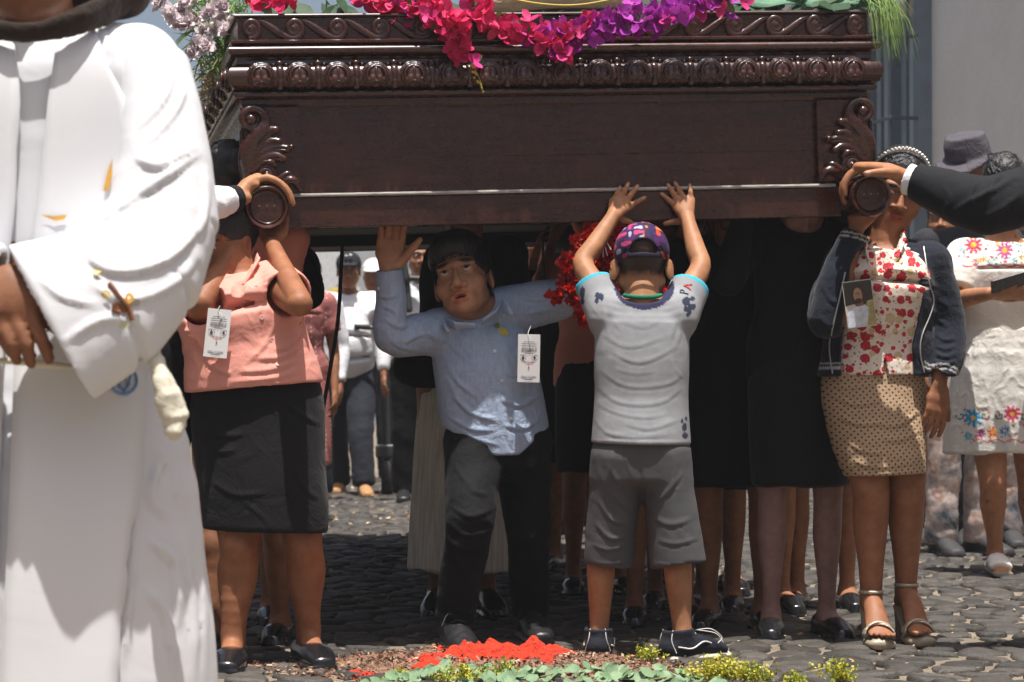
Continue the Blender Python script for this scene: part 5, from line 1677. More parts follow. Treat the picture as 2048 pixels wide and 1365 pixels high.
# skirt
M_SKB = cloth("black_twill", (.0068, .0064, .0075), rough=.75, vary=.15, wr_scale=12, wr_k=.35, sheen=.3)
S = Shape()
st = [(P(508, 748, 6.66), .160, .128), (P(514, 800, 6.65), .174, .142), (P(519, 880, 6.64), .176, .142), (P(527, 980, 6.62), .170, .138), (P(531, 1075, 6.61), .163, .136)]
S.chain([q[0] for q in st], [(q[1], q[2]) for q in st], .01, ax=(1, 0, 0), smooth=2, ends=(.01, .004))
S.plane(V3(-.03, 0, -1), P(530, 1066, 6.5), k=.002)
items = [([(400, 850), (440, 872), (500, 868)], 7, .005), ([(405, 890), (440, 905), (480, 900)], 6, .004), ([(560, 800), (600, 830), (640, 850)], 7, .005), ([(420, 960), (470, 990), (540, 985)], 7, .004), ([(580, 930), (610, 980), (640, 1000)], 7, .004), ([(480, 1000), (520, 1030), (545, 1060)], 6, .003), ([(415, 1050), (530, 1056), (650, 1046)], 3, .0015), ([(500, 790), (560, 800), (620, 780)], 6, .003)]
build(S, "skirt", .0065, M_SKB, pink, disp=dsum(creases(items), wr((6, 6, 7), .004, 3.3)))
M_LOAF = plain("polished_black_leather", (.010, .010, .011), .22, vary=.2, nscale=40, bumpk=.06, coat=.3)
M_CHROME = plain("chrome", (.75, .74, .72), .15, metal=1.0)
for q, f in (('L', V3(0.02, -1, 0)), ('R', V3(.30, -1, 0))):
    S = Shape(); loafer(S, J['a' + q], f, .250, .045)
    sh_ = build(S, "shoe", .0042, M_LOAF, pink)
    f = unit(f); side = np.cross(f, V3(0, 0, 1)); g = V3(*J['a' + q][:2], 0); sg = 1 if q == 'L' else -1
    tube("buckle", curve([g + f * .055 + side * sg * .036 + V3(0, 0, .056), g + f * .03 + side * sg * .042 + V3(0, 0, .052), g + f * .005 + side * sg * .042 + V3(0, 0, .040)], 5), .0032, M_CHROME, sh_, pink, 6)

# ================================================================== WOMAN IN THE NAVY JACKET at the right beam
J = stand((P(1775, 1270, 7.1)[0], 7.1), 1.5, 0)
HR = roty(.22) @ rotz(R(4)) @ rotx(R(12))
J.update(hd=P(1793, 382, 7.20), hr=HR, nk=P(1770, 482, 7.19), sL=P(1690, 530, 7.18), sR=P(1862, 522, 7.18), eL=P(1668, 640, 7.08), eR=P(1892, 660, 7.17),
         wL=P(1712, 462, 7.10), wR=P(1878, 768, 7.10), hL=P(1702, 800, 7.18), hR=P(1802, 800, 7.18), kL=P(1742, 978, 7.08), kR=P(1814, 978, 7.13), aL=P(1742, 1192, 7.10), aR=P(1812, 1178, 7.17))
rw = person("woman in navy jacket, rose print blouse and tan dotted skirt under the right beam", J)
S = Shape()
torso(S, J, sprof(FEM, .85, .9))
S.seg(J['sL'], J['sR'], .042, .042, .02)
S.chain([J['nk'] - V3(0, 0, .04), J['nk'] + V3(0, -.01, .03), J['hd'] + HR @ V3(0, .02, -.06)], [.052, .047, .048], .02)
HS = 1.0
lay = head(S, J, J['hd'], HR, HS, 1, 0, 1.08)
limbs(S, J, .9, .86)
for q in 'LR':
    kn, an = J['k' + q], J['a' + q]
    S.chain([lerp(J['h' + q], kn, .6), kn, lerp(kn, an, .3) + V3(0, .015, 0), lerp(kn, an, .7), an], [.065, .052, .0505, .036, .029], .01, smooth=3)
    # foot on a platform sandal
    f = unit(V3(.06, -1, 0)) if q == 'L' else unit(V3(.16, -1, 0)); side = np.cross(f, V3(0, 0, 1)); g = V3(*an[:2], 0)
    S.chain([an, an - f * .03 - V3(0, 0, .035)], [.029, .026], .01)
    S.chain([an - V3(0, 0, .01), an + f * .05 - V3(0, 0, .038), g + f * .10 + V3(0, 0, .060), g + f * .122 + V3(0, 0, .050)], [(.028, .030), (.030, .026), (.035, .016), (.034, .010)], .01, ax=side)
    for i in range(5):
        b_ = g + f * (.150 - .004 * i) + side * (.026 - .0135 * i) * (1 if q == 'R' else -1) + V3(0, 0, .047)
        S.seg(b_ - f * .02, b_ + f * (.022 - .003 * i), .009 - .001 * i, .0075 - .0008 * i, .003)
hand(S, J['wR'], V3(-.12, -.12, -1), V3(.35, -1, 0), -1, .16, (14, 18, 14), 6, 28, 10)
hand(S, J['wL'], V3(.15, -.2, 1), V3(-.5, -1, .1), 1, .15, (30, 30, 20), 4, 40, 10)
body = build(S, "body", .0046, skin_mat("skin"), rw, keep=[(J['aL'] - V3(0, .1, .09), .12), (J['aR'] - V3(0, .1, .09), .12), (J['hd'], .155), (lerp(J['kL'], J['aL'], .45), .24), (lerp(J['kR'], J['aR'], .45), .24), (J['wL'] + unit(J['wL'] - J['eL']) * .07, .125), (J['wR'] + unit(J['wR'] - J['eR']) * .07, .125)], paint=skinpaint((.300, .135, .068), lay))
eyes(body, rw, J['hd'], HR, HS, (0, -30))
hb = hair(rw, rw, J['hd'], HR, HS, 'tied', (.010, .009, .009), .005); hair_strands(hb, rw, J['hd'], HR, HS, 'tied', (.010, .009, .009), 700, .003, 6, (.04, .08))
T = lambda x, y, z: J['hd'] + HR @ (np.array([x, y, z]) * HS)
hbp = [T(.086 * math.sin(a_), .010 - .048 * math.cos(a_), .036 + .090 * math.cos(a_)) for a_ in np.linspace(-1.45, 1.45, 25)]
M_PEARL = plain("pearl", (.80, .76, .70), .2)
hbnd = tube("headband", hbp, .004, M_PEARL, rw, rw, 8)
me_p = None
for p_ in hbp[3:-3]:
    if me_p is None:
        bm = bmesh.new(); bmesh.ops.create_icosphere(bm, subdivisions=2, radius=.0046); me_p = bpy.data.meshes.new("pearl"); bm.to_mesh(me_p); bm.free(); me_p.materials.append(M_PEARL)
        me_p.polygons.foreach_set("use_smooth", np.ones(len(me_p.polygons), bool))
    put(me_p, "pearl", hbnd, tuple(p_ - base_of(rw) + V3(0, -.002, .004)))
# rose print: printed cotton
m, nt, b = newmat("rose_print")
co = objco(nt)
sp = N(nt, "ShaderNodeSeparateXYZ"); L(nt, co, sp.inputs[0])
cb = N(nt, "ShaderNodeCombineXYZ"); L(nt, sp.outputs[0], cb.inputs[0]); L(nt, sp.outputs[2], cb.inputs[1])
def blot(scale, rad, seedoff, jit=.85):
    vo = N(nt, "ShaderNodeTexVoronoi", feature='F1', voronoi_dimensions='2D')
    vo.inputs["Scale"].default_value = scale; vo.inputs["Randomness"].default_value = jit
    wz = N(nt, "ShaderNodeTexNoise"); wz.inputs["Scale"].default_value = 140; L(nt, co, wz.inputs["Vector"])
    v2 = vmath(nt, 'ADD', vmath(nt, 'ADD', cb.outputs[0], (seedoff, seedoff * .7, 0)), vmath(nt, 'MULTIPLY', vmath(nt, 'SUBTRACT', wz.outputs[1], (.5, .5, .5)), (.010, .010, .010)))
    L(nt, v2, vo.inputs["Vector"])
    cs = N(nt, "ShaderNodeSeparateColor"); L(nt, vo.outputs["Color"], cs.inputs[0])
    thr = fmath(nt, 'ADD', fmath(nt, 'MULTIPLY', cs.outputs[0], rad * .7), rad * .45)
    inside = fmath(nt, 'MULTIPLY', fmath(nt, 'SUBTRACT', thr, vo.outputs["Distance"]), 30, True)
    return inside, vo.outputs["Distance"], cs.outputs[1], cs.outputs[2]
base = mixc(nt, noise(nt, 8, 3, .6, co), (.72, .60, .50), (.80, .69, .60))
i1, d1, g1, h1 = blot(30, .40, 0.0)
red = mixc(nt, fmath(nt, 'GREATER_THAN', fmath(nt, 'SINE', fmath(nt, 'ADD', fmath(nt, 'MULTIPLY', d1, 48), fmath(nt, 'MULTIPLY', noise(nt, 150, 1, .5, co), 5))), .55), (.50, .018, .030), (.26, .006, .015))
red = mixc(nt, fmath(nt, 'GREATER_THAN', noise(nt, 230, 1, .5, co), .64), red, (.60, .10, .10))
gold = mixc(nt, noise(nt, 160, 1, .5, co), (.48, .34, .16), (.62, .50, .30))
blm = mixc(nt, fmath(nt, 'GREATER_THAN', g1, .80), red, gold)
i3, d3, g3, h3 = blot(58, .16, 5.1)
stem = mixc(nt, fmath(nt, 'MULTIPLY', i3, .85), base, (.16, .14, .075))
i2, d2, g2, h2 = blot(46, .28, 2.7)
c = mixc(nt, fmath(nt, 'MULTIPLY', i2, fmath(nt, 'GREATER_THAN', g2, .45)), stem, (.50, .025, .035))
c = mixc(nt, i1, c, blm)
L(nt, c, b.inputs["Base Color"]); b.inputs["Roughness"].default_value = .75
p = bump(nt, b, noise(nt, 16, 4, .6, co), .25, .02); bump(nt, b, noise(nt, 600, 2, .6, co), .15, .002, p)
M_ROSE = m
S = Shape()
PS = [(-.05, .150, .132, .0), (.08, .146, .130, .004), (.25, .138, .124, .006), (.4, .128, .116, .012), (.55, .132, .122, .025), (.72, .138, .128, .034), (.86, .125, .095, .014), (.97, .075, .062, 0)]
torso(S, J, PS, .0, k=.02)
S.seg(J['sL'] + V3(.015, 0, 0), J['sR'] - V3(.015, 0, 0), .044, .044, .03)
S.ell(J['nk'] + V3(0, -.045, .012), (.052, .06, .065), None, .006, 'sub')
S.chain([P(1772, 482, 7.06), P(1764, 520, 7.05), P(1757, 556, 7.045)], [(.046, .03), (.030, .03), (.003, .02)], .003, ax=(1, 0, 0), op='sub')
S.plane(V3(-.02, 0, -1), P(1755, 750, 7.05), k=.002)
S.seg(P(1771, 718, 7.04), P(1775, 765, 7.04), (.002, .05), (.010, .05), .0, ax=(1, 0, 0), op='sub')
items = [([(1700, 640), (1740, 655), (1790, 640)], 5, .004), ([(1695, 665), (1750, 672), (1830, 650)], 5, .004), ([(1800, 600), (1820, 640), (1832, 690)], 6, .005), ([(1700, 590), (1710, 630), (1700, 670)], 6, .005), ([(1755, 560), (1762, 620), (1768, 700), (1770, 730)], 3, .002), ([(1790, 690), (1800, 720), (1812, 748)], 5, .004), ([(1690, 700), (1705, 725), (1712, 748)], 5, .004), ([(1735, 690), (1745, 720), (1748, 748)], 5, .003)]
bl = build(S, "blouse", .0042, M_ROSE, rw, disp=dsum(creases(items), wr((7, 7, 8), .0035, 1.1)))
collar(bl, rw, [[(P(1800, 455, 7.20), V3(.4, -.3, 1), .016), (P(1806, 478, 7.10), V3(.7, -.5, .5), .016), (P(1792, 515, 7.06), V3(.8, -.5, .2), .016), (P(1761, 553, 7.045), V3(.7, -.6, .3), .006)],
                [(P(1738, 478, 7.18), V3(-.4, -.3, 1), .014), (P(1734, 496, 7.10), V3(-.7, -.5, .5), .014), (P(1741, 528, 7.065), V3(-.8, -.5, .2), .013), (P(1755, 553, 7.05), V3(-.7, -.6, .3), .005)]], .02, M_ROSE, th=.003)
# dotted skirt
m, nt, b = newmat("dotted_twill")
co = objco(nt)
sp = N(nt, "ShaderNodeSeparateXYZ"); L(nt, co, sp.inputs[0])
cb = N(nt, "ShaderNodeCombineXYZ"); L(nt, sp.outputs[0], cb.inputs[0]); L(nt, sp.outputs[2], cb.inputs[1])
vo = N(nt, "ShaderNodeTexVoronoi", feature='F1', voronoi_dimensions='2D'); vo.inputs["Scale"].default_value = 78; vo.inputs["Randomness"].default_value = .0
mp = N(nt, "ShaderNodeMapping"); mp.inputs["Rotation"].default_value = (0, 0, R(40)); L(nt, cb.outputs[0], mp.inputs[0]); L(nt, mp.outputs[0], vo.inputs["Vector"])
dot = fmath(nt, 'MULTIPLY', fmath(nt, 'SUBTRACT', .25, vo.outputs["Distance"]), 14, True)
c = mixc(nt, noise(nt, 9, 4, .6, co), (.36, .235, .135), (.46, .31, .19))
c = mixc(nt, dot, c, (.035, .022, .016))
L(nt, c, b.inputs["Base Color"]); b.inputs["Roughness"].default_value = .8
p = bump(nt, b, noise(nt, 16, 4, .6, co), .25, .02); bump(nt, b, noise(nt, 500, 2, .6, co), .2, .002, p)
M_DOT = m
S = Shape()
st = [(P(1746, 735, 7.19), .145, .128), (P(1747, 800, 7.18), .148, .132), (P(1756, 870, 7.15), .136, .122), (P(1768, 930, 7.11), .120, .108), (P(1773, 975, 7.10), .112, .100)]
S.chain([q[0] for q in st], [(q[1], q[2]) for q in st], .01, ax=(1, 0, 0), smooth=2, ends=(.01, .004))
S.plane(V3(.04, 0, -1), P(1770, 953, 7.0), k=.002)
items = [([(1660, 790), (1710, 810), (1770, 800)], 5, .004), ([(1670, 830), (1720, 850), (1790, 842)], 5, .005), ([(1840, 820), (1800, 850), (1750, 852)], 5, .005), ([(1845, 860), (1800, 880), (1760, 878)], 5, .004), ([(1690, 880), (1730, 905), (1780, 905)], 5, .004), ([(1700, 920), (1750, 935), (1840, 925)], 4, .003), ([(1650, 770), (1700, 776), (1760, 768)], 4, .003), ([(1745, 760), (1756, 850), (1768, 945)], 4, .002)]
build(S, "skirt", .0055, M_DOT, rw, disp=dsum(creases(items), wr((7, 7, 9), .003, 7.7)))
# jacket
M_NAVY = cloth("navy_fleece", (.022, .026, .040), rough=.9, vary=.12, wr_scale=30, wr_k=.35, sheen=.4)
S = Shape()
PJ = [(.02, .178, .150, .0), (.2, .168, .145, .0), (.45, .158, .140, .005), (.7, .158, .145, .012), (.88, .145, .110, .004), (.98, .085, .075, 0)]
torso(S, J, PJ, .0, k=.03)
S.seg(J['sL'], J['sR'], .058, .058, .03)
S.chain([J['sR'] + V3(-.01, 0, -.01), lerp(J['sR'], J['eR'], .5) + V3(.008, 0, 0), J['eR'] + V3(.006, 0, 0), lerp(J['eR'], J['wR'], .55) + V3(.012, 0, 0), J['wR'] + V3(.004, 0, .012)], [.058, .054, .050, .047, .040], .02, smooth=3, ends=(None, .003))
S.seg(J['wR'] + V3(0, 0, .02), J['wR'] - V3(0, 0, .03), .033, .038, .002, op='sub')
S.chain([J['sL'] + V3(.01, 0, -.01), lerp(J['sL'], J['eL'], .5) - V3(.02, 0, 0), J['eL'] - V3(.02, 0, 0), lerp(J['eL'], J['wL'], .5) - V3(.02, 0, 0), J['wL'] + V3(0, 0, -.01)], [.060, .060, .056, .050, .040], .02, smooth=3, ends=(None, .003))
# open front
cut = [P(1785, 440, 6.95), P(1770, 520, 6.92), P(1768, 600, 6.92), P(1755, 690, 6.92), P(1756, 800, 6.92)]
S.chain([c_ - V3(-.022, .32, 0) for c_ in cut], [(.080, .60), (.128, .66), (.142, .68), (.144, .68), (.144, .68)], .008, ax=(1, 0, 0), smooth=2, op='sub')
S.ell(J['nk'] + V3(0, -.04, .02), (.062, .075, .07), None, .006, 'sub')
S.plane(V3(0, 0, -1), P(1755, 752, 7.0), k=.003)
items = [([(1870, 690), (1890, 700), (1912, 692)], 4, .004), ([(1868, 706), (1890, 716), (1914, 708)], 4, .0045), ([(1866, 722), (1888, 730), (1912, 722)], 4, .004), ([(1870, 670), (1892, 682), (1912, 676)], 4, .004), ([(1866, 560), (1880, 600), (1902, 620)], 6, .004), ([(1862, 600), (1876, 640), (1900, 656)], 6, .004),
         ([(1640, 560), (1660, 600), (1690, 610)], 6, .005), ([(1630, 620), (1650, 650), (1680, 650)], 6, .005)]
def stripes(v, n):
    col = np.tile([.014, .017, .027], (len(v), 1))
    for w_, el in ((J['wR'] + V3(.004, 0, .012), J['eR']), (J['wL'], J['eL'])):
        d = unit(el - w_); t = (v - w_) @ d
        r_ = np.linalg.norm(v - w_ - t[:, None] * d, axis=1)
        for a_, b_ in ((.012, .017), (.024, .029)): col[(t > a_) & (t < b_) & (r_ < .07)] = (.42, .40, .38)
    z0 = P(1755, 752, 7.0)[2]
    for a_, b_ in ((.020, .026), (.034, .040)): col[(v[:, 2] > z0 + a_) & (v[:, 2] < z0 + b_) & (v[:, 0] < P(1690, 740, 7.05)[0])] = (.40, .38, .36)
    return col
M_NAVYA = cloth("navy_fleece_painted", attr=True, rough=.9, vary=.10, wr_scale=30, wr_k=.3, sheen=.4)
jk = build(S, "jacket", .0050, M_NAVYA, rw, disp=dsum(creases(items), wr((9, 9, 12), .0035, 2.9), wr((26, 26, 30), .0010, 6, True)), paint=stripes)
M_ZIP = plain("zip_teeth", (.48, .47, .45), .4, metal=.6)
for pts in ([(1690, 545), (1680, 590), (1664, 660), (1660, 700), (1666, 748)], [(1845, 478), (1856, 560), (1866, 608), (1843, 672), (1840, 710), (1848, 745)]):
    q_ = [onto(jk, rw, P(x_, y_, 6.3), unit(P(x_, y_, 7) - P(x_, y_, 6.3)), .002)[0] for x_, y_ in [(c_[0], c_[1]) for c_ in curve([(a_, b_, 0) for a_, b_ in pts], 5)]]
    q_ = [p_ for p_ in q_ if 6.9 < p_[1] < 7.3]
    if len(q_) > 2: tube("zip", q_, .0022, M_ZIP, jk, rw, 6)
# sandals
M_SAND = plain("silver_sandal", (.46, .40, .31), .35, metal=.25, vary=.2, nscale=120, bumpk=.1)
M_SOLE = plain("cork_platform", (.34, .28, .20), .5, metal=.2, vary=.2, nscale=200)
for q in 'LR':
    an = J['a' + q]; f = unit(V3(.06, -1, 0)) if q == 'L' else unit(V3(.16, -1, 0)); side = np.cross(f, V3(0, 0, 1)); g = V3(*an[:2], 0)
    S = Shape()
    S.chain([g + f * .055 + V3(0, 0, .022), g + f * .10 + V3(0, 0, .020), g + f * .148 + V3(0, 0, .021)], [(.034, .017), (.042, .017), (.040, .017)], .004, ax=side)
    S.chain([g + f * .06 + V3(0, 0, .035), g + f * .02 + V3(0, 0, .065), g - f * .035 + V3(0, 0, .105)], [(.032, .010), (.028, .009), (.028, .009)], .006, ax=side)
    S.chain([g - f * .035 + V3(0, 0, .10), g - f * .04 + V3(0, 0, .05), g - f * .042 + V3(0, 0, .004)], [.024, .019, .017], .006, ends=(None, .004))
    sd = build(S, "sandal", .0042, M_SOLE, rw)
    def strap(a_, n_=9): return [g + q_ for q_ in a_]
    S = Shape()
    arc = lambda y0, z0, w, hh, y1=None: [g + f * lerp(y0, y1 if y1 is not None else y0, (t + 1) / 2) + side * w * math.sin(t * 1.45) + V3(0, 0, z0 + hh * math.cos(t * 1.45)) for t in np.linspace(-1, 1, 9)]
    S.chain(arc(.095, .040, .043, .040, .115), [(.011, .003)] * 9, .003, ax=f, smooth=1)
    S.chain(arc(.118, .040, .043, .034, .095), [(.010, .003)] * 9, .003, ax=f, smooth=1)
    build(S, "strap", .0032, M_SAND, sd, base=base_of(rw))
    S = Shape()
    S.chain([an + V3(0, 0, .012) + (math.cos(t) * side + math.sin(t) * f) * .0335 + f * .004 for t in np.linspace(0, 6.3, 17)], [(.0055, .0025)] * 17, .003, ax=(0, 0, 1), smooth=1)
    build(S, "strap", .0032, M_SAND, sd, base=base_of(rw))
# devotional card pinned to the blouse: a generic portrait print
tp, tn = onto(bl, rw, P(1720, 610, 6.4), unit(P(1720, 610, 7) - P(1720, 610, 6.4)), .004)
cc = P(1719, 608, 7.0)
card = empty("picture_card", cc, "small printed portrait card of a bearded figure in white pinned to the rose blouse", "picture card")
nrm = unit(V3(-.05, -1, .03)); up = unit(V3(.13 * -1, 0, 1)); x = unit(np.cross(up, nrm)); y = np.cross(nrm, x)
def cpt(u_, v_, d_=0.0): return x * u_ * .082 + y * v_ * .132 + nrm * d_
def flat(name, pts, mat, d_): return mesh_poly(name, [cpt(a_, b_, d_) for a_, b_ in pts], [tuple(range(len(pts)))], mat, card)
def oval(cx, cy, rx, ry, n=20): return [(cx + rx * math.cos(t), cy + ry * math.sin(t)) for t in np.linspace(0, 2 * math.pi, n, endpoint=False)]
mesh_poly("card", [cpt(a_, b_, d_) for d_ in (0, -.003) for a_, b_ in ((-.5, -.5), (.5, -.5), (.5, .5), (-.5, .5))], [(0, 1, 2, 3), (7, 6, 5, 4), (0, 4, 5, 1), (1, 5, 6, 2), (2, 6, 7, 3), (3, 7, 4, 0)], plain("card_stock", (.5, .46, .40), .5), card)
G = lambda n_, c_: plain(n_, c_, .35, vary=.25, nscale=60)
flat("print_background", [(-.48, -.02), (.48, .06), (.48, .48), (-.48, .48)], G("print_dark", (.035, .028, .02)), .0004)
flat("print_side", [(.05, -.48), (.48, -.48), (.48, .06), (.2, .0)], G("print_gold", (.32, .27, .09)), .0004)
flat("print_hair", oval(.04, .17, .27, .26), G("print_hair", (.04, .02, .012)), .0007)
flat("print_robe", [(-.48, -.48), (.18, -.48), (.30, -.10), (.15, -.02), (-.15, -.05), (-.48, -.18)], G("print_white", (.52, .54, .58)), .0010)
flat("print_neck", [(-.10, -.06), (.14, -.04), (.12, .06), (-.08, .06)], G("print_skin2", (.20, .10, .055)), .0013)
flat("print_face", oval(-.02, .18, .15, .165), G("print_skin", (.34, .19, .11)), .0016)
flat("print_beard", oval(-.02, .06, .12, .06), G("print_hair", (.04, .02, .012)), .0019)
flat("print_brow", [(-.11, .21), (.06, .22), (.06, .235), (-.11, .225)], G("print_hair", (.04, .02, .012)), .0019)
# ================================================================== PRIEST IN THE WHITE ALB (foreground)
ZP = 4.2
J = stand((P(80, 1600, ZP)[0], ZP), 1.58, 0)
J.update(hd=P(62, -98, 4.20), nk=P(75, 40, 4.24), sL=P(-150, 130, 4.24), sR=P(300, 125, 4.24), eL=P(-230, 470, 4.14), eR=P(372, 470, 4.16), wL=P(-80, 560, 3.98), wR=P(85, 572, 3.99),
         hr=rotx(.12))
pr = person("priest in white alb and stole with hands folded, seen close up from neck down", J)
S = Shape()
torso(S, J, sprof(MAL, 1.0, 1.0))
S.seg(J['sL'], J['sR'], .05, .05, .03)
S.chain([J['nk'] - V3(0, 0, .03), J['nk'] + V3(0, 0, .03), J['hd'] - V3(0, -.02, .05)], [.064, .058, .058], .02)
lay = head(S, J, J['hd'], J['hr'], 1.04, 1, 0)
limbs(S, J, 1.05, 1.0)
hand(S, J['wR'], V3(-1, -.15, -.15), V3(.0, -1, .35), -1, .18, (10, 14, 10), 4, 25, 10, 1.12)
hand(S, J['wL'], V3(.80, .0, -.62), V3(.3, -1, .4), -1, .18, (10, 14, 10), 8, 25, 10, 1.05)
# fingers of the hand underneath, pointing down
for (x0, y0, x1, y1, x2, y2) in ((5, 640, 22, 690, 34, 722), (28, 630, 52, 690, 62, 728), (62, 628, 84, 680, 100, 722)):
    S.chain([P(x0, y0, 3.975), P(x1, y1, 3.965), P(x2, y2, 3.98)], [.0125, .0115, .0088], .004, smooth=2)
S.chain([P(-40, 600, 4.0), P(20, 625, 3.985), P(70, 625, 3.985)], [.03, .022, .016], .01)
for q in 'LR': foot(S, J['a' + q], V3(0, -1, 0), .24, .04)
body = build(S, "body", .006, skin_mat("skin"), pr, keep=[(J['hd'], .155), (J['eL'], .0), (J['wL'] + unit(J['wL'] - J['eL']) * .07, .125), (J['wR'] + unit(J['wR'] - J['eR']) * .07, .125)], paint=skinpaint((.235, .105, .055), lay))
eyes(body, pr, J['hd'], J['hr'], 1.04)
hair(pr, pr, J['hd'], J['hr'], 1.04, 'short', (.012, .010, .010), .008)
M_ALB = cloth("white_alb", (.68, .685, .71), rough=.8, vary=.02, weave=900, wr_scale=5, wr_k=.10, bumpk=.05, grain=.15)
S = Shape()
st = [(72, 70, .10, .09), (75, 110, .20, .115), (76, 170, .215, .135), (78, 300, .205, .145), (80, 480, .200, .148), (82, 640, .190, .145), (84, 740, .196, .150), (86, 860, .232, .170), (88, 1000, .258, .190), (90, 1200, .272, .205), (92, 1500, .285, .220), (92, 1655, .290, .225)]
S.chain([P(a_, b_, 4.24) for a_, b_, *_ in st], [(c_, d_) for *_, c_, d_ in st], .02, ax=(1, 0, 0), smooth=2, ends=(.02, .004))
S.seg(J['sL'] + V3(.02, 0, -.01), J['sR'] - V3(.02, 0, .01), .068, .068, .04)
S.ell(J['nk'] + V3(0, -.02, .045), (.075, .09, .06), None, .01, 'sub')
items = [([(185, 45), (215, 90), (240, 170)], 12, .010), ([(292, 150), (288, 230), (272, 340)], 12, .012), ([(36, 90), (30, 250), (20, 430)], 5, .005), ([(330, 890), (300, 990), (335, 1040)], 18, .016), ([(290, 1075), (345, 1130), (352, 1260)], 18, .018), ([(285, 1170), (330, 1240), (345, 1365)], 16, .014), ([(385, 920), (398, 1100), (402, 1365)], 14, .012), ([(262, 880), (268, 1100), (240, 1365)], 10, .014), ([(360, 1060), (378, 1200), (380, 1365)], 16, .012), ([(310, 900), (345, 950), (360, 1040)], 14, .012)]
alb = build(S, "alb", .0088, M_ALB, pr, disp=dsum(creases(items), wr((9, 3, 1.0), .010, 5.5), wr((4, 4, 5), .006, 1)))
# wide sleeves
for sg, nm in ((1, 'R'), (-1, 'L')):
    S = Shape()
    m_ = (lambda x: x) if sg > 0 else (lambda x: 30 - x)
    pts = [(m_(300), 140, 4.22, .066, .080), (m_(318), 230, 4.20, .072, .090), (m_(326), 340, 4.17, .080, .094), (m_(322), 450, 4.14, .094, .092), (m_(275), 545, 4.08, .108, .080), (m_(200), 605, 4.03, .128, .070), (m_(95), 650, 3.995, .146, .062)]
    upv = unit(V3(-.5 * sg, 0, .867))
    C = [P(a_, b_, c_) for a_, b_, c_, *_ in pts]
    ax_ = [V3(1 * sg, 0, .1), V3(1 * sg, 0, .0), V3(1 * sg, 0, .1), V3(.85 * sg, 0, -.5), V3(.62 * sg, 0, -.78), V3(.55 * sg, 0, -.83), V3(.5 * sg, 0, -.867)]
    n_ = len(C); G_ = Shape()
    for i in range(n_ - 1):
        for j in range(3):
            t0, t1 = j / 3, (j + 1) / 3
            G_.seg(lerp(C[i], C[i + 1], t0), lerp(C[i], C[i + 1], t1), (lerp(pts[i][3], pts[i + 1][3], t0), lerp(pts[i][4], pts[i + 1][4], t0)), (lerp(pts[i][3], pts[i + 1][3], t1), lerp(pts[i][4], pts[i + 1][4], t1)), .03, ax=lerp(ax_[i], ax_[i + 1], (t0 + t1) / 2), rc0=.03, rc1=.03)
    S.group(G_, .02)
    nrm = V3(-.867 * sg, 0, -.5)
    S.plane(nrm, P(m_(95), 648, 3.98), k=.006)
    # hollow mouth of the sleeve
    S.seg(lerp(C[-2], C[-1], -.1), C[-1] + (C[-1] - C[-2]) * .8, (.112, .040), (.128, .046), .004, ax=ax_[-1], rc0=.02, op='sub')
    it = [([(345, 130), (330, 190), (275, 262)], 13, .009), ([(368, 165), (350, 220), (285, 300)], 12, .008), ([(268, 312), (320, 330), (395, 285)], 18, .014), ([(150, 460), (230, 420), (320, 360), (400, 300)], 18, .016), ([(150, 480), (220, 540), (330, 520), (415, 430)], 20, .018), ([(175, 560), (250, 600), (340, 570), (400, 500)], 16, .010), ([(70, 545), (120, 590), (200, 610)], 14, .007), ([(85, 515), (150, 470), (210, 485)], 14, .009), ([(120, 690), (200, 640), (270, 640)], 14, .009), ([(405, 330), (412, 400), (395, 480)], 12, .008)] if sg > 0 else []
    sl = build(S, "sleeve", .0056, M_ALB, pr, disp=dsum(creases(it), wr((7, 7, 7), .006, 8.8)))
    if sg > 0: SLEEVE = sl
# stole: two hanging bands
def band(name, rows, part, root, mat, parent, lift=.013, nx=8, th=.005):
    V, F_ = [], []
    for (y_, xa, xb) in rows:
        for i in range(nx + 1):
            x_ = lerp(xa, xb, i / nx)
            hit = onto(part, root, P(x_, y_, 3.2), unit(P(x_, y_, 4.2) - P(x_, y_, 3.2)), lift)[0]
            if hit[1] < 3.5: hit = P(x_, y_, 4.09)
            V.append(hit)
    A = np.array(V).reshape(len(rows), nx + 1, 3)
    for _ in range(3):      # drape: relax depth so the band bridges the folds beneath
        B = A.copy(); B[1:-1, :, 1] = (A[:-2, :, 1] + A[2:, :, 1] + A[1:-1, :, 1]) / 3; B[:, 1:-1, 1] = (B[:, :-2, 1] + B[:, 2:, 1] + B[:, 1:-1, 1]) / 3
        A = np.minimum(A, B)
    V = A.reshape(-1, 3)
    for j in range(len(rows) - 1):
        for i in range(nx): F_.append((j * (nx + 1) + i, (j + 1) * (nx + 1) + i, (j + 1) * (nx + 1) + i + 1, j * (nx + 1) + i + 1))
    o = mesh_np(name, V, np.array(F_), mat, parent, None, True, base_of(root))
    md = o.modifiers.new("thick", 'SOLIDIFY'); md.thickness = th; md.offset = -1
    return o
def rows(keys, n=26):
    ys = np.linspace(keys[0][0], keys[-1][0], n)
    return [(y_, float(np.interp(y_, [k_[0] for k_ in keys], [k_[1] for k_ in keys])), float(np.interp(y_, [k_[0] for k_ in keys], [k_[2] for k_ in keys]))) for y_ in ys]
M_STOLE = cloth("white_stole", (.71, .715, .735), rough=.7, vary=.02, weave=900, wr_scale=4, wr_k=.06, bumpk=.05, grain=.15)
stl = band("stole", rows([(62, 118, 190), (200, 97, 246), (330, 85, 268), (430, 76, 262), (560, 60, 258), (730, 32, 284), (900, 26, 279), (1100, 18, 264), (1380, 2, 232), (1450, 0, 228)], 40), alb, pr, M_STOLE, pr)
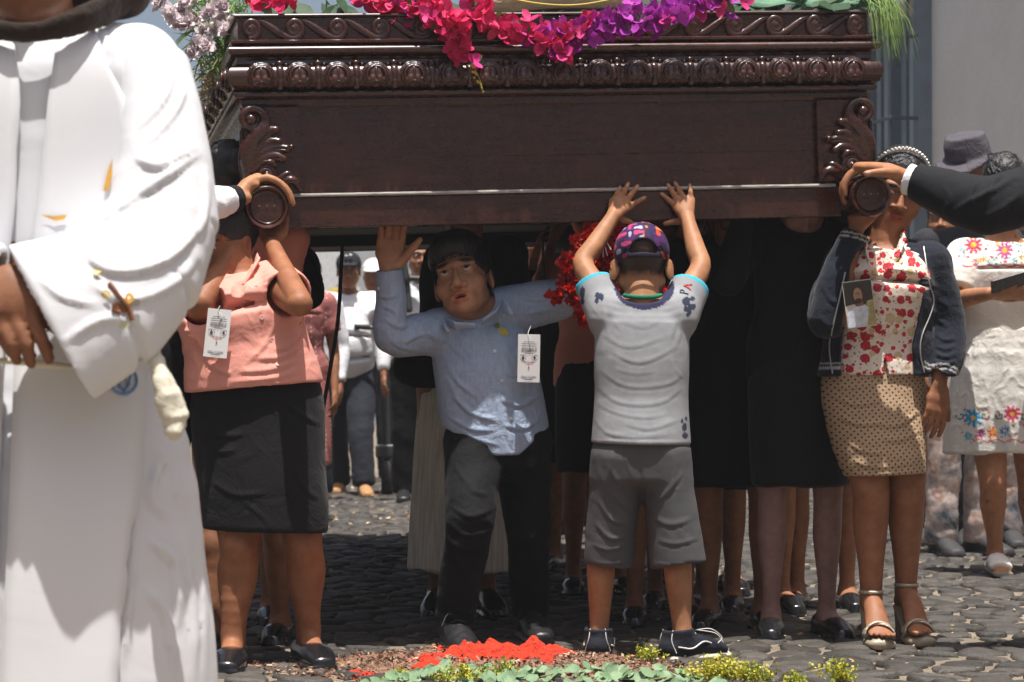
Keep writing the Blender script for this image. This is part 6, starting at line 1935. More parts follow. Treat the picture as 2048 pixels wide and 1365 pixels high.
band("stole", rows([(62, 32, -40), (200, 40, -96), (330, 40, -118), (430, 34, -112), (560, 20, -108), (730, 14, -170), (1100, 4, -172), (1450, -20, -170)], 30), alb, pr, M_STOLE, pr)
M_GOLD = plain("gold_thread", (.62, .33, .05), .5, vary=.2, nscale=80); M_BRN = plain("brown_thread", (.22, .08, .03), .6, vary=.3, nscale=120); M_BLUET = plain("blue_thread", (.10, .26, .58), .6)
def ppatch(pts, mat, part, lift=.004):
    V = [onto(part, pr, P(x_, y_, 3.2), unit(P(x_, y_, 4.2) - P(x_, y_, 3.2)), lift)[0] for x_, y_ in pts]
    return mesh_poly("embroidery", np.array(V) - base_of(pr), [tuple(range(len(V)))], mat, part)
dg = bpy.context.evaluated_depsgraph_get()
ppatch([(224, 316), (222, 352), (217, 380), (205, 384), (212, 350)], M_GOLD, stl); ppatch([(80, 430), (108, 434), (134, 431), (128, 440), (112, 443)], M_GOLD, stl)
def sline(pts, r_, mat, part, lift=.003):
    q_ = [onto(part, pr, P(x_, y_, 3.2), unit(P(x_, y_, 4.2) - P(x_, y_, 3.2)), lift)[0] for x_, y_ in pts]
    tube("embroidery", q_, r_, mat, part, pr, 6)
sline([(218, 568), (240, 596), (256, 615), (264, 640)], .0042, M_BRN, SLEEVE); sline([(228, 606), (226, 622), (240, 628)], .004, M_BRN, SLEEVE)
for x_, y_, c_ in ((236, 612, M_BRN), (246, 622, M_BRN), (258, 598, M_GOLD), (270, 606, plain("grey_thread", (.42, .40, .36), .6)), (212, 590, plain("pale_gold_thread", (.75, .60, .30), .6)), (246, 650, plain("pale_green_thread", (.60, .62, .42), .6)), (195, 545, plain("pale_gold_thread", (.75, .60, .30), .6))):
    ppatch([(x_ + 9 * math.cos(t), y_ + 8 * math.sin(t)) for t in np.linspace(0, 6.28, 10, endpoint=False)], c_, SLEEVE)
sline([(246 + 26 * math.cos(t), 762 + 28 * math.sin(t)) for t in np.linspace(0, 2 * math.pi, 24)], .0022, M_BLUET, stl)
for pts in ([(232, 744), (236, 776), (246, 750)], [(246, 750), (254, 776), (262, 742)], [(236, 770), (246, 784), (258, 768)]): sline(pts, .0022, M_BLUET, stl)
# cord round the waist with a tassel end
M_CORD = cloth("cream_cord", (.66, .62, .50), rough=.85, vary=.1, wr_k=.3)
S = Shape()
S.chain([P(300, 690, 4.06), P(318, 740, 4.03), P(330, 800, 4.02), P(345, 862, 4.02)], [.011, .014, .016, .013], .006)
S.chain([P(308, 700, 4.05), P(340, 770, 4.035), P(362, 830, 4.035), P(350, 872, 4.025)], [.006, .010, .012, .009], .006)
S.chain([P(-100, 735, 4.05), P(20, 722, 4.05), P(150, 735, 4.05), P(240, 728, 4.05), P(305, 700, 4.06)], [.006] * 5, .004)
build(S, "cord", .005, M_CORD, pr, disp=wr((30, 30, 90), .0025, 3))
# brown cowl
M_COWL = cloth("brown_cowl", (.030, .020, .015), rough=.95, vary=.2, sheen=.5, wr_k=.5)
S = Shape()
S.chain([P(-150, -10, 4.26), P(-90, 36, 4.16), P(-10, 60, 4.095), (P(75, 64, 4.085)), P(160, 44, 4.11), P(232, 4, 4.19), P(262, -40, 4.28)], [(.030, .012), (.024, .011), (.0185, .010), (.0185, .010), (.024, .011), (.036, .012), (.045, .014)], .012, ax=(.1, -.35, 1), smooth=3)
S.chain([P(250, -10, 4.24), P(230, -20, 4.34), P(75, -10, 4.38), P(-90, -20, 4.34), P(-140, 0, 4.26)], [.04, .05, .06, .05, .04], .02, smooth=2)
build(S, "cowl", .0065, M_COWL, pr, disp=wr((14, 14, 14), .004, 2))

# ================================================================== MAN WITH WHITE CUFFS gripping the left beam, hidden behind the priest
def grip_hand(S, w_, c, r, ang0, ang1, sgn, L_=.17):
    """hand laid over a beam end at c (axis along the street): four fingers wrapped from ang0 to ang1"""
    pass
J = stand((P(300, 1330, 6.75)[0], 6.75), 1.63, R(-60))
J.update(sR=P(335, 380, 6.62), eR=P(398, 412, 6.52), wR=P(478, 396, 6.64), sL=P(270, 380, 6.9))
J['nk'] = (J['sL'] + J['sR']) / 2 + V3(0, 0, .055); J['hd'] = J['nk'] + V3(.04, -.02, .145); J['hr'] = rotz(R(50))
mn = person("man in white long-sleeved shirt with dark cuffs laying his hand on the beam end", J)
S = Shape()
torso(S, J, MAL); S.seg(J['sL'], J['sR'], .05, .05, .03)
S.seg(J['nk'] - V3(0, 0, .03), J['hd'] - V3(0, 0, .05), .055, .052, .02)
lay = head(S, J, J['hd'], J['hr'], 1.0, 1, 0); limbs(S, J, 1.0, 1.0)
BE = toW((-.84, -.14, .048))
def ba(a_, rr, dy): return BE + V3(rr * math.cos(R(a_)), dy, rr * math.sin(R(a_)))
S.chain([J['wR'], lerp(J['wR'], ba(118, .078, .02), .5) + V3(0, 0, .006), ba(118, .078, .02)], [(.027, .022), (.034, .022), (.036, .018)], .01, ax=(0, 1, 0), smooth=2)
for dy, r_, a1 in ((-.006, .0092, 12), (.016, .0095, 8), (.037, .0092, 10), (.056, .008, 18)):
    S.chain([ba(112, .076, dy), ba(88, .080, dy), ba(60, .075, dy), ba(35, .071, dy), ba(a1, .069, dy)], [r_ * 1.15, r_ * 1.1, r_, r_ * .95, r_ * .78], .004, smooth=2)
S.chain([J['wR'] + V3(.02, -.01, -.002), ba(146, .082, -.022), ba(128, .074, -.026), ba(112, .064, -.020)], [.016, .013, .0105, .0085], .006, smooth=2)
body = build(S, "body", .005, skin_mat("skin"), mn, keep=[(J['hd'], .155), (J['eL'], .0), (J['wL'] + unit(J['wL'] - J['eL']) * .07, .125), (J['wR'] + unit(J['wR'] - J['eR']) * .07, .125)], paint=skinpaint((.40, .20, .10), lay))
eyes(body, mn, J['hd'], J['hr'], 1.0)
hair(mn, mn, J['hd'], J['hr'], 1.0, 'short', (.012, .010, .010), .007)
M_WSH = cloth("white_shirt", (.74, .74, .76), rough=.8, vary=.03, wr_scale=14, wr_k=.3)
def shirt_generic(J, mat, parent, h=.008, ease=.012, prof=MAL, t0=-.05, sleeve=1.0, r=.055, name="shirt", seed=1.0, amp=.006):
    S = Shape(); torso(S, J, prof, ease, k=.02, t0=t0, t1=.96); S.seg(J['sL'], J['sR'], .056, .056, .03)
    for q in 'LR':
        sh, el, w_ = J['s' + q], J['e' + q], J['w' + q]
        if sleeve > .6: S.chain([sh, lerp(sh, el, .5), el, lerp(el, w_, .5), lerp(el, w_, min(1, sleeve) * .97)], [r * 1.12, r * 1.08, r, r * .88, r * .72], .02, smooth=2, ends=(None, .004))
        elif sleeve > 0: S.chain([sh, lerp(sh, el, sleeve * .6), lerp(sh, el, sleeve * 1.2)], [r * 1.12, r * 1.1, r * 1.1], .02, smooth=2, ends=(None, .004))
    S.ell(J['nk'] + J['fw'] * .04 + V3(0, 0, .02), (.06, .06, .055), None, .006, 'sub')
    return build(S, name, h, mat, parent, disp=dsum(wr((8, 8, 11), amp, seed), wr((20, 20, 30), amp * .3, seed + 3, True)))
def trousers_generic(J, mat, parent, h=.009, r=1.0, name="trousers", upto=1.0, seed=1.0, amp=.006):
    S = Shape(); pel = (J['hL'] + J['hR']) / 2; u = J['u']
    ax = unit(J['hR'] - J['hL'])
    S.seg(pel + V3(0, 0, .10 * u), pel - V3(0, 0, .05 * u), (.155 * r * u, .12 * r * u), (.165 * r * u, .125 * r * u), .02, ax=ax, rc0=.02)
    for q in 'LR':
        hp, kn, an = J['h' + q], J['k' + q], J['a' + q]
        pts = [hp, lerp(hp, kn, .5), kn, lerp(kn, an, .5), an - V3(0, 0, .02)]; rr = [.098, .088, .074, .070, .068]
        S.chain(pts, [q_ * r * u for q_ in rr], .02, smooth=2, ends=(.05, .004))
    return build(S, name, h, mat, parent, disp=dsum(wr((8, 8, 14), amp, seed), wr((16, 16, 40), amp * .4, seed + 5, True)))
shirt_generic(J, M_WSH, mn, .006, sleeve=.80, r=.050)
S = Shape(); d = unit(J['wR'] - J['eR']); S.seg(J['wR'] - d * .034, J['wR'] - d * .010, .036, .036, .002, rc0=.003, rc1=.003); S.seg(J['wR'] - d * .016, J['wR'] + d * .02, .028, .031, .002, op='sub')
build(S, "cuff", .004, cloth("black_cuff", (.012, .012, .013)), mn)
trousers_generic(J, M_BLK, mn, .013)
for q in 'LR':
    S = Shape(); shoe(S, J['a' + q], J['t' + q], .26, .045); build(S, "shoe", .010, M_BSHOE, mn)

# ================================================================== MAN IN BLACK SUIT reaching from the right to the other beam end
J = stand((P(2235, 1300, 6.95)[0], 6.95), 1.62, R(50))
J.update(sL=P(2140, 372, 6.92), eL=P(1975, 412, 6.80), wL=P(1812, 358, 6.90))
J['nk'] = (J['sL'] + J['sR']) / 2 + V3(.02, 0, .07); J['hd'] = J['nk'] + V3(-.03, -.02, .145)
J['hr'] = rotz(R(-30))
sm = person("man in black suit with white shirt cuff reaching over to the beam end", J)
S = Shape()
torso(S, J, MAL); S.seg(J['sL'], J['sR'], .05, .05, .03)
S.seg(J['nk'] - V3(0, 0, .03), J['hd'] - V3(0, 0, .05), .055, .052, .02)
lay = head(S, J, J['hd'], J['hr'], 1.0, 1, 0); limbs(S, J, 1.0, 1.0)
BE = toW((.84, -.14, .048))
S.chain([J['wL'], P(1778, 342, 6.90), ba(105, .078, .0)], [(.028, .022), (.036, .021), (.036, .018)], .01, ax=(0, 1, 0), smooth=2)
for dy, r_, a1 in ((-.012, .0100, 178), (.012, .0102, 196), (.036, .0098, 190), (.058, .0085, 180)):
    S.chain([ba(108, .077, dy), ba(128, .080, dy), ba(150, .078, dy), ba(168, .074, dy), ba(a1, .071, dy)], [r_ * 1.15, r_ * 1.1, r_, r_ * .95, r_ * .8], .004, smooth=2)
S.chain([P(1790, 346, 6.87), P(1768, 345, 6.855), P(1748, 346, 6.85), P(1732, 348, 6.852)], [.016, .013, .0105, .0090], .005, smooth=2)
body = build(S, "body", .005, skin_mat("skin"), sm, keep=[(J['hd'], .155), (J['eL'], .0), (J['wL'] + unit(J['wL'] - J['eL']) * .07, .125), (J['wR'] + unit(J['wR'] - J['eR']) * .07, .125)], paint=skinpaint((.36, .17, .085), lay, [(near(P(1735, 347, 6.845), (.009, .012, .008), .4), (.50, .32, .25))]))
eyes(body, sm, J['hd'], J['hr'], 1.0)
hair(sm, sm, J['hd'], J['hr'], 1.0, 'short', (.012, .010, .010), .007)
M_SUIT = cloth("black_suit", (.0085, .0088, .011), rough=.8, vary=.1, wr_scale=10, wr_k=.3, sheen=.3)
S = Shape(); torso(S, J, MAL, .02, k=.02, t0=-.12, t1=.97); S.seg(J['sL'], J['sR'], .062, .062, .03)
for q in 'LR':
    sh, el, w_ = J['s' + q], J['e' + q], J['w' + q]
    S.chain([sh, lerp(sh, el, .5), el, lerp(el, w_, .5), lerp(el, w_, .90)], [.075, .080, .080, .066, .050], .02, smooth=2, ends=(None, .004))
items = [([(2040, 350), (1990, 380), (1930, 410), (1900, 440)], 8, .010), ([(2048, 385), (2000, 420), (1960, 440)], 7, .008), ([(1960, 355), (1945, 390), (1950, 420)], 7, .008), ([(1880, 365), (1900, 400), (1890, 430)], 6, .004), ([(2010, 345), (1985, 370), (1975, 400)], 6, .007)]
build(S, "jacket", .0068, M_SUIT, sm, disp=dsum(creases(items), wr((7, 7, 9), .006, 4.1)))
S = Shape(); d = unit(J['wL'] - J['eL']); w_ = J['wL']
S.seg(w_ - d * .062, w_ - d * .004, (.041, .041), (.044, .044), .003, rc0=.003, rc1=.003); S.seg(w_ - d * .03, w_ + d * .03, .034, .040, .002, op='sub')
build(S, "shirt_cuff", .0042, M_WSH, sm, disp=wr((20, 20, 20), .0015, 3))
trousers_generic(J, M_SUIT, sm, .013)
for q in 'LR':
    S = Shape(); shoe(S, J['a' + q], J['t' + q], .26, .045); build(S, "shoe", .010, M_BSHOE, sm)
# ================================================================== BEARERS AND CROWD
def skirt_generic(J, mat, parent, hem=.30, w=1.0, flare=1.0, h=.009, top=.60, name="skirt", seed=2.0, amp=.005, paint=None):
    u = J['u']; c = (J['hL'] + J['hR']) / 2; ax = unit(J['hR'] - J['hL'])
    z0, z1 = top * J['H'], hem * J['H']
    S = Shape(); zs = np.linspace(z0, z1, 5)
    km = (J['kL'] + J['kR']) / 2
    P_, R_ = [], []
    for i, z_ in enumerate(zs):
        t = i / 4; q = np.array([lerp(c[0], km[0], t), lerp(c[1], km[1], t), z_])
        rr = [.140, .165, .168, .165, .160][i] * lerp(1, flare, t) * w
        P_.append(q); R_.append((rr * u, rr * u * .80))
    S.chain(P_, R_, .01, ax=ax, smooth=2, ends=(.01, .004))
    return build(S, name, h, mat, parent, disp=wr((11, 11, 2.5), amp, seed), paint=paint)
def crowd(label, x, Y, H=1.55, ang=0.0, top=None, bottom=None, tone='mid', hs='short', hc=(.012, .010, .010), sleeve=.5, kind='trousers', shoes=None, h=.010, group=None, face=False, w=1.0, belly=0.0, prof=None, hem=.30, flare=1.0, bow=False, ov=None, t0=-.05, hands=True, shirtname="shirt", legs=1.0):
    J = stand((x, Y), H, ang)
    if Y > 9: h *= 1.12
    if bow:
        J['hd'] = J['nk'] + J['fw'] * .085 + V3(0, 0, .055); J['hr'] = J['hr'] @ rotx(R(48))
    if ov: J.update(ov(J))
    g = person(label, J, group)
    pf = sprof(prof or MAL, w * J['u'], w * J['u'], belly)
    S = Shape(); torso(S, J, pf); S.seg(J['sL'], J['sR'], .045, .045, .03)
    S.seg(J['nk'] - V3(0, 0, .03), J['hd'] + J['hr'] @ V3(0, .02, -.055), .053, .05, .02)
    lay = head(S, J, J['hd'], J['hr'], H / 1.6, 1, 0, face=True); limbs(S, J, .95 * J['u'], .95 * J['u'] * legs)
    if hands:
        for q, sg in (('L', 1), ('R', -1)):
            d = unit(J['w' + q] - J['e' + q]); side = unit(J['sR'] - J['sL']) * (-1 if q == 'L' else 1)
            hand(S, J['w' + q], d, unit(side + J['fw'] * .3), sg, .16, (14, 18, 14), 5, 28, 10)
    for q in 'LR': foot(S, J['a' + q], J['t' + q], .22 * J['u'], .034)
    tone_ = SK[tone] if isinstance(tone, str) else tone
    body = build(S, "body", min(h, .0075) if face else h, skin_mat("skin"), g, keep=[(J['hd'], .15)] + [(lerp(J['k' + q], J['a' + q], .5), .24) for q in 'LR' if kind != 'trousers'], coarse=1.8, paint=skinpaint(tone_, lay))
    if face: eyes(body, g, J['hd'], J['hr'], H / 1.6, (0, 0))
    if hs:
        hb_ = hair(g, g, J['hd'], J['hr'], H / 1.6, hs, hc, h * 1.2)
        if not bow: hair_strands(hb_, g, J['hd'], J['hr'], H / 1.6, 'boy' if hs == 'short' else 'tied', hc, 260, .006, int(Y * 10), (.02, .04))
    if top is not None: J['top'] = shirt_generic(J, top, g, h * (1.12 if Y < 9 else 1.4), prof=pf, sleeve=sleeve, t0=t0, r=.056 * J['u'], seed=x * 7 + Y, name=shirtname)
    if kind == 'trousers': trousers_generic(J, bottom, g, h * 1.5, r=w, seed=x * 3 + Y)
    elif kind == 'skirt': skirt_generic(J, bottom, g, hem, w, flare, h * (1.2 if Y < 9 else 1.4), seed=x * 5)
    if shoes is not None:
        for q in 'LR':
            S = Shape()
            (loafer if kind == 'skirt' else shoe)(S, J['a' + q], J['t' + q], .25 * J['u'], .043 * J['u'])
            build(S, "shoe", (.0085 if Y < 9 else .012), shoes, g)
    return g, J
M_PINKD = M_PINK
M_CHECK, nt, b = newmat("houndstooth")
ck = N(nt, "ShaderNodeTexChecker"); ck.inputs["Scale"].default_value = 190; ck.inputs["Color1"].default_value = (.42, .42, .43, 1); ck.inputs["Color2"].default_value = (.03, .03, .035, 1)
L(nt, objco(nt), ck.inputs["Vector"]); L(nt, ck.outputs[0], b.inputs["Base Color"]); b.inputs["Roughness"].default_value = .9
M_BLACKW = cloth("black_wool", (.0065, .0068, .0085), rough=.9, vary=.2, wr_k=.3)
def up_arm(q, dx, dz=.0, dy=-.05):
    def f(J):
        sh = J['s' + q]
        sg = -1 if q == 'L' else 1
        return {'e' + q: sh + V3(sg * .10 + dx, dy - .08, -.13), 'w' + q: sh + V3(sg * .03 + dx * .5, dy - .06, .08 + dz)}
    return f
GB = "women carrying the litter from underneath"
bear = [("bearer in salmon blouse tucked close behind the capped boy's right elbow", .46, 7.75, 1.40, M_PINKD, M_SKB, 'dark', .45, 'L'),
        ("bearer all in black wool between the black-coated bearer and the capped boy", .68, 7.62, 1.42, M_BLACKW, M_BLACKW, 'dark', .8, 'L'),  # black cloth instead of salmon: the litter's shade is put into the colour
        ("bearer in salmon blouse on the outer side of the right beam behind the jacket woman", 1.02, 8.25, 1.46, M_PINKD, M_SKB, 'mid', .45, 'L'),
        ("bearer in black skirt half hidden behind the grey check skirt", .88, 9.1, 1.45, M_BLACKW, M_SKB, 'mid', .8, 'L'),
        ("bearer in salmon blouse deep in the shade beyond the capped boy", .30, 8.9, 1.43, M_PINKD, M_SKB, 'dark', .45, 'R'),
        ("bearer in black far back in the middle of the litter's shade", .25, 10.0, 1.44, M_BLACKW, M_BLACKW, 'dark', .8, 'R'),
        ("bearer in black coat and skirt with pale stockings beside the woman in the navy jacket", .845, 7.36, 1.46, M_BLACKW, M_SKB, (.30, .18, .16), .85, 'R'),
        ("bearer in salmon blouse and short black skirt in shade behind the black-coated bearer", .80, 8.15, 1.44, M_PINKD, M_SKB, 'mid', .45, 'L'),
        ("bowed bearer in salmon blouse in the shade just right of the small boy", .555, 8.30, 1.43, M_PINKD, M_BLACKW, 'dark', .45, 'L'),
        ("bearer in grey check skirt and salmon blouse in the middle of the shaded file", .70, 8.85, 1.45, M_PINKD, M_CHECK, 'mid', .45, 'L'),
        ("bearer in black blouse and skirt near the far end of the shaded file", .50, 9.45, 1.46, M_BLACKW, M_SKB, 'dark', .8, 'L'),
        ("bearer in salmon blouse farthest back under the right beam", .62, 10.2, 1.45, M_PINKD, M_SKB, 'mid', .45, 'R')]
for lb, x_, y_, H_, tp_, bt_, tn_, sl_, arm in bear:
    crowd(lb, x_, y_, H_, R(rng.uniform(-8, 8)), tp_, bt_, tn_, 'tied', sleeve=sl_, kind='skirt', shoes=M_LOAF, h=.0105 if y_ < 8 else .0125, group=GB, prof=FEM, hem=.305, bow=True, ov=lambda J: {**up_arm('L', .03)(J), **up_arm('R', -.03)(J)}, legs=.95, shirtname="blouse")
crowd("bearer in salmon blouse and grey check skirt just behind the woman holding the beam end", -.78, 7.16, 1.42, R(-12), M_PINKD, M_CHECK, 'dark', 'bun', sleeve=.45, kind='skirt', shoes=M_LOAF, h=.006, group=GB, prof=FEM, hem=.30,
      ov=lambda J: dict(hd=P(452, 362, 7.25), hr=rotz(R(-150)) @ rotx(.2), nk=P(462, 470, 7.22), aL=P(424, 1262, 7.0), kL=P(428, 1090, 7.05), aR=P(560, 1240, 7.2), kR=P(556, 1080, 7.18), eR=P(560, 590, 7.15), wR=P(530, 480, 7.15)), shirtname="blouse")
crowd("bearer in black blouse with bent elbow standing under the left side of the litter", -.83, 7.75, 1.42, R(-5), M_BLACKW, M_SKB, 'dark', 'tied', sleeve=.8, kind='skirt', shoes=M_LOAF, h=.007, group=GB, prof=FEM, hem=.30, bow=True,
      ov=lambda J: dict(eR=P(618, 590, 7.45), wR=P(585, 470, 7.55), sR=P(600, 530, 7.7)), shirtname="blouse")
# woman in black top and long cream skirt behind the blue-shirted boy
M_CREAM = cloth("cream_linen", (.62, .585, .52), rough=.95, vary=.08, wr_scale=20, wr_k=.3, streak=(90, (1, 1, .06), .25))
g_, J_ = crowd("woman in black top and long cream linen skirt behind the blue-shirted boy", P(925, 1100, 8.0)[0], 8.0, 1.44, R(4), M_BLACKW, None, 'dark', 'tied', sleeve=.9, kind=None, shoes=M_LOAF, h=.007, prof=FEM, bow=True,
               ov=lambda J: dict(sL=P(885, 622, 7.95), eL=P(818, 740, 7.85), wL=P(895, 752, 7.75), eR=P(1035, 640, 8.0)), shirtname="blouse")
S = Shape()
S.chain([P(925, 740, 8.0), P(925, 800, 8.0), P(925, 950, 8.0), P(922, 1138, 8.0)], [(.125, .10), (.150, .12), (.165, .14), (.172, .15)], .01, ax=(1, 0, 0), smooth=2, ends=(.01, .004))
build(S, "skirt", .006, M_CREAM, g_, disp=dsum(wr((22, 22, 1.2), .010, 3.3), wr((8, 8, 2), .008, 1.1)))

# ---- people beyond the litter
M_WTEE = cloth("white_tee", (.70, .70, .72), rough=.85, vary=.04, wr_k=.3)
M_JEAN = cloth("dark_denim", (.018, .020, .028), rough=.85, vary=.25, wr_k=.5)
M_BLUEJ = cloth("blue_denim", (.06, .11, .18), rough=.85, vary=.3, wr_k=.5)
M_TAN = plain("tan_leather", (.36, .19, .08), .55, vary=.2, nscale=40)
GC = "people following the procession"
g_, J_ = crowd("heavy man in white t-shirt, dark cap and tan boots walking with a scooter", P(697, 1000, 17.1)[0], 17.1, 1.64, R(3), M_WTEE, M_JEAN, 'mid', 'short', sleeve=.5, shoes=M_TAN, h=.0095, group=GC, face=True, belly=.10, w=1.12,
               ov=lambda J: dict(eR=P(762, 650, 16.9), wR=P(778, 712, 16.6), aL=P(680, 962, 17.2), aR=P(728, 965, 16.7), kR=P(722, 870, 16.8)))
def capobj(J, mat, parent, s=1.0, brim=True, back=False, h=.008, name="cap"):
    S = Shape(); hc_, hr_ = J['hd'], J['hr']; T = lambda x, y, z: hc_ + hr_ @ (np.array([x, y, z]) * s)
    S.ell(T(0, .012, .045), (.086 * s, .104 * s, .086 * s), hr_, .004); S.plane(hr_ @ V3(0, 0, -1), T(0, 0, .034))
    if brim: S.chain([T(0, -.08, .040), T(0, -.13, .034), T(0, -.165, .026)], [(.07 * s, .008), (.068 * s, .007), (.045 * s, .006)], .008, ax=hr_[:, 0])
    return build(S, name, h, mat, parent)
cp_ = capobj(J_, cloth("dark_cap", (.022, .023, .026)), g_, 1.03)
p_ = J_['hd'] + J_['hr'] @ V3(0, -.10, .098)
for dx_, r_ in ((-.016, .012), (.014, .014)):
    S = Shape(); S.ell(p_ + V3(dx_, 0, .002 * dx_ / .014), (r_ * .8, .012, r_ * .7), J_['hr'], .002); build(S, "cap_badge", .004, plain("white_print", (.6, .6, .6), .7), cp_, base=base_of(g_))
S = Shape(); pel = (J_['hL'] + J_['hR']) / 2; S.seg(pel + V3(0, -.02, .10), pel + V3(0, -.02, .065), (.186, .165), (.188, .165), .004, ax=(1, 0, 0), rc0=.003, rc1=.003); build(S, "belt", .008, plain("black_belt", (.012, .011, .011), .5), g_)
# kick scooter in his hand
M_SCO = plain("grey_scooter_metal", (.07, .075, .08), .4, metal=.5); M_TYRE = plain("scooter_tyre", (.012, .012, .012), .8)
sc0 = V3(P(778, 990, 17.2)[0], 16.9, 0)
sco = empty("kick_scooter", sc0, "dark folding kick scooter standing upright beside the heavy man in white", "scooter")
def stube(name, pts, r_, mat, par=None): return tube(name, [np.asarray(q, float) for q in pts], r_, mat, par or sco, None, 10)
stube("stem", [(0.0, 0, .30), (-.012, 0, .62), (-.03, 0, 1.0)], .026, M_SCO)
stube("stem_upper", [(-.03, 0, .98), (-.038, -.01, 1.12)], .018, M_SCO)
hbar = stube("handlebar", [(-.20, -.03, 1.14), (-.04, -.01, 1.13), (.14, .01, 1.12)], .013, M_SCO)
stube("grip", [(-.22, -.03, 1.14), (-.11, -.02, 1.135)], .018, M_TYRE, hbar); stube("grip", [(.06, .0, 1.125), (.16, .01, 1.12)], .018, M_TYRE, hbar)
stube("brake_lever", [(.05, -.02, 1.12), (.10, -.06, 1.10), (.15, -.06, 1.10)], .006, M_CHROME, hbar)
stube("fork", [(-.045, 0, .29), (-.045, 0, .12)], .010, M_SCO); stube("fork", [(.045, 0, .29), (.045, 0, .12)], .010, M_SCO)
S = Shape(); S.box((0, 0, .30), (.075, .05, .045), None, .004, .012); v, q = S.mesh(.008); mesh_np("fork_crown", v, q, M_SCO, sco)
def torus(name, R_, r_, mat, par, c, axis='x', n=28, m_=10):
    V, F_ = [], []
    for i in range(n):
        t = 2 * math.pi * i / n
        for j in range(m_):
            f = 2 * math.pi * j / m_; rr = R_ + r_ * math.cos(f)
            V.append((c[0] + r_ * math.sin(f) * 1.1, c[1] + rr * math.cos(t), c[2] + rr * math.sin(t)))
    for i in range(n):
        for j in range(m_): F_.append((i * m_ + j, ((i + 1) % n) * m_ + j, ((i + 1) % n) * m_ + (j + 1) % m_, i * m_ + (j + 1) % m_))
    return mesh_poly(name, V, F_, mat, par, smooth=True)
wh = torus("wheel", .092, .032, M_TYRE, sco, (0, 0, .124)); torus("rim", .055, .014, M_SCO, wh, (0, 0, .124))
wh = torus("wheel", .092, .032, M_TYRE, sco, (0.02, .95, .124)); torus("rim", .055, .014, M_SCO, wh, (0.02, .95, .124))
S = Shape(); S.box((0.01, .48, .15), (.075, .38, .025), None, .004, .012); S.seg((0, .05, .28), (0, .16, .16), .03, .03, .02); v, q = S.mesh(.01); mesh_np("deck", v, q, M_SCO, sco)

g_, J_ = crowd("man in white shirt with black shoulder harness behind the raised hand of the boy", P(838, 1000, 16.0)[0], 16.0, 1.68, R(10), M_WSH, M_BLACKW, 'mid', 'short', sleeve=.9, shoes=M_BSHOE, h=.010, group=GC, face=True)
S = Shape(); fz = J_['fw']
for a_, b_ in (((800, 470), (812, 560)), ((812, 556), (868, 560)), ((858, 470), (862, 600)), ((812, 556), (818, 620))):
    S.seg(P(*a_, 15.84), P(*b_, 15.80), (.024, .02), (.024, .02), .004, ax=(1, 0, 0))
build(S, "harness", .009, plain("black_harness", (.02, .023, .022), .45), g_)
crowd("man in white cap behind the heavy man in the white t-shirt", P(748, 900, 20)[0], 20.0, 1.74, R(-5), M_WTEE, M_JEAN, 'mid', None, sleeve=.5, shoes=M_BSHOE, h=.012, group=GC)
capobj(_J := stand((P(748, 900, 20)[0], 20.0), 1.74, R(-5)), M_WTEE, [o for o in bpy.data.objects if o.name.startswith("person")][-1], 1.09, h=.010)
g_, J_ = crowd("bystander in yellow hat and grey shirt far behind the black cable", P(662, 900, 22.5)[0], 22.5, 1.62, R(5), cloth("grey_shirt", (.25, .26, .27)), M_JEAN, 'mid', None, sleeve=.9, shoes=M_BSHOE, h=.012, group=GC)
capobj(J_, cloth("yellow_hat", (.35, .26, .05)), g_, 1.05, h=.010)
# big drum with white skin carried by the band
dr = empty("bass_drum", P(648, 530, 20.8), "white-skinned bass drum carried far behind, above the white t-shirt man", "drum")
tube("shell", [(0, -.12, 0), (0, .12, 0)], .20, plain("drum_shell", (.30, .31, .30), .5), dr, None, 32)
V = [(.195 * math.cos(t), -.121, .22 * math.sin(t)) for t in np.linspace(0, 2 * math.pi, 32, endpoint=False)]
mesh_poly("drum_skin", V, [tuple(range(32))[::-1]], plain("drum_skin", (.70, .70, .68), .5), dr)
g_, J_ = crowd("woman in pink dotted dress and grey hair behind the salmon blouse woman", P(594, 1000, 13.5)[0], 13.5, 1.47, R(0), None, None, 'mid', 'tied', hc=(.10, .09, .08), kind=None, shoes=M_LOAF, h=.009, group=GC, prof=FEM)
m, nt, b = newmat("pink_dotted"); co = objco(nt)
vo = N(nt, "ShaderNodeTexVoronoi", feature='F1'); vo.inputs["Scale"].default_value = 38; vo.inputs["Randomness"].default_value = .25; L(nt, co, vo.inputs["Vector"])
L(nt, mixc(nt, fmath(nt, 'MULTIPLY', fmath(nt, 'SUBTRACT', .26, vo.outputs["Distance"]), 12, True), (.36, .12, .11), (.68, .52, .48)), b.inputs["Base Color"]); b.inputs["Roughness"].default_value = .85
M_PDOT = m
shirt_generic(J_, M_PDOT, g_, .009, prof=FEM, sleeve=.5, name="dress_bodice"); skirt_generic(J_, M_PDOT, g_, .22, 1.0, 1.25, .009, name="dress_skirt", amp=.012)
crowd("man in white long-sleeved shirt and dark trousers beside the pink dotted dress", P(618, 1000, 16.2)[0], 16.2, 1.56, R(-8), M_WSH, M_JEAN, 'mid', 'short', sleeve=.95, shoes=M_BSHOE, h=.010, group=GC)
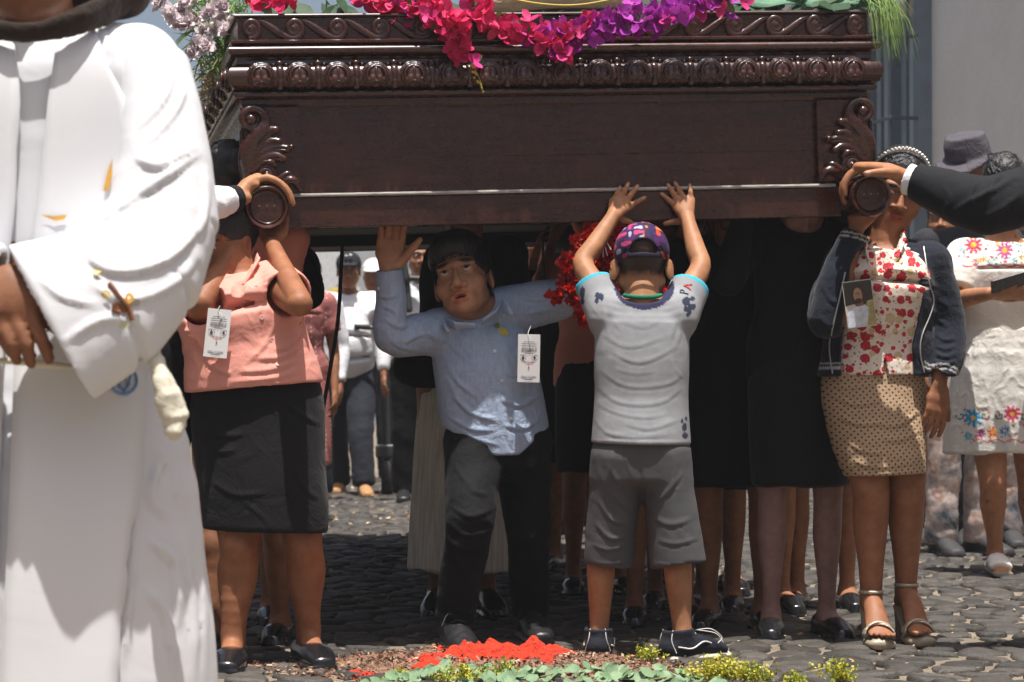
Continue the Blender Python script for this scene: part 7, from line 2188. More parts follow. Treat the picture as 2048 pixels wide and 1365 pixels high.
# red polo with olive vest
M_RED = cloth("red_polo", (.62, .055, .030), rough=.8, vary=.06, wr_k=.3)
g_, J_ = crowd("man in bright red polo and olive vest beyond the reaching arm of the blue-shirted boy", P(1072, 1000, 14.8)[0], 14.8, 1.70, R(-10), M_RED, M_BLUEJ, 'mid', 'short', sleeve=.5, shoes=plain("grey_sneaker", (.16, .155, .15), .7), h=.009, group=GC, face=True, belly=.03)
S = Shape(); torso(S, J_, MAL, .030, k=.02, t0=.0, t1=.95); S.seg(J_['sL'], J_['sR'], .066, .066, .03)
S.chain([P(1098, 500, 14.5), P(1092, 600, 14.5), P(1088, 780, 14.5)], [(.16, .25), (.13, .25), (.10, .25)], .01, ax=(1, 0, 0), op='sub')
build(S, "vest", .009, cloth("olive_vest", (.30, .29, .16), rough=.9, wr_k=.4), g_, disp=wr((8, 8, 3), .010, 2))
crowd("person in dark clothes and black sneakers walking behind the red garland", P(1150, 1060, 12.3)[0], 12.3, 1.6, R(-10), cloth("dark_plum", (.030, .018, .022)), M_JEAN, 'dark', 'short', sleeve=.9, shoes=plain("black_sneaker", (.02, .02, .022), .6), h=.009, group=GC)
crowd("person in black following close behind the file of bearers", P(1250, 1100, 11.4)[0], 11.4, 1.55, R(5), M_BLACKW, M_SKB, 'dark', 'tied', sleeve=.9, kind='skirt', shoes=M_LOAF, h=.009, group=GC, prof=FEM)
crowd("man in pale shirt walking far back beside the harnessed man", P(905, 960, 19.0)[0], 19.0, 1.68, R(5), cloth("pale_shirt", (.5, .52, .55)), M_JEAN, 'mid', 'short', sleeve=.9, shoes=M_BSHOE, h=.012, group=GC)

# ---- spectators on the right
GS = "spectators standing by the white house"
Y_ = 9.75
def embroid(v, n):
    px, py = topx(v)
    col = np.tile([.72, .69, .62], (len(v), 1)); ok = n[:, 1] < .2
    it = []
    def flower(cx, cy, R_, c1, c2, pet=10, cc=(.72, .40, .03)):
        for k_ in range(pet):
            a_ = 2 * math.pi * k_ / pet
            it.append((cx + R_ * .6 * math.cos(a_), cy + R_ * .6 * math.sin(a_), R_ * .42, R_ * .15, a_, c1 if k_ % 2 else c2))
        it.append((cx, cy, R_ * .28, R_ * .28, 0, cc))
    red_, pk, tq, og, gn = (.55, .04, .05), (.60, .07, .16), (.03, .30, .42), (.70, .28, .03), (.05, .17, .10)
    rs_ = np.random.default_rng(5)
    for x_ in range(1920, 2080, 9):
        for y_ in (488, 502, 516, 526):
            if rs_.random() < .62: it.append((x_ + rs_.uniform(-4, 4), y_ + rs_.uniform(-4, 4), rs_.uniform(2, 4), rs_.uniform(1.5, 2.5), rs_.uniform(0, 3), [red_, pk, tq, og, gn, (.25, .06, .25)][rs_.integers(6)]))
    flower(1948, 490, 19, red_, pk); flower(2010, 501, 18, pk, (.35, .08, .25)); flower(2075, 495, 18, red_, og)
    for x_, y_, c_ in ((1925, 501, tq), (1932, 512, tq), (1982, 523, tq), (1990, 518, tq), (1960, 521, og), (1950, 524, red_), (1970, 518, og), (2040, 490, tq), (2046, 515, og), (2030, 520, tq), (2042, 482, (.70, .45, .03)), (1997, 488, og), (1942, 474, og)): flower(x_, y_, 7, c_, c_, 6, (.65, .5, .3))
    col = in_px(it)(col, v, ok & (py > 466) & (py < 534))
    e_ = 530 + 4 * np.abs(np.sin(px / 9.0)); col[(np.abs(py - e_) < 1.6) & ok & (px > 1925)] = red_
    return col
def embroid2(v, n):
    px, py = topx(v)
    col = np.tile([.60, .575, .52], (len(v), 1)); ok = n[:, 1] < .3
    it = []
    def flower(cx, cy, R_, c1, c2, pet=9, cc=(.70, .40, .05)):
        for k_ in range(pet):
            a_ = 2 * math.pi * k_ / pet
            it.append((cx + R_ * .6 * math.cos(a_), cy + R_ * .6 * math.sin(a_), R_ * .42, R_ * .17, a_, c1 if k_ % 2 else c2))
        it.append((cx, cy, R_ * .25, R_ * .25, 0, cc))
    red_, pk, tq, og, gn = (.55, .05, .06), (.45, .05, .18), (.02, .30, .45), (.68, .28, .06), (.03, .12, .08)
    rs_ = np.random.default_rng(8)
    for cx in (1945, 2024, 2100):
        for sg in (-1, 1):
            for t in np.linspace(0, 5.5, 26):
                rr = 9 - t * 1.4; it.append((cx + sg * (24 + rr * math.cos(t)), 832 + rr * math.sin(t), 1.5, 1.5, 0, gn))
    for x_ in range(1925, 2110, 8):
        for y_ in (822, 838, 850, 868, 878):
            if rs_.random() < .42: it.append((x_ + rs_.uniform(-4, 4), y_ + rs_.uniform(-5, 5), 3.6, 1.7, rs_.uniform(0, 3), [red_, tq, og, gn, pk][rs_.integers(5)]))
    flower(1945, 836, 19, tq, (.03, .20, .38)); flower(2024, 828, 18, pk, red_); flower(1984, 865, 12, red_, og); flower(1962, 868, 10, pk, (.3, .05, .3)); flower(2008, 862, 11, tq, (.05, .2, .5)); flower(1936, 872, 9, tq, tq); flower(2046, 845, 10, tq, pk); flower(2060, 868, 11, red_, og)
    col = in_px(it)(col, v, ok)
    e_ = 886 - 6 * np.abs(np.sin((px - 1940) / 11.0)); col[(np.abs(py - e_) < 1.5) & ok & (px > 1938)] = (.50, .10, .10)
    return col
J = stand((P(2012, 1150, Y_)[0], Y_), 1.60, R(4))
J.update(hd=P(2010, 372, 9.78), nk=P(2005, 470, 9.80), sL=P(1926, 512, 9.8), sR=P(2098, 512, 9.8), eL=P(1912, 600, 9.70), wL=P(1978, 588, 9.48), eR=P(2120, 610, 9.70), wR=P(2062, 590, 9.5), kL=P(1986, 965, 9.70), aL=P(1990, 1100, 9.78), kR=P(2062, 965, 9.78), aR=P(2068, 1090, 9.95),
         hL=P(1965, 770, 9.8), hR=P(2052, 770, 9.8))
lady = person("woman in white embroidered blouse and skirt holding a phone by the house wall", J, GS)
S = Shape(); torso(S, J, FEM); S.seg(J['sL'], J['sR'], .045, .045, .03); S.seg(J['nk'] - V3(0, 0, .04), J['hd'] + V3(0, .02, -.06), .052, .05, .02)
lay = head(S, J, J['hd'], rotx(.25), 1.0, 1, 0); limbs(S, J, 1.05, 1.0)
hand(S, J['wL'], V3(1, -.25, .05), V3(0, -.7, -1), 1, .165, (20, 26, 20), 6, 50, 10); hand(S, J['wR'], V3(-1, -.25, .1), V3(0, -.7, -1), -1, .165, (22, 28, 20), 6, 50, 10)
for q in 'LR': foot(S, J['a' + q] - V3(0, 0, .0), V3(.0, -1, 0), .22, .036)
body = build(S, "body", .006, skin_mat("skin"), lady, keep=[(J['hd'], .155), (J['wL'] + unit(J['wL'] - J['eL']) * .07, .125), (J['wR'] + unit(J['wR'] - J['eR']) * .07, .125)], paint=skinpaint((.36, .17, .085), lay)); eyes(body, lady, J['hd'], rotx(.25), 1.0, (0, -25))
hb = hair(lady, lady, J['hd'], rotx(.25), 1.0, 'tied', (.014, .012, .012), .007); hair_strands(hb, lady, J['hd'], rotx(.25), 1.0, 'tied', (.014, .012, .012), 400, .005, 9)
S = Shape(); torso(S, J, sprof(FEM, 1.08, 1.12), .014, k=.02, t0=.12, t1=.93); S.seg(J['sL'], J['sR'], .060, .060, .03)
for q in 'LR': S.chain([J['s' + q], lerp(J['s' + q], J['e' + q], .40), lerp(J['s' + q], J['e' + q], .78)], [.070, .080, .066], .02, ends=(None, .004))
S.ell(J['nk'] + V3(0, -.05, .005), (.105, .085, .05), None, .006, 'sub')
build(S, "blouse", .0050, cloth("embroidered_cotton", attr=True, rough=.85, vary=.04, wr_k=.25), lady, disp=dsum(wr((12, 12, 5), .006, 3), wr((30, 30, 20), .0015, 1)), paint=embroid)
S = Shape(); S.chain([P(2006, 660, 9.8), P(2006, 720, 9.8), P(2004, 800, 9.8), P(2000, 916, 9.8)], [(.150, .125), (.190, .150), (.212, .165), (.222, .172)], .01, ax=(1, 0, 0), smooth=2, ends=(.01, .004)); S.plane(V3(.03, 0, -1), P(2000, 906, 9.6), k=.002)
build(S, "skirt", .0054, cloth("embroidered_cotton", attr=True), lady, disp=dsum(wr((14, 14, 2.0), .010, 6), wr((40, 40, 22), .0025, 2, True)), paint=embroid2)
M_WLE = plain("white_perforated_leather", (.68, .66, .62), .6, vary=.1, nscale=90); M_TAUPE = plain("taupe_sole", (.22, .19, .155), .7)
for q in 'LR':
    g = V3(*J['a' + q][:2], 0); f = V3(0, -1, 0); side = V3(1, 0, 0)
    S = Shape(); S.chain([g - f * .05 + V3(0, 0, .022), g + f * .06 + V3(0, 0, .018), g + f * .165 + V3(0, 0, .016)], [(.036, .020), (.040, .016), (.040, .014)], .004, ax=side); so = build(S, "sandal", .006, M_TAUPE, lady)
    S = Shape(); S.chain([g + f * .04 + V3(0, 0, .058), g + f * .09 + V3(0, 0, .048), g + f * .125 + V3(0, 0, .038)], [(.042, .034), (.045, .032), (.044, .024)], .01, ax=side, ends=(.006, .006)); S.plane(V3(0, 0, -1), g + V3(0, 0, .024), k=.002)
    build(S, "strap", .005, M_WLE, so, base=base_of(lady))
    tube("heel_strap", [g - f * .01 + side * .042 + V3(0, 0, .06), g - f * .055 + V3(0, 0, .075), g - f * .01 - side * .042 + V3(0, 0, .06)], .006, M_WLE, so, lady, 6)
ph = empty("mobile_phone", P(2020, 565, 9.42), "dark mobile phone held by the woman in the embroidered blouse", "phone")
S = Shape(); S.box((0, 0, 0), (.075, .005, .037), roty(-.28) @ rotx(.9), .002, .004); v, q = S.mesh(.003); mesh_np("phone_body", v, q, plain("phone_black", (.02, .023, .028), .25), ph)

# man in the fishing hat
M_HAT = cloth("charcoal_hat", (.085, .076, .090), rough=.9, vary=.15, wr_k=.5)
m, nt, b = newmat("animal_print_cloth"); co = objco(nt)
c = ramp(nt, noise(nt, 7, 4, .55, co, .6), [(0.34, (.05, .075, .10)), (0.42, (.30, .27, .27)), (0.52, (.60, .50, .46)), (0.62, (.42, .24, .17)), (0.72, (.62, .58, .56))])
L(nt, mixc(nt, 1.0, c, ramp(nt, noise(nt, 40, 4, .6, co), [(0.3, .75), (0.7, 1.15)]), 'MULTIPLY'), b.inputs["Base Color"]); b.inputs["Roughness"].default_value = .9
M_ANI = m
M_SNK = plain("charcoal_sneaker", (.030, .029, .030), .65, vary=.3, nscale=60, bumpk=.3)
g_, J_ = crowd("spectator in charcoal fishing hat and loose printed trousers beside the navy jacket woman", P(1925, 1110, 10.9)[0], 10.9, 1.68, R(20), cloth("dark_shirt", (.03, .03, .036)), M_ANI, 'dark', 'short', sleeve=.9, shoes=M_SNK, h=.0085, group=GS, face=True, ov=lambda J: dict(hd=P(1936, 338, 10.85), nk=P(1945, 455, 10.9), hr=rotz(R(-35)) @ rotx(.3)))
S = Shape(); hc_, hr_ = J_['hd'], J_['hr']; T = lambda x, y, z: hc_ + hr_ @ V3(x, y, z)
S.chain([T(0, .012, .05), T(0, .012, .10), T(0, .012, .142)], [(.100, .112), (.094, .106), (.084, .096)], .008, ax=hr_[:, 0], smooth=2, ends=(.004, .012))
S.chain([T(0, -.02, .052), T(0, -.09, .036), T(0, -.16, .018)], [(.11, .006), (.12, .006), (.08, .006)], .012, ax=hr_[:, 0])
S.seg(T(0, .05, .052), T(0, .14, .035), (.11, .006), (.08, .006), .012, ax=hr_[:, 0])
build(S, "hat", .006, M_HAT, g_, disp=wr((18, 18, 18), .004, 1))
crowd("grey-haired man looking away behind the fishing hat", P(1972, 1080, 11.9)[0], 11.9, 1.80, R(150), cloth("dark_plum", (.030, .018, .022)), M_JEAN, 'mid', 'short', hc=(.10, .095, .09), sleeve=.9, shoes=M_SNK, h=.0095, group=GS)
crowd("spectator in purple shirt behind the shoulder of the navy jacket woman", P(1893, 1080, 11.6)[0], 11.6, 1.62, R(-20), cloth("purple_shirt", (.050, .025, .048)), M_JEAN, 'mid', 'tied', sleeve=.5, shoes=M_SNK, h=.0095, group=GS)
crowd("dark-haired spectator in printed trousers behind the woman with the phone", P(2062, 1080, 11.5)[0], 11.5, 1.74, R(10), cloth("dark_shirt", (.03, .03, .036)), M_ANI, 'mid', 'short', sleeve=.9, shoes=M_SNK, h=.0095, group=GS)
# ================================================================== FLOWERS ON THE LITTER
rd = np.random.default_rng(21)
def petal_pts(l, w, cup, tip=.75, nu=4, nv=2, wave=0.0, seed=0.0):
    V, F_ = [], []
    for i in range(nu + 1):
        u = i / nu
        ww = w * (math.sin(math.pi * min(1, .08 + u * .86)) ** .8) * (1 - .25 * u) if u < 1 else w * .06
        for j in range(nv + 1):
            v = j / nv * 2 - 1
            V.append((v * ww, u * l, cup * l * (u ** 1.6) + .25 * abs(v) ** 1.5 * ww + wave * l * math.sin(7 * u + 5 * v + seed)))
    for i in range(nu):
        for j in range(nv):
            a = i * (nv + 1) + j
            F_.append((a, a + 1, a + nv + 2, a + nv + 1))
    return np.array(V), F_
def merge(parts):
    V, F_, n = [], [], 0
    for v, f in parts:
        V.append(v); F_ += [tuple(q + n for q in t) for t in f]; n += len(v)
    return np.vstack(V), F_
def raw_mesh(name, V, F_, mat):
    me = bpy.data.meshes.new(name); me.from_pydata(V.tolist(), [], F_); me.update()
    me.polygons.foreach_set("use_smooth", np.ones(len(me.polygons), bool)); me.materials.append(mat)
    return me
def petal_mat(name, c1, c2, rough=.6, trans=.25, gloss=0.0):
    m, nt, b = newmat(name)
    co = objco(nt); oi = N(nt, "ShaderNodeObjectInfo")
    c = mixc(nt, oi.outputs["Random"], c1, c2)
    c = mixc(nt, 1.0, c, ramp(nt, noise(nt, 180, 3, .6, co), [(0.3, .8), (0.7, 1.15)]), 'MULTIPLY')
    L(nt, c, b.inputs["Base Color"]); b.inputs["Roughness"].default_value = rough
    b.inputs["Specular IOR Level"].default_value = .3 + gloss
    tr = N(nt, "ShaderNodeBsdfTranslucent"); L(nt, c, tr.inputs[0])
    mx = N(nt, "ShaderNodeMixShader"); mx.inputs[0].default_value = trans
    L(nt, b.outputs[0], mx.inputs[1]); L(nt, tr.outputs[0], mx.inputs[2]); L(nt, mx.outputs[0], nt.nodes["Material Output"].inputs[0])
    bump(nt, b, noise(nt, 120, 3, .6, co), .4, .003)
    return m
M_CRIM = petal_mat("crimson_bract", (.62, .012, .075), (.72, .03, .16)); M_ROSEP = petal_mat("rose_bract", (.70, .05, .16), (.60, .03, .25)); M_PURP = petal_mat("purple_bract", (.36, .025, .36), (.48, .05, .42)); M_LEAF = petal_mat("garland_leaf", (.10, .17, .05), (.16, .22, .08))
def bougainvillea(mat, seed):
    r_ = np.random.default_rng(seed); ps = []
    for k_ in range(3):
        v, f = petal_pts(.030 * r_.uniform(.85, 1.15), .0135 * r_.uniform(.9, 1.2), .55, wave=.05, seed=r_.uniform(0, 6))
        a_ = 2 * math.pi * k_ / 3 + r_.uniform(-.25, .25)
        ps.append((v @ rotz(a_).T @ np.eye(3), f))
    return raw_mesh("blossom", *merge(ps), mat)
BL = {m_: [bougainvillea(mm, 10 + i) for i in range(3)] for m_, mm in (('c', M_CRIM), ('r', M_ROSEP), ('p', M_PURP))}
v, f = petal_pts(.036, .012, .2); ME_LEAF = raw_mesh("leaf", v, f, M_LEAF)
def look(d, roll=0.0):
    d = Vector(d).normalized(); return (d.to_track_quat('Z', 'Y').to_matrix() @ Matrix.Rotation(roll, 3, 'Z')).to_euler()
def scatter(parent, org, pts, n, spread, cols, name="blossom", sz=(.85, 1.25), leaf=.10):
    A = np.array(curve(pts, 8)); cum = np.linspace(0, 1, len(A))
    for i in range(n):
        t = (i + rd.uniform(0, 1)) / n
        p_ = np.array([np.interp(t, cum, A[:, k_]) for k_ in range(3)]) + rd.normal(0, 1, 3) * np.array(spread)
        cdx = cols(t)
        is_leaf = rd.random() < leaf
        me = ME_LEAF if is_leaf else BL[cdx][rd.integers(3)]
        d = unit(V3(rd.normal(0, .6), -1 + rd.normal(0, .3), rd.normal(.25, .55)))
        s_ = rd.uniform(*sz)
        put(me, "leaf" if is_leaf else name, parent, tuple(p_ - org), (s_,) * 3, look(d, rd.uniform(0, 6.28)))
def FG(x, y, Y=6.92): return P(x, y, Y)
M_STEM = plain("yellow_stem", (.42, .33, .04), .6)
gp = [FG(500, 6, 6.86), FG(545, 2, 6.85), FG(600, -2, 6.87)]
gar = empty("flower_garland", gp[0], "bunch of crimson artificial bougainvillea at the left end of the litter top", "garland")
scatter(gar, gp[0], gp, 22, (.012, .012, .010), lambda t: 'c')
tube("stem", [q - gp[0] for q in curve(gp, 4)], .003, M_STEM, gar)
gp = [FG(700, -10, 6.90), FG(770, 8, 6.88), FG(840, 14, 6.86), FG(890, 40, 6.85), FG(908, 70, 6.845), FG(925, 95, 6.85), FG(945, 130, 6.86)]
gar = empty("flower_garland", gp[0], "hanging strand of crimson artificial bougainvillea trailing down the litter front", "garland")
scatter(gar, gp[0], gp[:5], 58, (.022, .012, .016), lambda t: 'c' if rd.random() < .75 else 'r'); scatter(gar, gp[0], gp[3:], 30, (.013, .008, .008), lambda t: 'r' if rd.random() < .6 else 'c', sz=(.75, 1.05))
tube("stem", [q - gp[0] for q in curve(gp + [FG(962, 165, 6.875), FG(966, 188, 6.88)], 5)], .0028, M_STEM, gar, None, 6, .4)
S = Shape()
for i in range(16): t = i / 15; S.ell(lerp(FG(940, 118, 6.85), FG(966, 186, 6.87), t) + rd.normal(0, .003, 3), .0055 * (1 - .5 * t), None, .001)
v, q = S.mesh(.002); mesh_np("bud_cluster", v - gp[0], q, plain("yellow_buds", (.40, .32, .05), .7), gar)["kind"] = "stuff"
gp = [FG(930, 12, 6.90), FG(985, 40, 6.89), FG(1045, 68, 6.88), FG(1115, 78, 6.88), FG(1180, 62, 6.89), FG(1250, 45, 6.905), FG(1320, 30, 6.92), FG(1420, 6, 6.94), FG(1460, -8, 6.95)]
gar = empty("flower_garland", gp[0], "swag of artificial bougainvillea shading from crimson to purple across the litter top", "garland")
def colf(t):
    if t < .28: return 'c' if rd.random() < .7 else 'r'
    if t < .48: return ['r', 'p', 'c'][rd.integers(3)]
    return 'p' if rd.random() < .85 else 'r'
scatter(gar, gp[0], gp, 150, (.016, .012, .017), colf); scatter(gar, gp[0], gp[3:8], 60, (.018, .012, .020), lambda t: 'p', leaf=.06)
scatter(gar, gp[0], [FG(1070, 80), FG(1110, 98, 6.87), FG(1150, 78)], 16, (.012, .01, .010), lambda t: 'r')
tube("stem", [q - gp[0] + V3(0, -.01, .012) for q in curve([FG(990, 2, 6.87), FG(1080, 18, 6.865), FG(1160, 20, 6.87), FG(1260, 2, 6.88)], 5)], .003, M_STEM, gar)
# pale carnations with grassy leaves at the near left corner
M_PALE = petal_mat("pale_pink_petal", (.84, .72, .74), (.88, .80, .82), trans=.35)
def carnation(seed):
    r_ = np.random.default_rng(seed); ps = []
    for k_ in range(26):
        v, f = petal_pts(.034 * r_.uniform(.7, 1.1), .013, .3 + .6 * r_.random(), wave=.14, seed=r_.uniform(0, 6), nu=3)
        el = r_.uniform(-.3, 1.2)
        ps.append((v @ rotx(el).T @ rotz(r_.uniform(0, 6.28)).T, f))
    return raw_mesh("carnation", *merge(ps), M_PALE)
CA = [carnation(40 + i) for i in range(3)]
bq = P(420, 60, 7.2)
bqt = empty("flower_bouquet", bq, "bouquet of pale pink carnations with grassy green leaves at the litter corner", "bouquet")
for x_, y_, s_ in ((318, 8, .9), (345, 30, 1.0), (362, 20, 1.0), (375, 50, 1.05), (395, 42, .95), (405, 62, .9), (440, 12, .9), (445, 40, 1.0), (430, 62, .85), (452, 62, .9), (412, 92, 1.1), (398, 96, .9), (448, 20, .9), (335, -5, 1), (392, 5, 1.0), (470, 45, .8), (385, 110, .8), (372, 8, .95), (420, 28, .95), (356, 55, .9)):
    p_ = P(x_, y_, 7.1 + rd.uniform(0, .12)); put(CA[rd.integers(3)], "carnation", bqt, tuple(p_ - bq), (s_,) * 3, look(unit(V3(-.3 + rd.normal(0, .3), -1, .5 + rd.normal(0, .3))), rd.uniform(0, 6)))
M_GRASS = petal_mat("grass_blade", (.12, .22, .04), (.20, .32, .07), trans=.3); M_DRY = petal_mat("dry_moss", (.16, .11, .05), (.22, .17, .08), trans=.1); M_DGREEN = petal_mat("dark_foliage", (.03, .07, .035), (.06, .11, .05))
ro, mi, ti = [], [], []
for i in range(260):
    a = P(rd.uniform(400, 500), rd.uniform(-10, 150), 7.25); b_ = a + V3(rd.uniform(-.12, .06), rd.uniform(-.12, .05), rd.uniform(-.10, .10)); ro.append(a); ti.append(b_); mi.append((a + b_) / 2 + V3(0, -.02, .04))
strands("grass_leaves", bqt, bqt, ro, ti, mi, .005, M_GRASS)["kind"] = "stuff"
ro, mi, ti = [], [], []
for i in range(420):
    a = P(rd.uniform(400, 480), rd.uniform(120, 205), 7.3 + rd.uniform(-.05, .1)); b_ = a + rd.normal(0, .03, 3); ro.append(a); ti.append(b_); mi.append((a + b_) / 2 + rd.normal(0, .02, 3))
strands("dry_moss", bqt, bqt, ro, ti, mi, .003, M_DRY)["kind"] = "stuff"
# foliage lying on the deck along the front edge
fo = empty("foliage_bed", P(900, -10, 7.2), "bed of dark green leaves along the top of the litter", "foliage", kind=None)
ME_BIG = raw_mesh("leaf", *petal_pts(.085, .030, .25, wave=.04), M_DGREEN)
for i in range(150):
    p_ = P(rd.uniform(500, 1720), rd.uniform(2, 28), 7.12 + rd.uniform(0, .12)); p_[2] = toW((toL(p_)[0], .1, .60))[2] + rd.uniform(-.01, .03)
    put(ME_BIG, "leaf", fo, tuple(p_ - base_of(fo)), (rd.uniform(.7, 1.2),) * 3, look(unit(V3(rd.normal(0, .5), -.6, .8)), rd.uniform(0, 6)))
# fine drooping grass at the right corner
ro, mi, ti = [], [], []
for i in range(110):
    a = P(rd.uniform(1690, 1765), rd.uniform(-50, 4), 7.12); b_ = P(rd.uniform(1735, 1790) + abs(rd.normal(0, 22)), rd.uniform(20, 130), 7.08 + rd.uniform(-.05, .05)); ro.append(a); ti.append(b_); mi.append(V3(lerp(a[0], b_[0], .75), lerp(a[1], b_[1], .5), max(a[2], b_[2]) + .03))
gt = empty("grass_tuft", P(1740, -10, 7.12), "tuft of fine drooping green grass over the right corner of the litter", "grass")
strands("grass_leaves", gt, gt, ro, ti, mi, .0032, M_GRASS)["kind"] = "stuff"
# cream banner scroll and green cloth on the deck
m_ = cloth("cream_banner", (.62, .46, .27), rough=.8, vary=.06)
bn0 = P(1100, -30, 7.08)
bn = empty("banner", bn0, "cream banner with dark lettering lying on top of the litter", "banner")
V, F_ = [], []
for i in range(25):
    t = i / 24; x_ = lerp(930, 1275, t)
    for k_, (y_, Y_) in enumerate(((-90, 7.20), (-40, 7.13), (lerp(24, 8, t) - 12 * math.sin(math.pi * t) * -.2, 7.08), (lerp(30, 14, t), 7.10))): V.append(P(x_, y_ + 3 * math.sin(t * 9), Y_) - bn0)
for i in range(24):
    for k_ in range(3): F_.append((i * 4 + k_, i * 4 + k_ + 1, i * 4 + k_ + 5, i * 4 + k_ + 4))
mesh_poly("cloth", V, F_, m_, bn, smooth=True).modifiers.new("thick", 'SOLIDIFY').thickness = .004
text_mesh("lettering", "TUS", .062, plain("banner_ink", (.03, .025, .02), .7), bn, decal_frame(P(1032, -16, 7.085) - bn0, unit(V3(0, -1, .35)), V3(0, 0, 1), -.02), .001)
gc0 = P(1600, -20, 7.25)
gc = empty("draped_cloth", gc0, "pale green gauze draped over the right part of the litter top", "cloth")
V, F_ = [], []
for i in range(31):
    t = i / 30; x_ = lerp(1440, 1735, t)
    for k_, y_ in enumerate((-70, -30, 2, 11)): V.append(P(x_, y_ + 4 * math.sin(t * 17 + k_), 7.20 - .025 * k_ + .01 * math.sin(t * 23)) - gc0)
for i in range(30):
    for k_ in range(3): F_.append((i * 4 + k_, i * 4 + k_ + 1, i * 4 + k_ + 5, i * 4 + k_ + 4))
mesh_poly("gauze", V, F_, cloth("green_gauze", (.14, .26, .17), rough=.7), gc, smooth=True).modifiers.new("thick", 'SOLIDIFY').thickness = .003

# crinkled red plastic garland hanging under the front edge
M_RPL = petal_mat("red_plastic", (.55, .012, .008), (.72, .035, .012), rough=.16, trans=.35, gloss=.5)
def crinkle(seed):
    r_ = np.random.default_rng(seed); ps = []
    for k_ in range(9):
        v, f = petal_pts(.040 * r_.uniform(.7, 1.2), .019, .5 * r_.random(), wave=.22, seed=r_.uniform(0, 6), nu=4)
        v = v + r_.normal(0, .0028, v.shape)
        ps.append((v @ rotx(r_.uniform(-.4, 1.3)).T @ rotz(r_.uniform(0, 6.28)).T, f))
    return raw_mesh("plastic_flower", *merge(ps), M_RPL)
CR = [crinkle(60 + i) for i in range(4)]
rp0 = P(1180, 450, 6.95)
rp = empty("plastic_garland", rp0, "crinkled shiny red plastic garland hanging below the litter beside the capped boy", "garland")
for pts, n_ in (([(1200, 447), (1172, 485), (1152, 520), (1146, 556), (1168, 600), (1182, 628)], 62), ([(1215, 455), (1225, 500), (1212, 540), (1205, 575), (1225, 598)], 40), ([(1180, 530), (1165, 560), (1180, 600)], 24), ([(1300, 585), (1325, 588)], 4)):
    A = np.array(curve([P(x_, max(y_, 456), 6.99) for x_, y_ in pts], 8)); cum = np.linspace(0, 1, len(A))
    for i in range(n_):
        t = (i + .5) / n_; p_ = np.array([np.interp(t, cum, A[:, k_]) for k_ in range(3)]) + rd.normal(0, .015, 3) * V3(1, .5, .8)
        put(CR[rd.integers(4)], "plastic_flower", rp, tuple(p_ - rp0), (rd.uniform(.6, 1.0),) * 3, look(unit(V3(rd.normal(0, .7), -1, rd.normal(0, .7))), rd.uniform(0, 6)))
M_STR = plain("white_string", (.75, .74, .76), .7)
for a_, b_ in (((1208, 470), (1206, 515)), ((1206, 470), (1222, 500)), ((1205, 475), (1215, 512))): tube("string", [P(*a_, 6.91) - rp0, P(*b_, 6.91) - rp0], .0014, M_STR, rp)
# black cable under the litter
cb0 = P(684, 500, 7.7)
cb_ = tube("cable", [q for q in curve([P(685, 492, 7.7), P(682, 540, 7.7), P(676, 640, 7.68), P(660, 740, 7.66), P(645, 830, 7.64), P(637, 930, 7.62)], 6)], .0062, plain("black_rubber", (.008, .008, .009), .5), None, None, 10)
tag(cb_, "thick black cable hanging from the underside of the litter on the left", "cable")
cb_ = tube("cable", curve([P(1087, 478, 8.3), P(1086, 520, 8.3), P(1090, 575, 8.3), P(1085, 640, 8.3)], 5), .004, plain("black_rubber", (.008, .008, .009), .5), None, None, 8)
tag(cb_, "thin dark cord hanging under the litter in front of the red polo", "cable")

# ================================================================== SAWDUST AND FLOWER CARPET
def mound(name, cx, cy, rx, ry, hgt, mat, label, cat, nx=120, ny=60, jag=.35, rough=.004, seed=0.0, grain=140):
    V, F_ = [], []
    xs, ys = np.linspace(-1.15, 1.15, nx), np.linspace(-1.15, 1.15, ny)
    X, Y = np.meshgrid(xs, ys)
    p_ = np.stack([X.ravel() * rx + cx, Y.ravel() * ry + cy, np.full(X.size, seed)], 1)
    r_ = np.sqrt(X.ravel() ** 2 + Y.ravel() ** 2) + jag * fbm(p_ * 9, 3) * .5
    z = hgt * np.clip((1 - r_) * 1.7, -.2, 1) * (.8 + .45 * fbm(p_ * 14 + 3, 3))
    z = z + rough * fbm(p_ * grain, 2) * (r_ < 1.05)
    z = np.where(r_ > 1.02, -.02, z + .004)
    v = np.column_stack([p_[:, :2], z])
    for j in range(ny - 1):
        for i in range(nx - 1):
            a = j * nx + i
            if max(z[a], z[a + 1], z[a + nx], z[a + nx + 1]) > -.015: F_.append((a, a + 1, a + nx + 1, a + nx))
    o = mesh_np(name, v - V3(cx, cy, 0), np.array(F_), mat); o.location = (cx, cy, 0)
    return tag(o, label, cat, None, "stuff")
def grain_mat(name, cols, scale=160):
    m, nt, b = newmat(name); co = objco(nt)
    L(nt, ramp(nt, noise(nt, scale, 4, .75, co), cols), b.inputs["Base Color"]); b.inputs["Roughness"].default_value = .95
    p = bump(nt, b, noise(nt, scale * 1.5, 3, .7, co), .8, .006); bump(nt, b, noise(nt, scale * .25, 3, .7, co), .6, .02, p)
    return m
M_SAW = grain_mat("brown_shavings", [(0.3, (.05, .025, .018)), (0.45, (.16, .08, .05)), (0.6, (.28, .16, .10)), (0.72, (.42, .29, .19))], 110)
M_REDS = grain_mat("red_sawdust", [(0.3, (.32, .012, .004)), (0.55, (.55, .035, .008)), (0.75, (.62, .07, .02))], 150)
brown = mound("sawdust", -.055, 6.50, .60, .30, .034, M_SAW, "low bank of brown wood shavings on the street before the boys", "sawdust", seed=1.0, jag=.5)
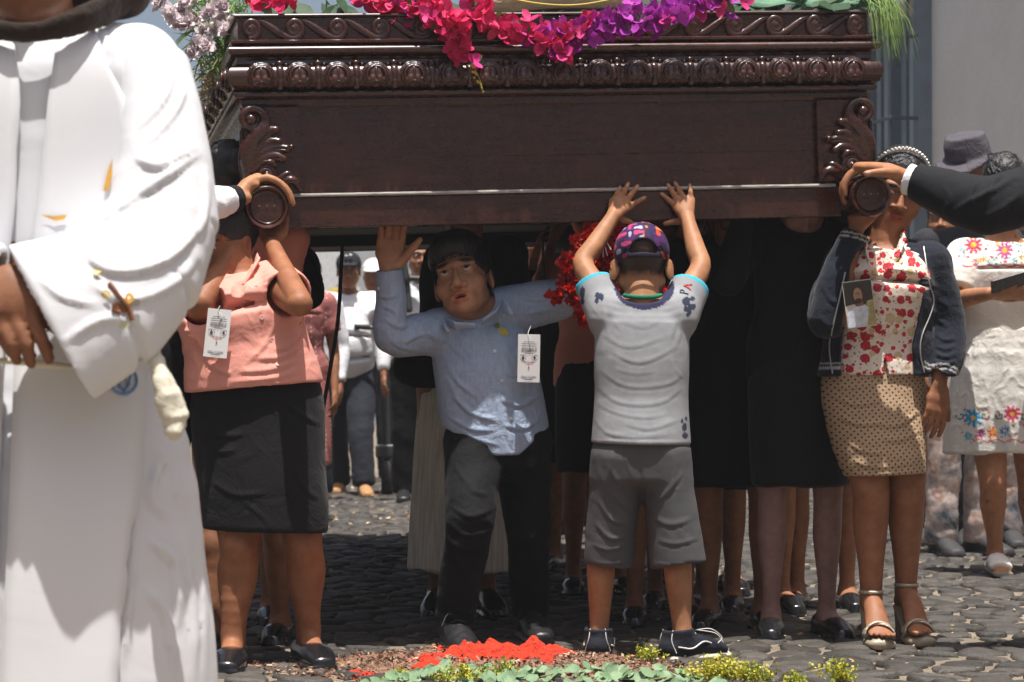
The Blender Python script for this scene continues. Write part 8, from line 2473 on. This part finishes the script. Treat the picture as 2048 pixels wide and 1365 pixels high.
red = mound("sawdust", -.04, 6.54, .250, .22, .062, M_REDS, "bright red mound of dyed sawdust by the foot of the blue-shirted boy", "sawdust", 200, 120, seed=4.0, rough=.0065, jag=.5, grain=80)
mound("sawdust", -.36, 6.33, .07, .045, .012, M_REDS, "small scattered patch of red dyed sawdust beside the brown shavings", "sawdust", 40, 24, seed=7.0, rough=.004, jag=.8)
# loose chips on the bank
def zat(o, x, y):
    ok, loc, n, _ = o.ray_cast(Vector((x, y, 1)) - o.location, Vector((0, 0, -1))); return loc.z if ok else .004
V, F_ = [], []
for i in range(5200):
    a_, r_ = rd.uniform(0, 6.28), math.sqrt(rd.random()) * 1.08
    x_, y_ = -.055 + .58 * r_ * math.cos(a_), 6.50 + .29 * r_ * math.sin(a_)
    if y_ < 6.15: continue
    z_ = zat(brown, x_, y_) + .002
    zr = zat(red, x_, y_)
    if zr > z_ and rd.random() < .985: continue
    e1, e2 = unit(rd.normal(0, 1, 3) * V3(1, 1, .45)) * rd.uniform(.002, .008), unit(rd.normal(0, 1, 3) * V3(1, 1, .6)) * rd.uniform(.0015, .004)
    c_ = V3(x_, y_, max(z_, 0) + rd.uniform(0, .006)); n_ = len(V)
    V += [c_ - e1 - e2, c_ + e1 - e2, c_ + e1 + e2 + V3(0, 0, .001), c_ - e1 + e2]; F_.append((n_, n_ + 1, n_ + 2, n_ + 3))
chc = np.repeat(np.array([[.06, .03, .02], [.18, .09, .055], [.34, .22, .14], [.46, .34, .24]])[rd.choice(4, len(V) // 4, p=[.35, .35, .2, .1])], 4, axis=0)
o = mesh_np("wood_chips", np.array(V), np.array(F_), plain("wood_chip", (1, 1, 1), .9, attr=True, vary=.15), None, chc, False); tag(o, "loose curled wood chips strewn over the brown shavings", "wood chips", None, "stuff")
# eucalyptus sprigs
M_EUC = petal_mat("eucalyptus_leaf", (.15, .25, .13), (.25, .35, .20), rough=.6, trans=.15)
ME_EU = raw_mesh("leaf", *petal_pts(.036, .0165, .12, wave=.03, nu=5, nv=4), M_EUC)
M_TWIG = plain("brown_twig", (.20, .13, .07), .8)
spr = [((800, 1362), (905, 1338), 24), ((860, 1352), (985, 1342), 26), ((960, 1358), (1110, 1346), 30), ((1080, 1352), (1215, 1340), 28), ((1210, 1356), (1340, 1344), 28), ((1290, 1362), (1400, 1350), 18), ((740, 1372), (850, 1360), 16), ((1120, 1368), (1260, 1360), 22), ((930, 1372), (1050, 1364), 22), ((1340, 1372), (1440, 1366), 14)]
EL = ["eucalyptus sprig of round grey-green leaves by the left edge of the red sawdust", "eucalyptus sprig of grey-green leaves heaped before the red sawdust mound", "eucalyptus sprig lying below the middle of the red sawdust", "eucalyptus sprig by the right edge of the red sawdust", "eucalyptus sprig lying at the heels of the capped boy", "eucalyptus sprig between the capped boy's shoes and the yellow flowers", "eucalyptus sprig over the small red sawdust patch", "eucalyptus sprig under the pale twig", "eucalyptus sprig with yellow florets in front of the red mound", "eucalyptus sprig beside the yellow goldenrod clump"]
for (a_, b_, n_), lb in zip(spr, EL):
    def gp_(x_, y_): Yg = FPX * CAMH / (y_ - 774 + 16); return np.array([(x_ - 1024) / FPX * Yg, Yg, 0.0])
    A, B = gp_(*a_), gp_(*b_)
    g0 = A.copy(); eu = empty("eucalyptus_sprig", g0, lb, "sprig", "eucalyptus sprigs on the flower carpet")
    pts = [lerp(A, B, t) + V3(0, 0, .018 + .006 * math.sin(t * 5)) for t in np.linspace(0, 1, 7)]
    tube("stem", [q - g0 for q in pts], .0025, M_TWIG, eu, None, 6)
    for i in range(n_):
        t = (i + .5) / n_; p_ = lerp(A, B, t) + V3(rd.normal(0, .014), rd.normal(0, .016), .020 + rd.uniform(-.008, .010))
        put(ME_EU, "leaf", eu, tuple(p_ - g0), (rd.uniform(.7, 1.15),) * 3, look(unit(V3(rd.normal(0, .5), rd.normal(-.5, .4), 1)), rd.uniform(0, 6.28)))
# pale twig
tw = tube("twig", curve([np.array(P(1045, 1328, 6.42)), P(1110, 1332, 6.38), P(1180, 1340, 6.34), P(1260, 1358, 6.30)], 5), .0048, plain("pale_twig", (.52, .42, .27), .8), None, None, 8, .5)
tag(tw, "pale stripped twig lying across the eucalyptus leaves", "twig")
# goldenrod
M_GOLDR = petal_mat("goldenrod_floret", (.50, .42, .02), (.60, .55, .06), trans=.2); M_GSTEM = petal_mat("goldenrod_green", (.18, .26, .04), (.26, .34, .06), trans=.2)
def goldenrod(x_, y_, w_px, h_px, n_, label, green=.35):
    Yg = min(FPX * CAMH / (y_ - 774), 6.6); b0 = np.array([(x_ - 1024) / FPX * Yg, Yg, .01]); k_ = Yg / FPX
    g_ = empty("goldenrod", b0, label, "flower", "goldenrod sprigs on the flower carpet")
    Vy, Fy, Vg, Fg = [], [], [], []
    for i in range(n_):
        u_, t = rd.normal(0, .45), rd.random()
        tip = V3(u_ * w_px * k_ * .6, rd.normal(0, .02), h_px * k_ * (.35 + .75 * t) * (1 - .25 * abs(u_)))
        base_ = V3(u_ * .3 * w_px * k_, 0, 0)
        for j in range(16):
            s_ = j / 15; c_ = lerp(base_, tip, .35 + .65 * s_) + rd.normal(0, .004, 3)
            e1, e2 = rd.normal(0, 1, 3), rd.normal(0, 1, 3); e1 = unit(e1) * .0032; e2 = unit(e2) * .0028
            T_, F2 = (Vg, Fg) if rd.random() < green else (Vy, Fy)
            q_ = len(T_); T_ += [c_ - e1 - e2, c_ + e1 - e2, c_ + e1 + e2, c_ - e1 + e2]; F2.append((q_, q_ + 1, q_ + 2, q_ + 3))
    o = mesh_np("florets", np.array(Vy), np.array(Fy), M_GOLDR, g_, None, False); o["kind"] = "stuff"
    o = mesh_np("leaflets", np.array(Vg), np.array(Fg), M_GSTEM, g_, None, False); o["kind"] = "stuff"
    for i in range(3): tube("stem", [V3(.01 * (i - 1), 0, -.005), V3(.012 * (i - 1), 0, h_px * k_ * .45), V3((i - 1) * w_px * k_ * .2, 0, h_px * k_ * .9)], .0016, M_GSTEM, g_, None, 5)
goldenrod(1285, 1330, 70, 34, 26, "small yellow-green goldenrod sprig just behind the capped boy's left heel", .55)
goldenrod(1440, 1372, 120, 56, 70, "broad clump of bright yellow goldenrod in front of the boy's turned shoe", .18)
goldenrod(1505, 1374, 90, 44, 40, "yellow-green goldenrod clump leaning beside the brightest clump", .45)
goldenrod(1675, 1374, 75, 48, 34, "goldenrod sprig on bare cobbles before the woman in sandals", .3)
goldenrod(1590, 1376, 40, 26, 14, "tiny goldenrod sprig on the bare cobbles between larger clumps", .5)
goldenrod(935, 1370, 110, 36, 36, "yellow goldenrod florets strewn among the eucalyptus before the red mound", .45)
goldenrod(800, 1372, 60, 26, 14, "yellow goldenrod bits at the left end of the eucalyptus", .3)
goldenrod(1010, 1368, 60, 44, 26, "green feathery goldenrod tip beside the pale twig", .7)
# fallen petals and leaf scraps on the street
V, F_, cc = [], [], []
for i in range(420):
    far = rd.random() < .6
    y_ = rd.uniform(13, 19) if far else rd.uniform(6.3, 9)
    x_ = rd.uniform(-1.9, -.5) if far else rd.uniform(-.4, 2.0)
    s_ = rd.uniform(.008, .022) if far else rd.uniform(.004, .010)
    a_ = rd.uniform(0, 6.28); e1, e2 = V3(math.cos(a_), math.sin(a_), rd.normal(0, .2)) * s_, V3(-math.sin(a_), math.cos(a_), rd.normal(0, .2)) * s_ * .5
    c_ = V3(x_, y_, .022); q_ = len(V); V += [c_ - e1, c_ - e2, c_ + e1, c_ + e2]; F_.append((q_, q_ + 1, q_ + 2, q_ + 3))
    cc += [[(.55, .38, .12), (.60, .48, .30), (.45, .18, .06), (.25, .22, .10)][rd.integers(4)]] * 4
o = mesh_np("fallen_petals", np.array(V), np.array(F_), plain("petal_scrap", (1, 1, 1), .8, attr=True), None, np.array(cc), False); tag(o, "fallen yellow petals and leaf scraps on the cobbles", "petals", None, "stuff")
# ================================================================== INCENSE HAZE
m = bpy.data.materials.new("incense_haze"); m.use_nodes = True
nt = m.node_tree
for n_ in list(nt.nodes):
    if n_.type == 'BSDF_PRINCIPLED': nt.nodes.remove(n_)
pv = N(nt, "ShaderNodeVolumePrincipled")
pv.inputs["Color"].default_value = (.80, .84, .90, 1)
pv.inputs["Density"].default_value = 0.0019
pv.inputs["Anisotropy"].default_value = 0.2
L(nt, pv.outputs[0], nt.nodes["Material Output"].inputs["Volume"])
V = [(x_, y_, z_) for x_ in (-40, 40) for y_ in (-30, 70) for z_ in (-1.0, 7.5)]
hz = mesh_poly("haze", V, [(0, 1, 3, 2), (4, 6, 7, 5), (0, 4, 5, 1), (2, 3, 7, 6), (0, 2, 6, 4), (1, 5, 7, 3)], m)
tag(hz, "thin pale incense haze hanging over the street", None, None, "stuff")
print("script", round(time.time() - T0, 1), "s; sdf tris", TRI[0], "all tris", sum(len(m.polygons) for m in bpy.data.meshes))
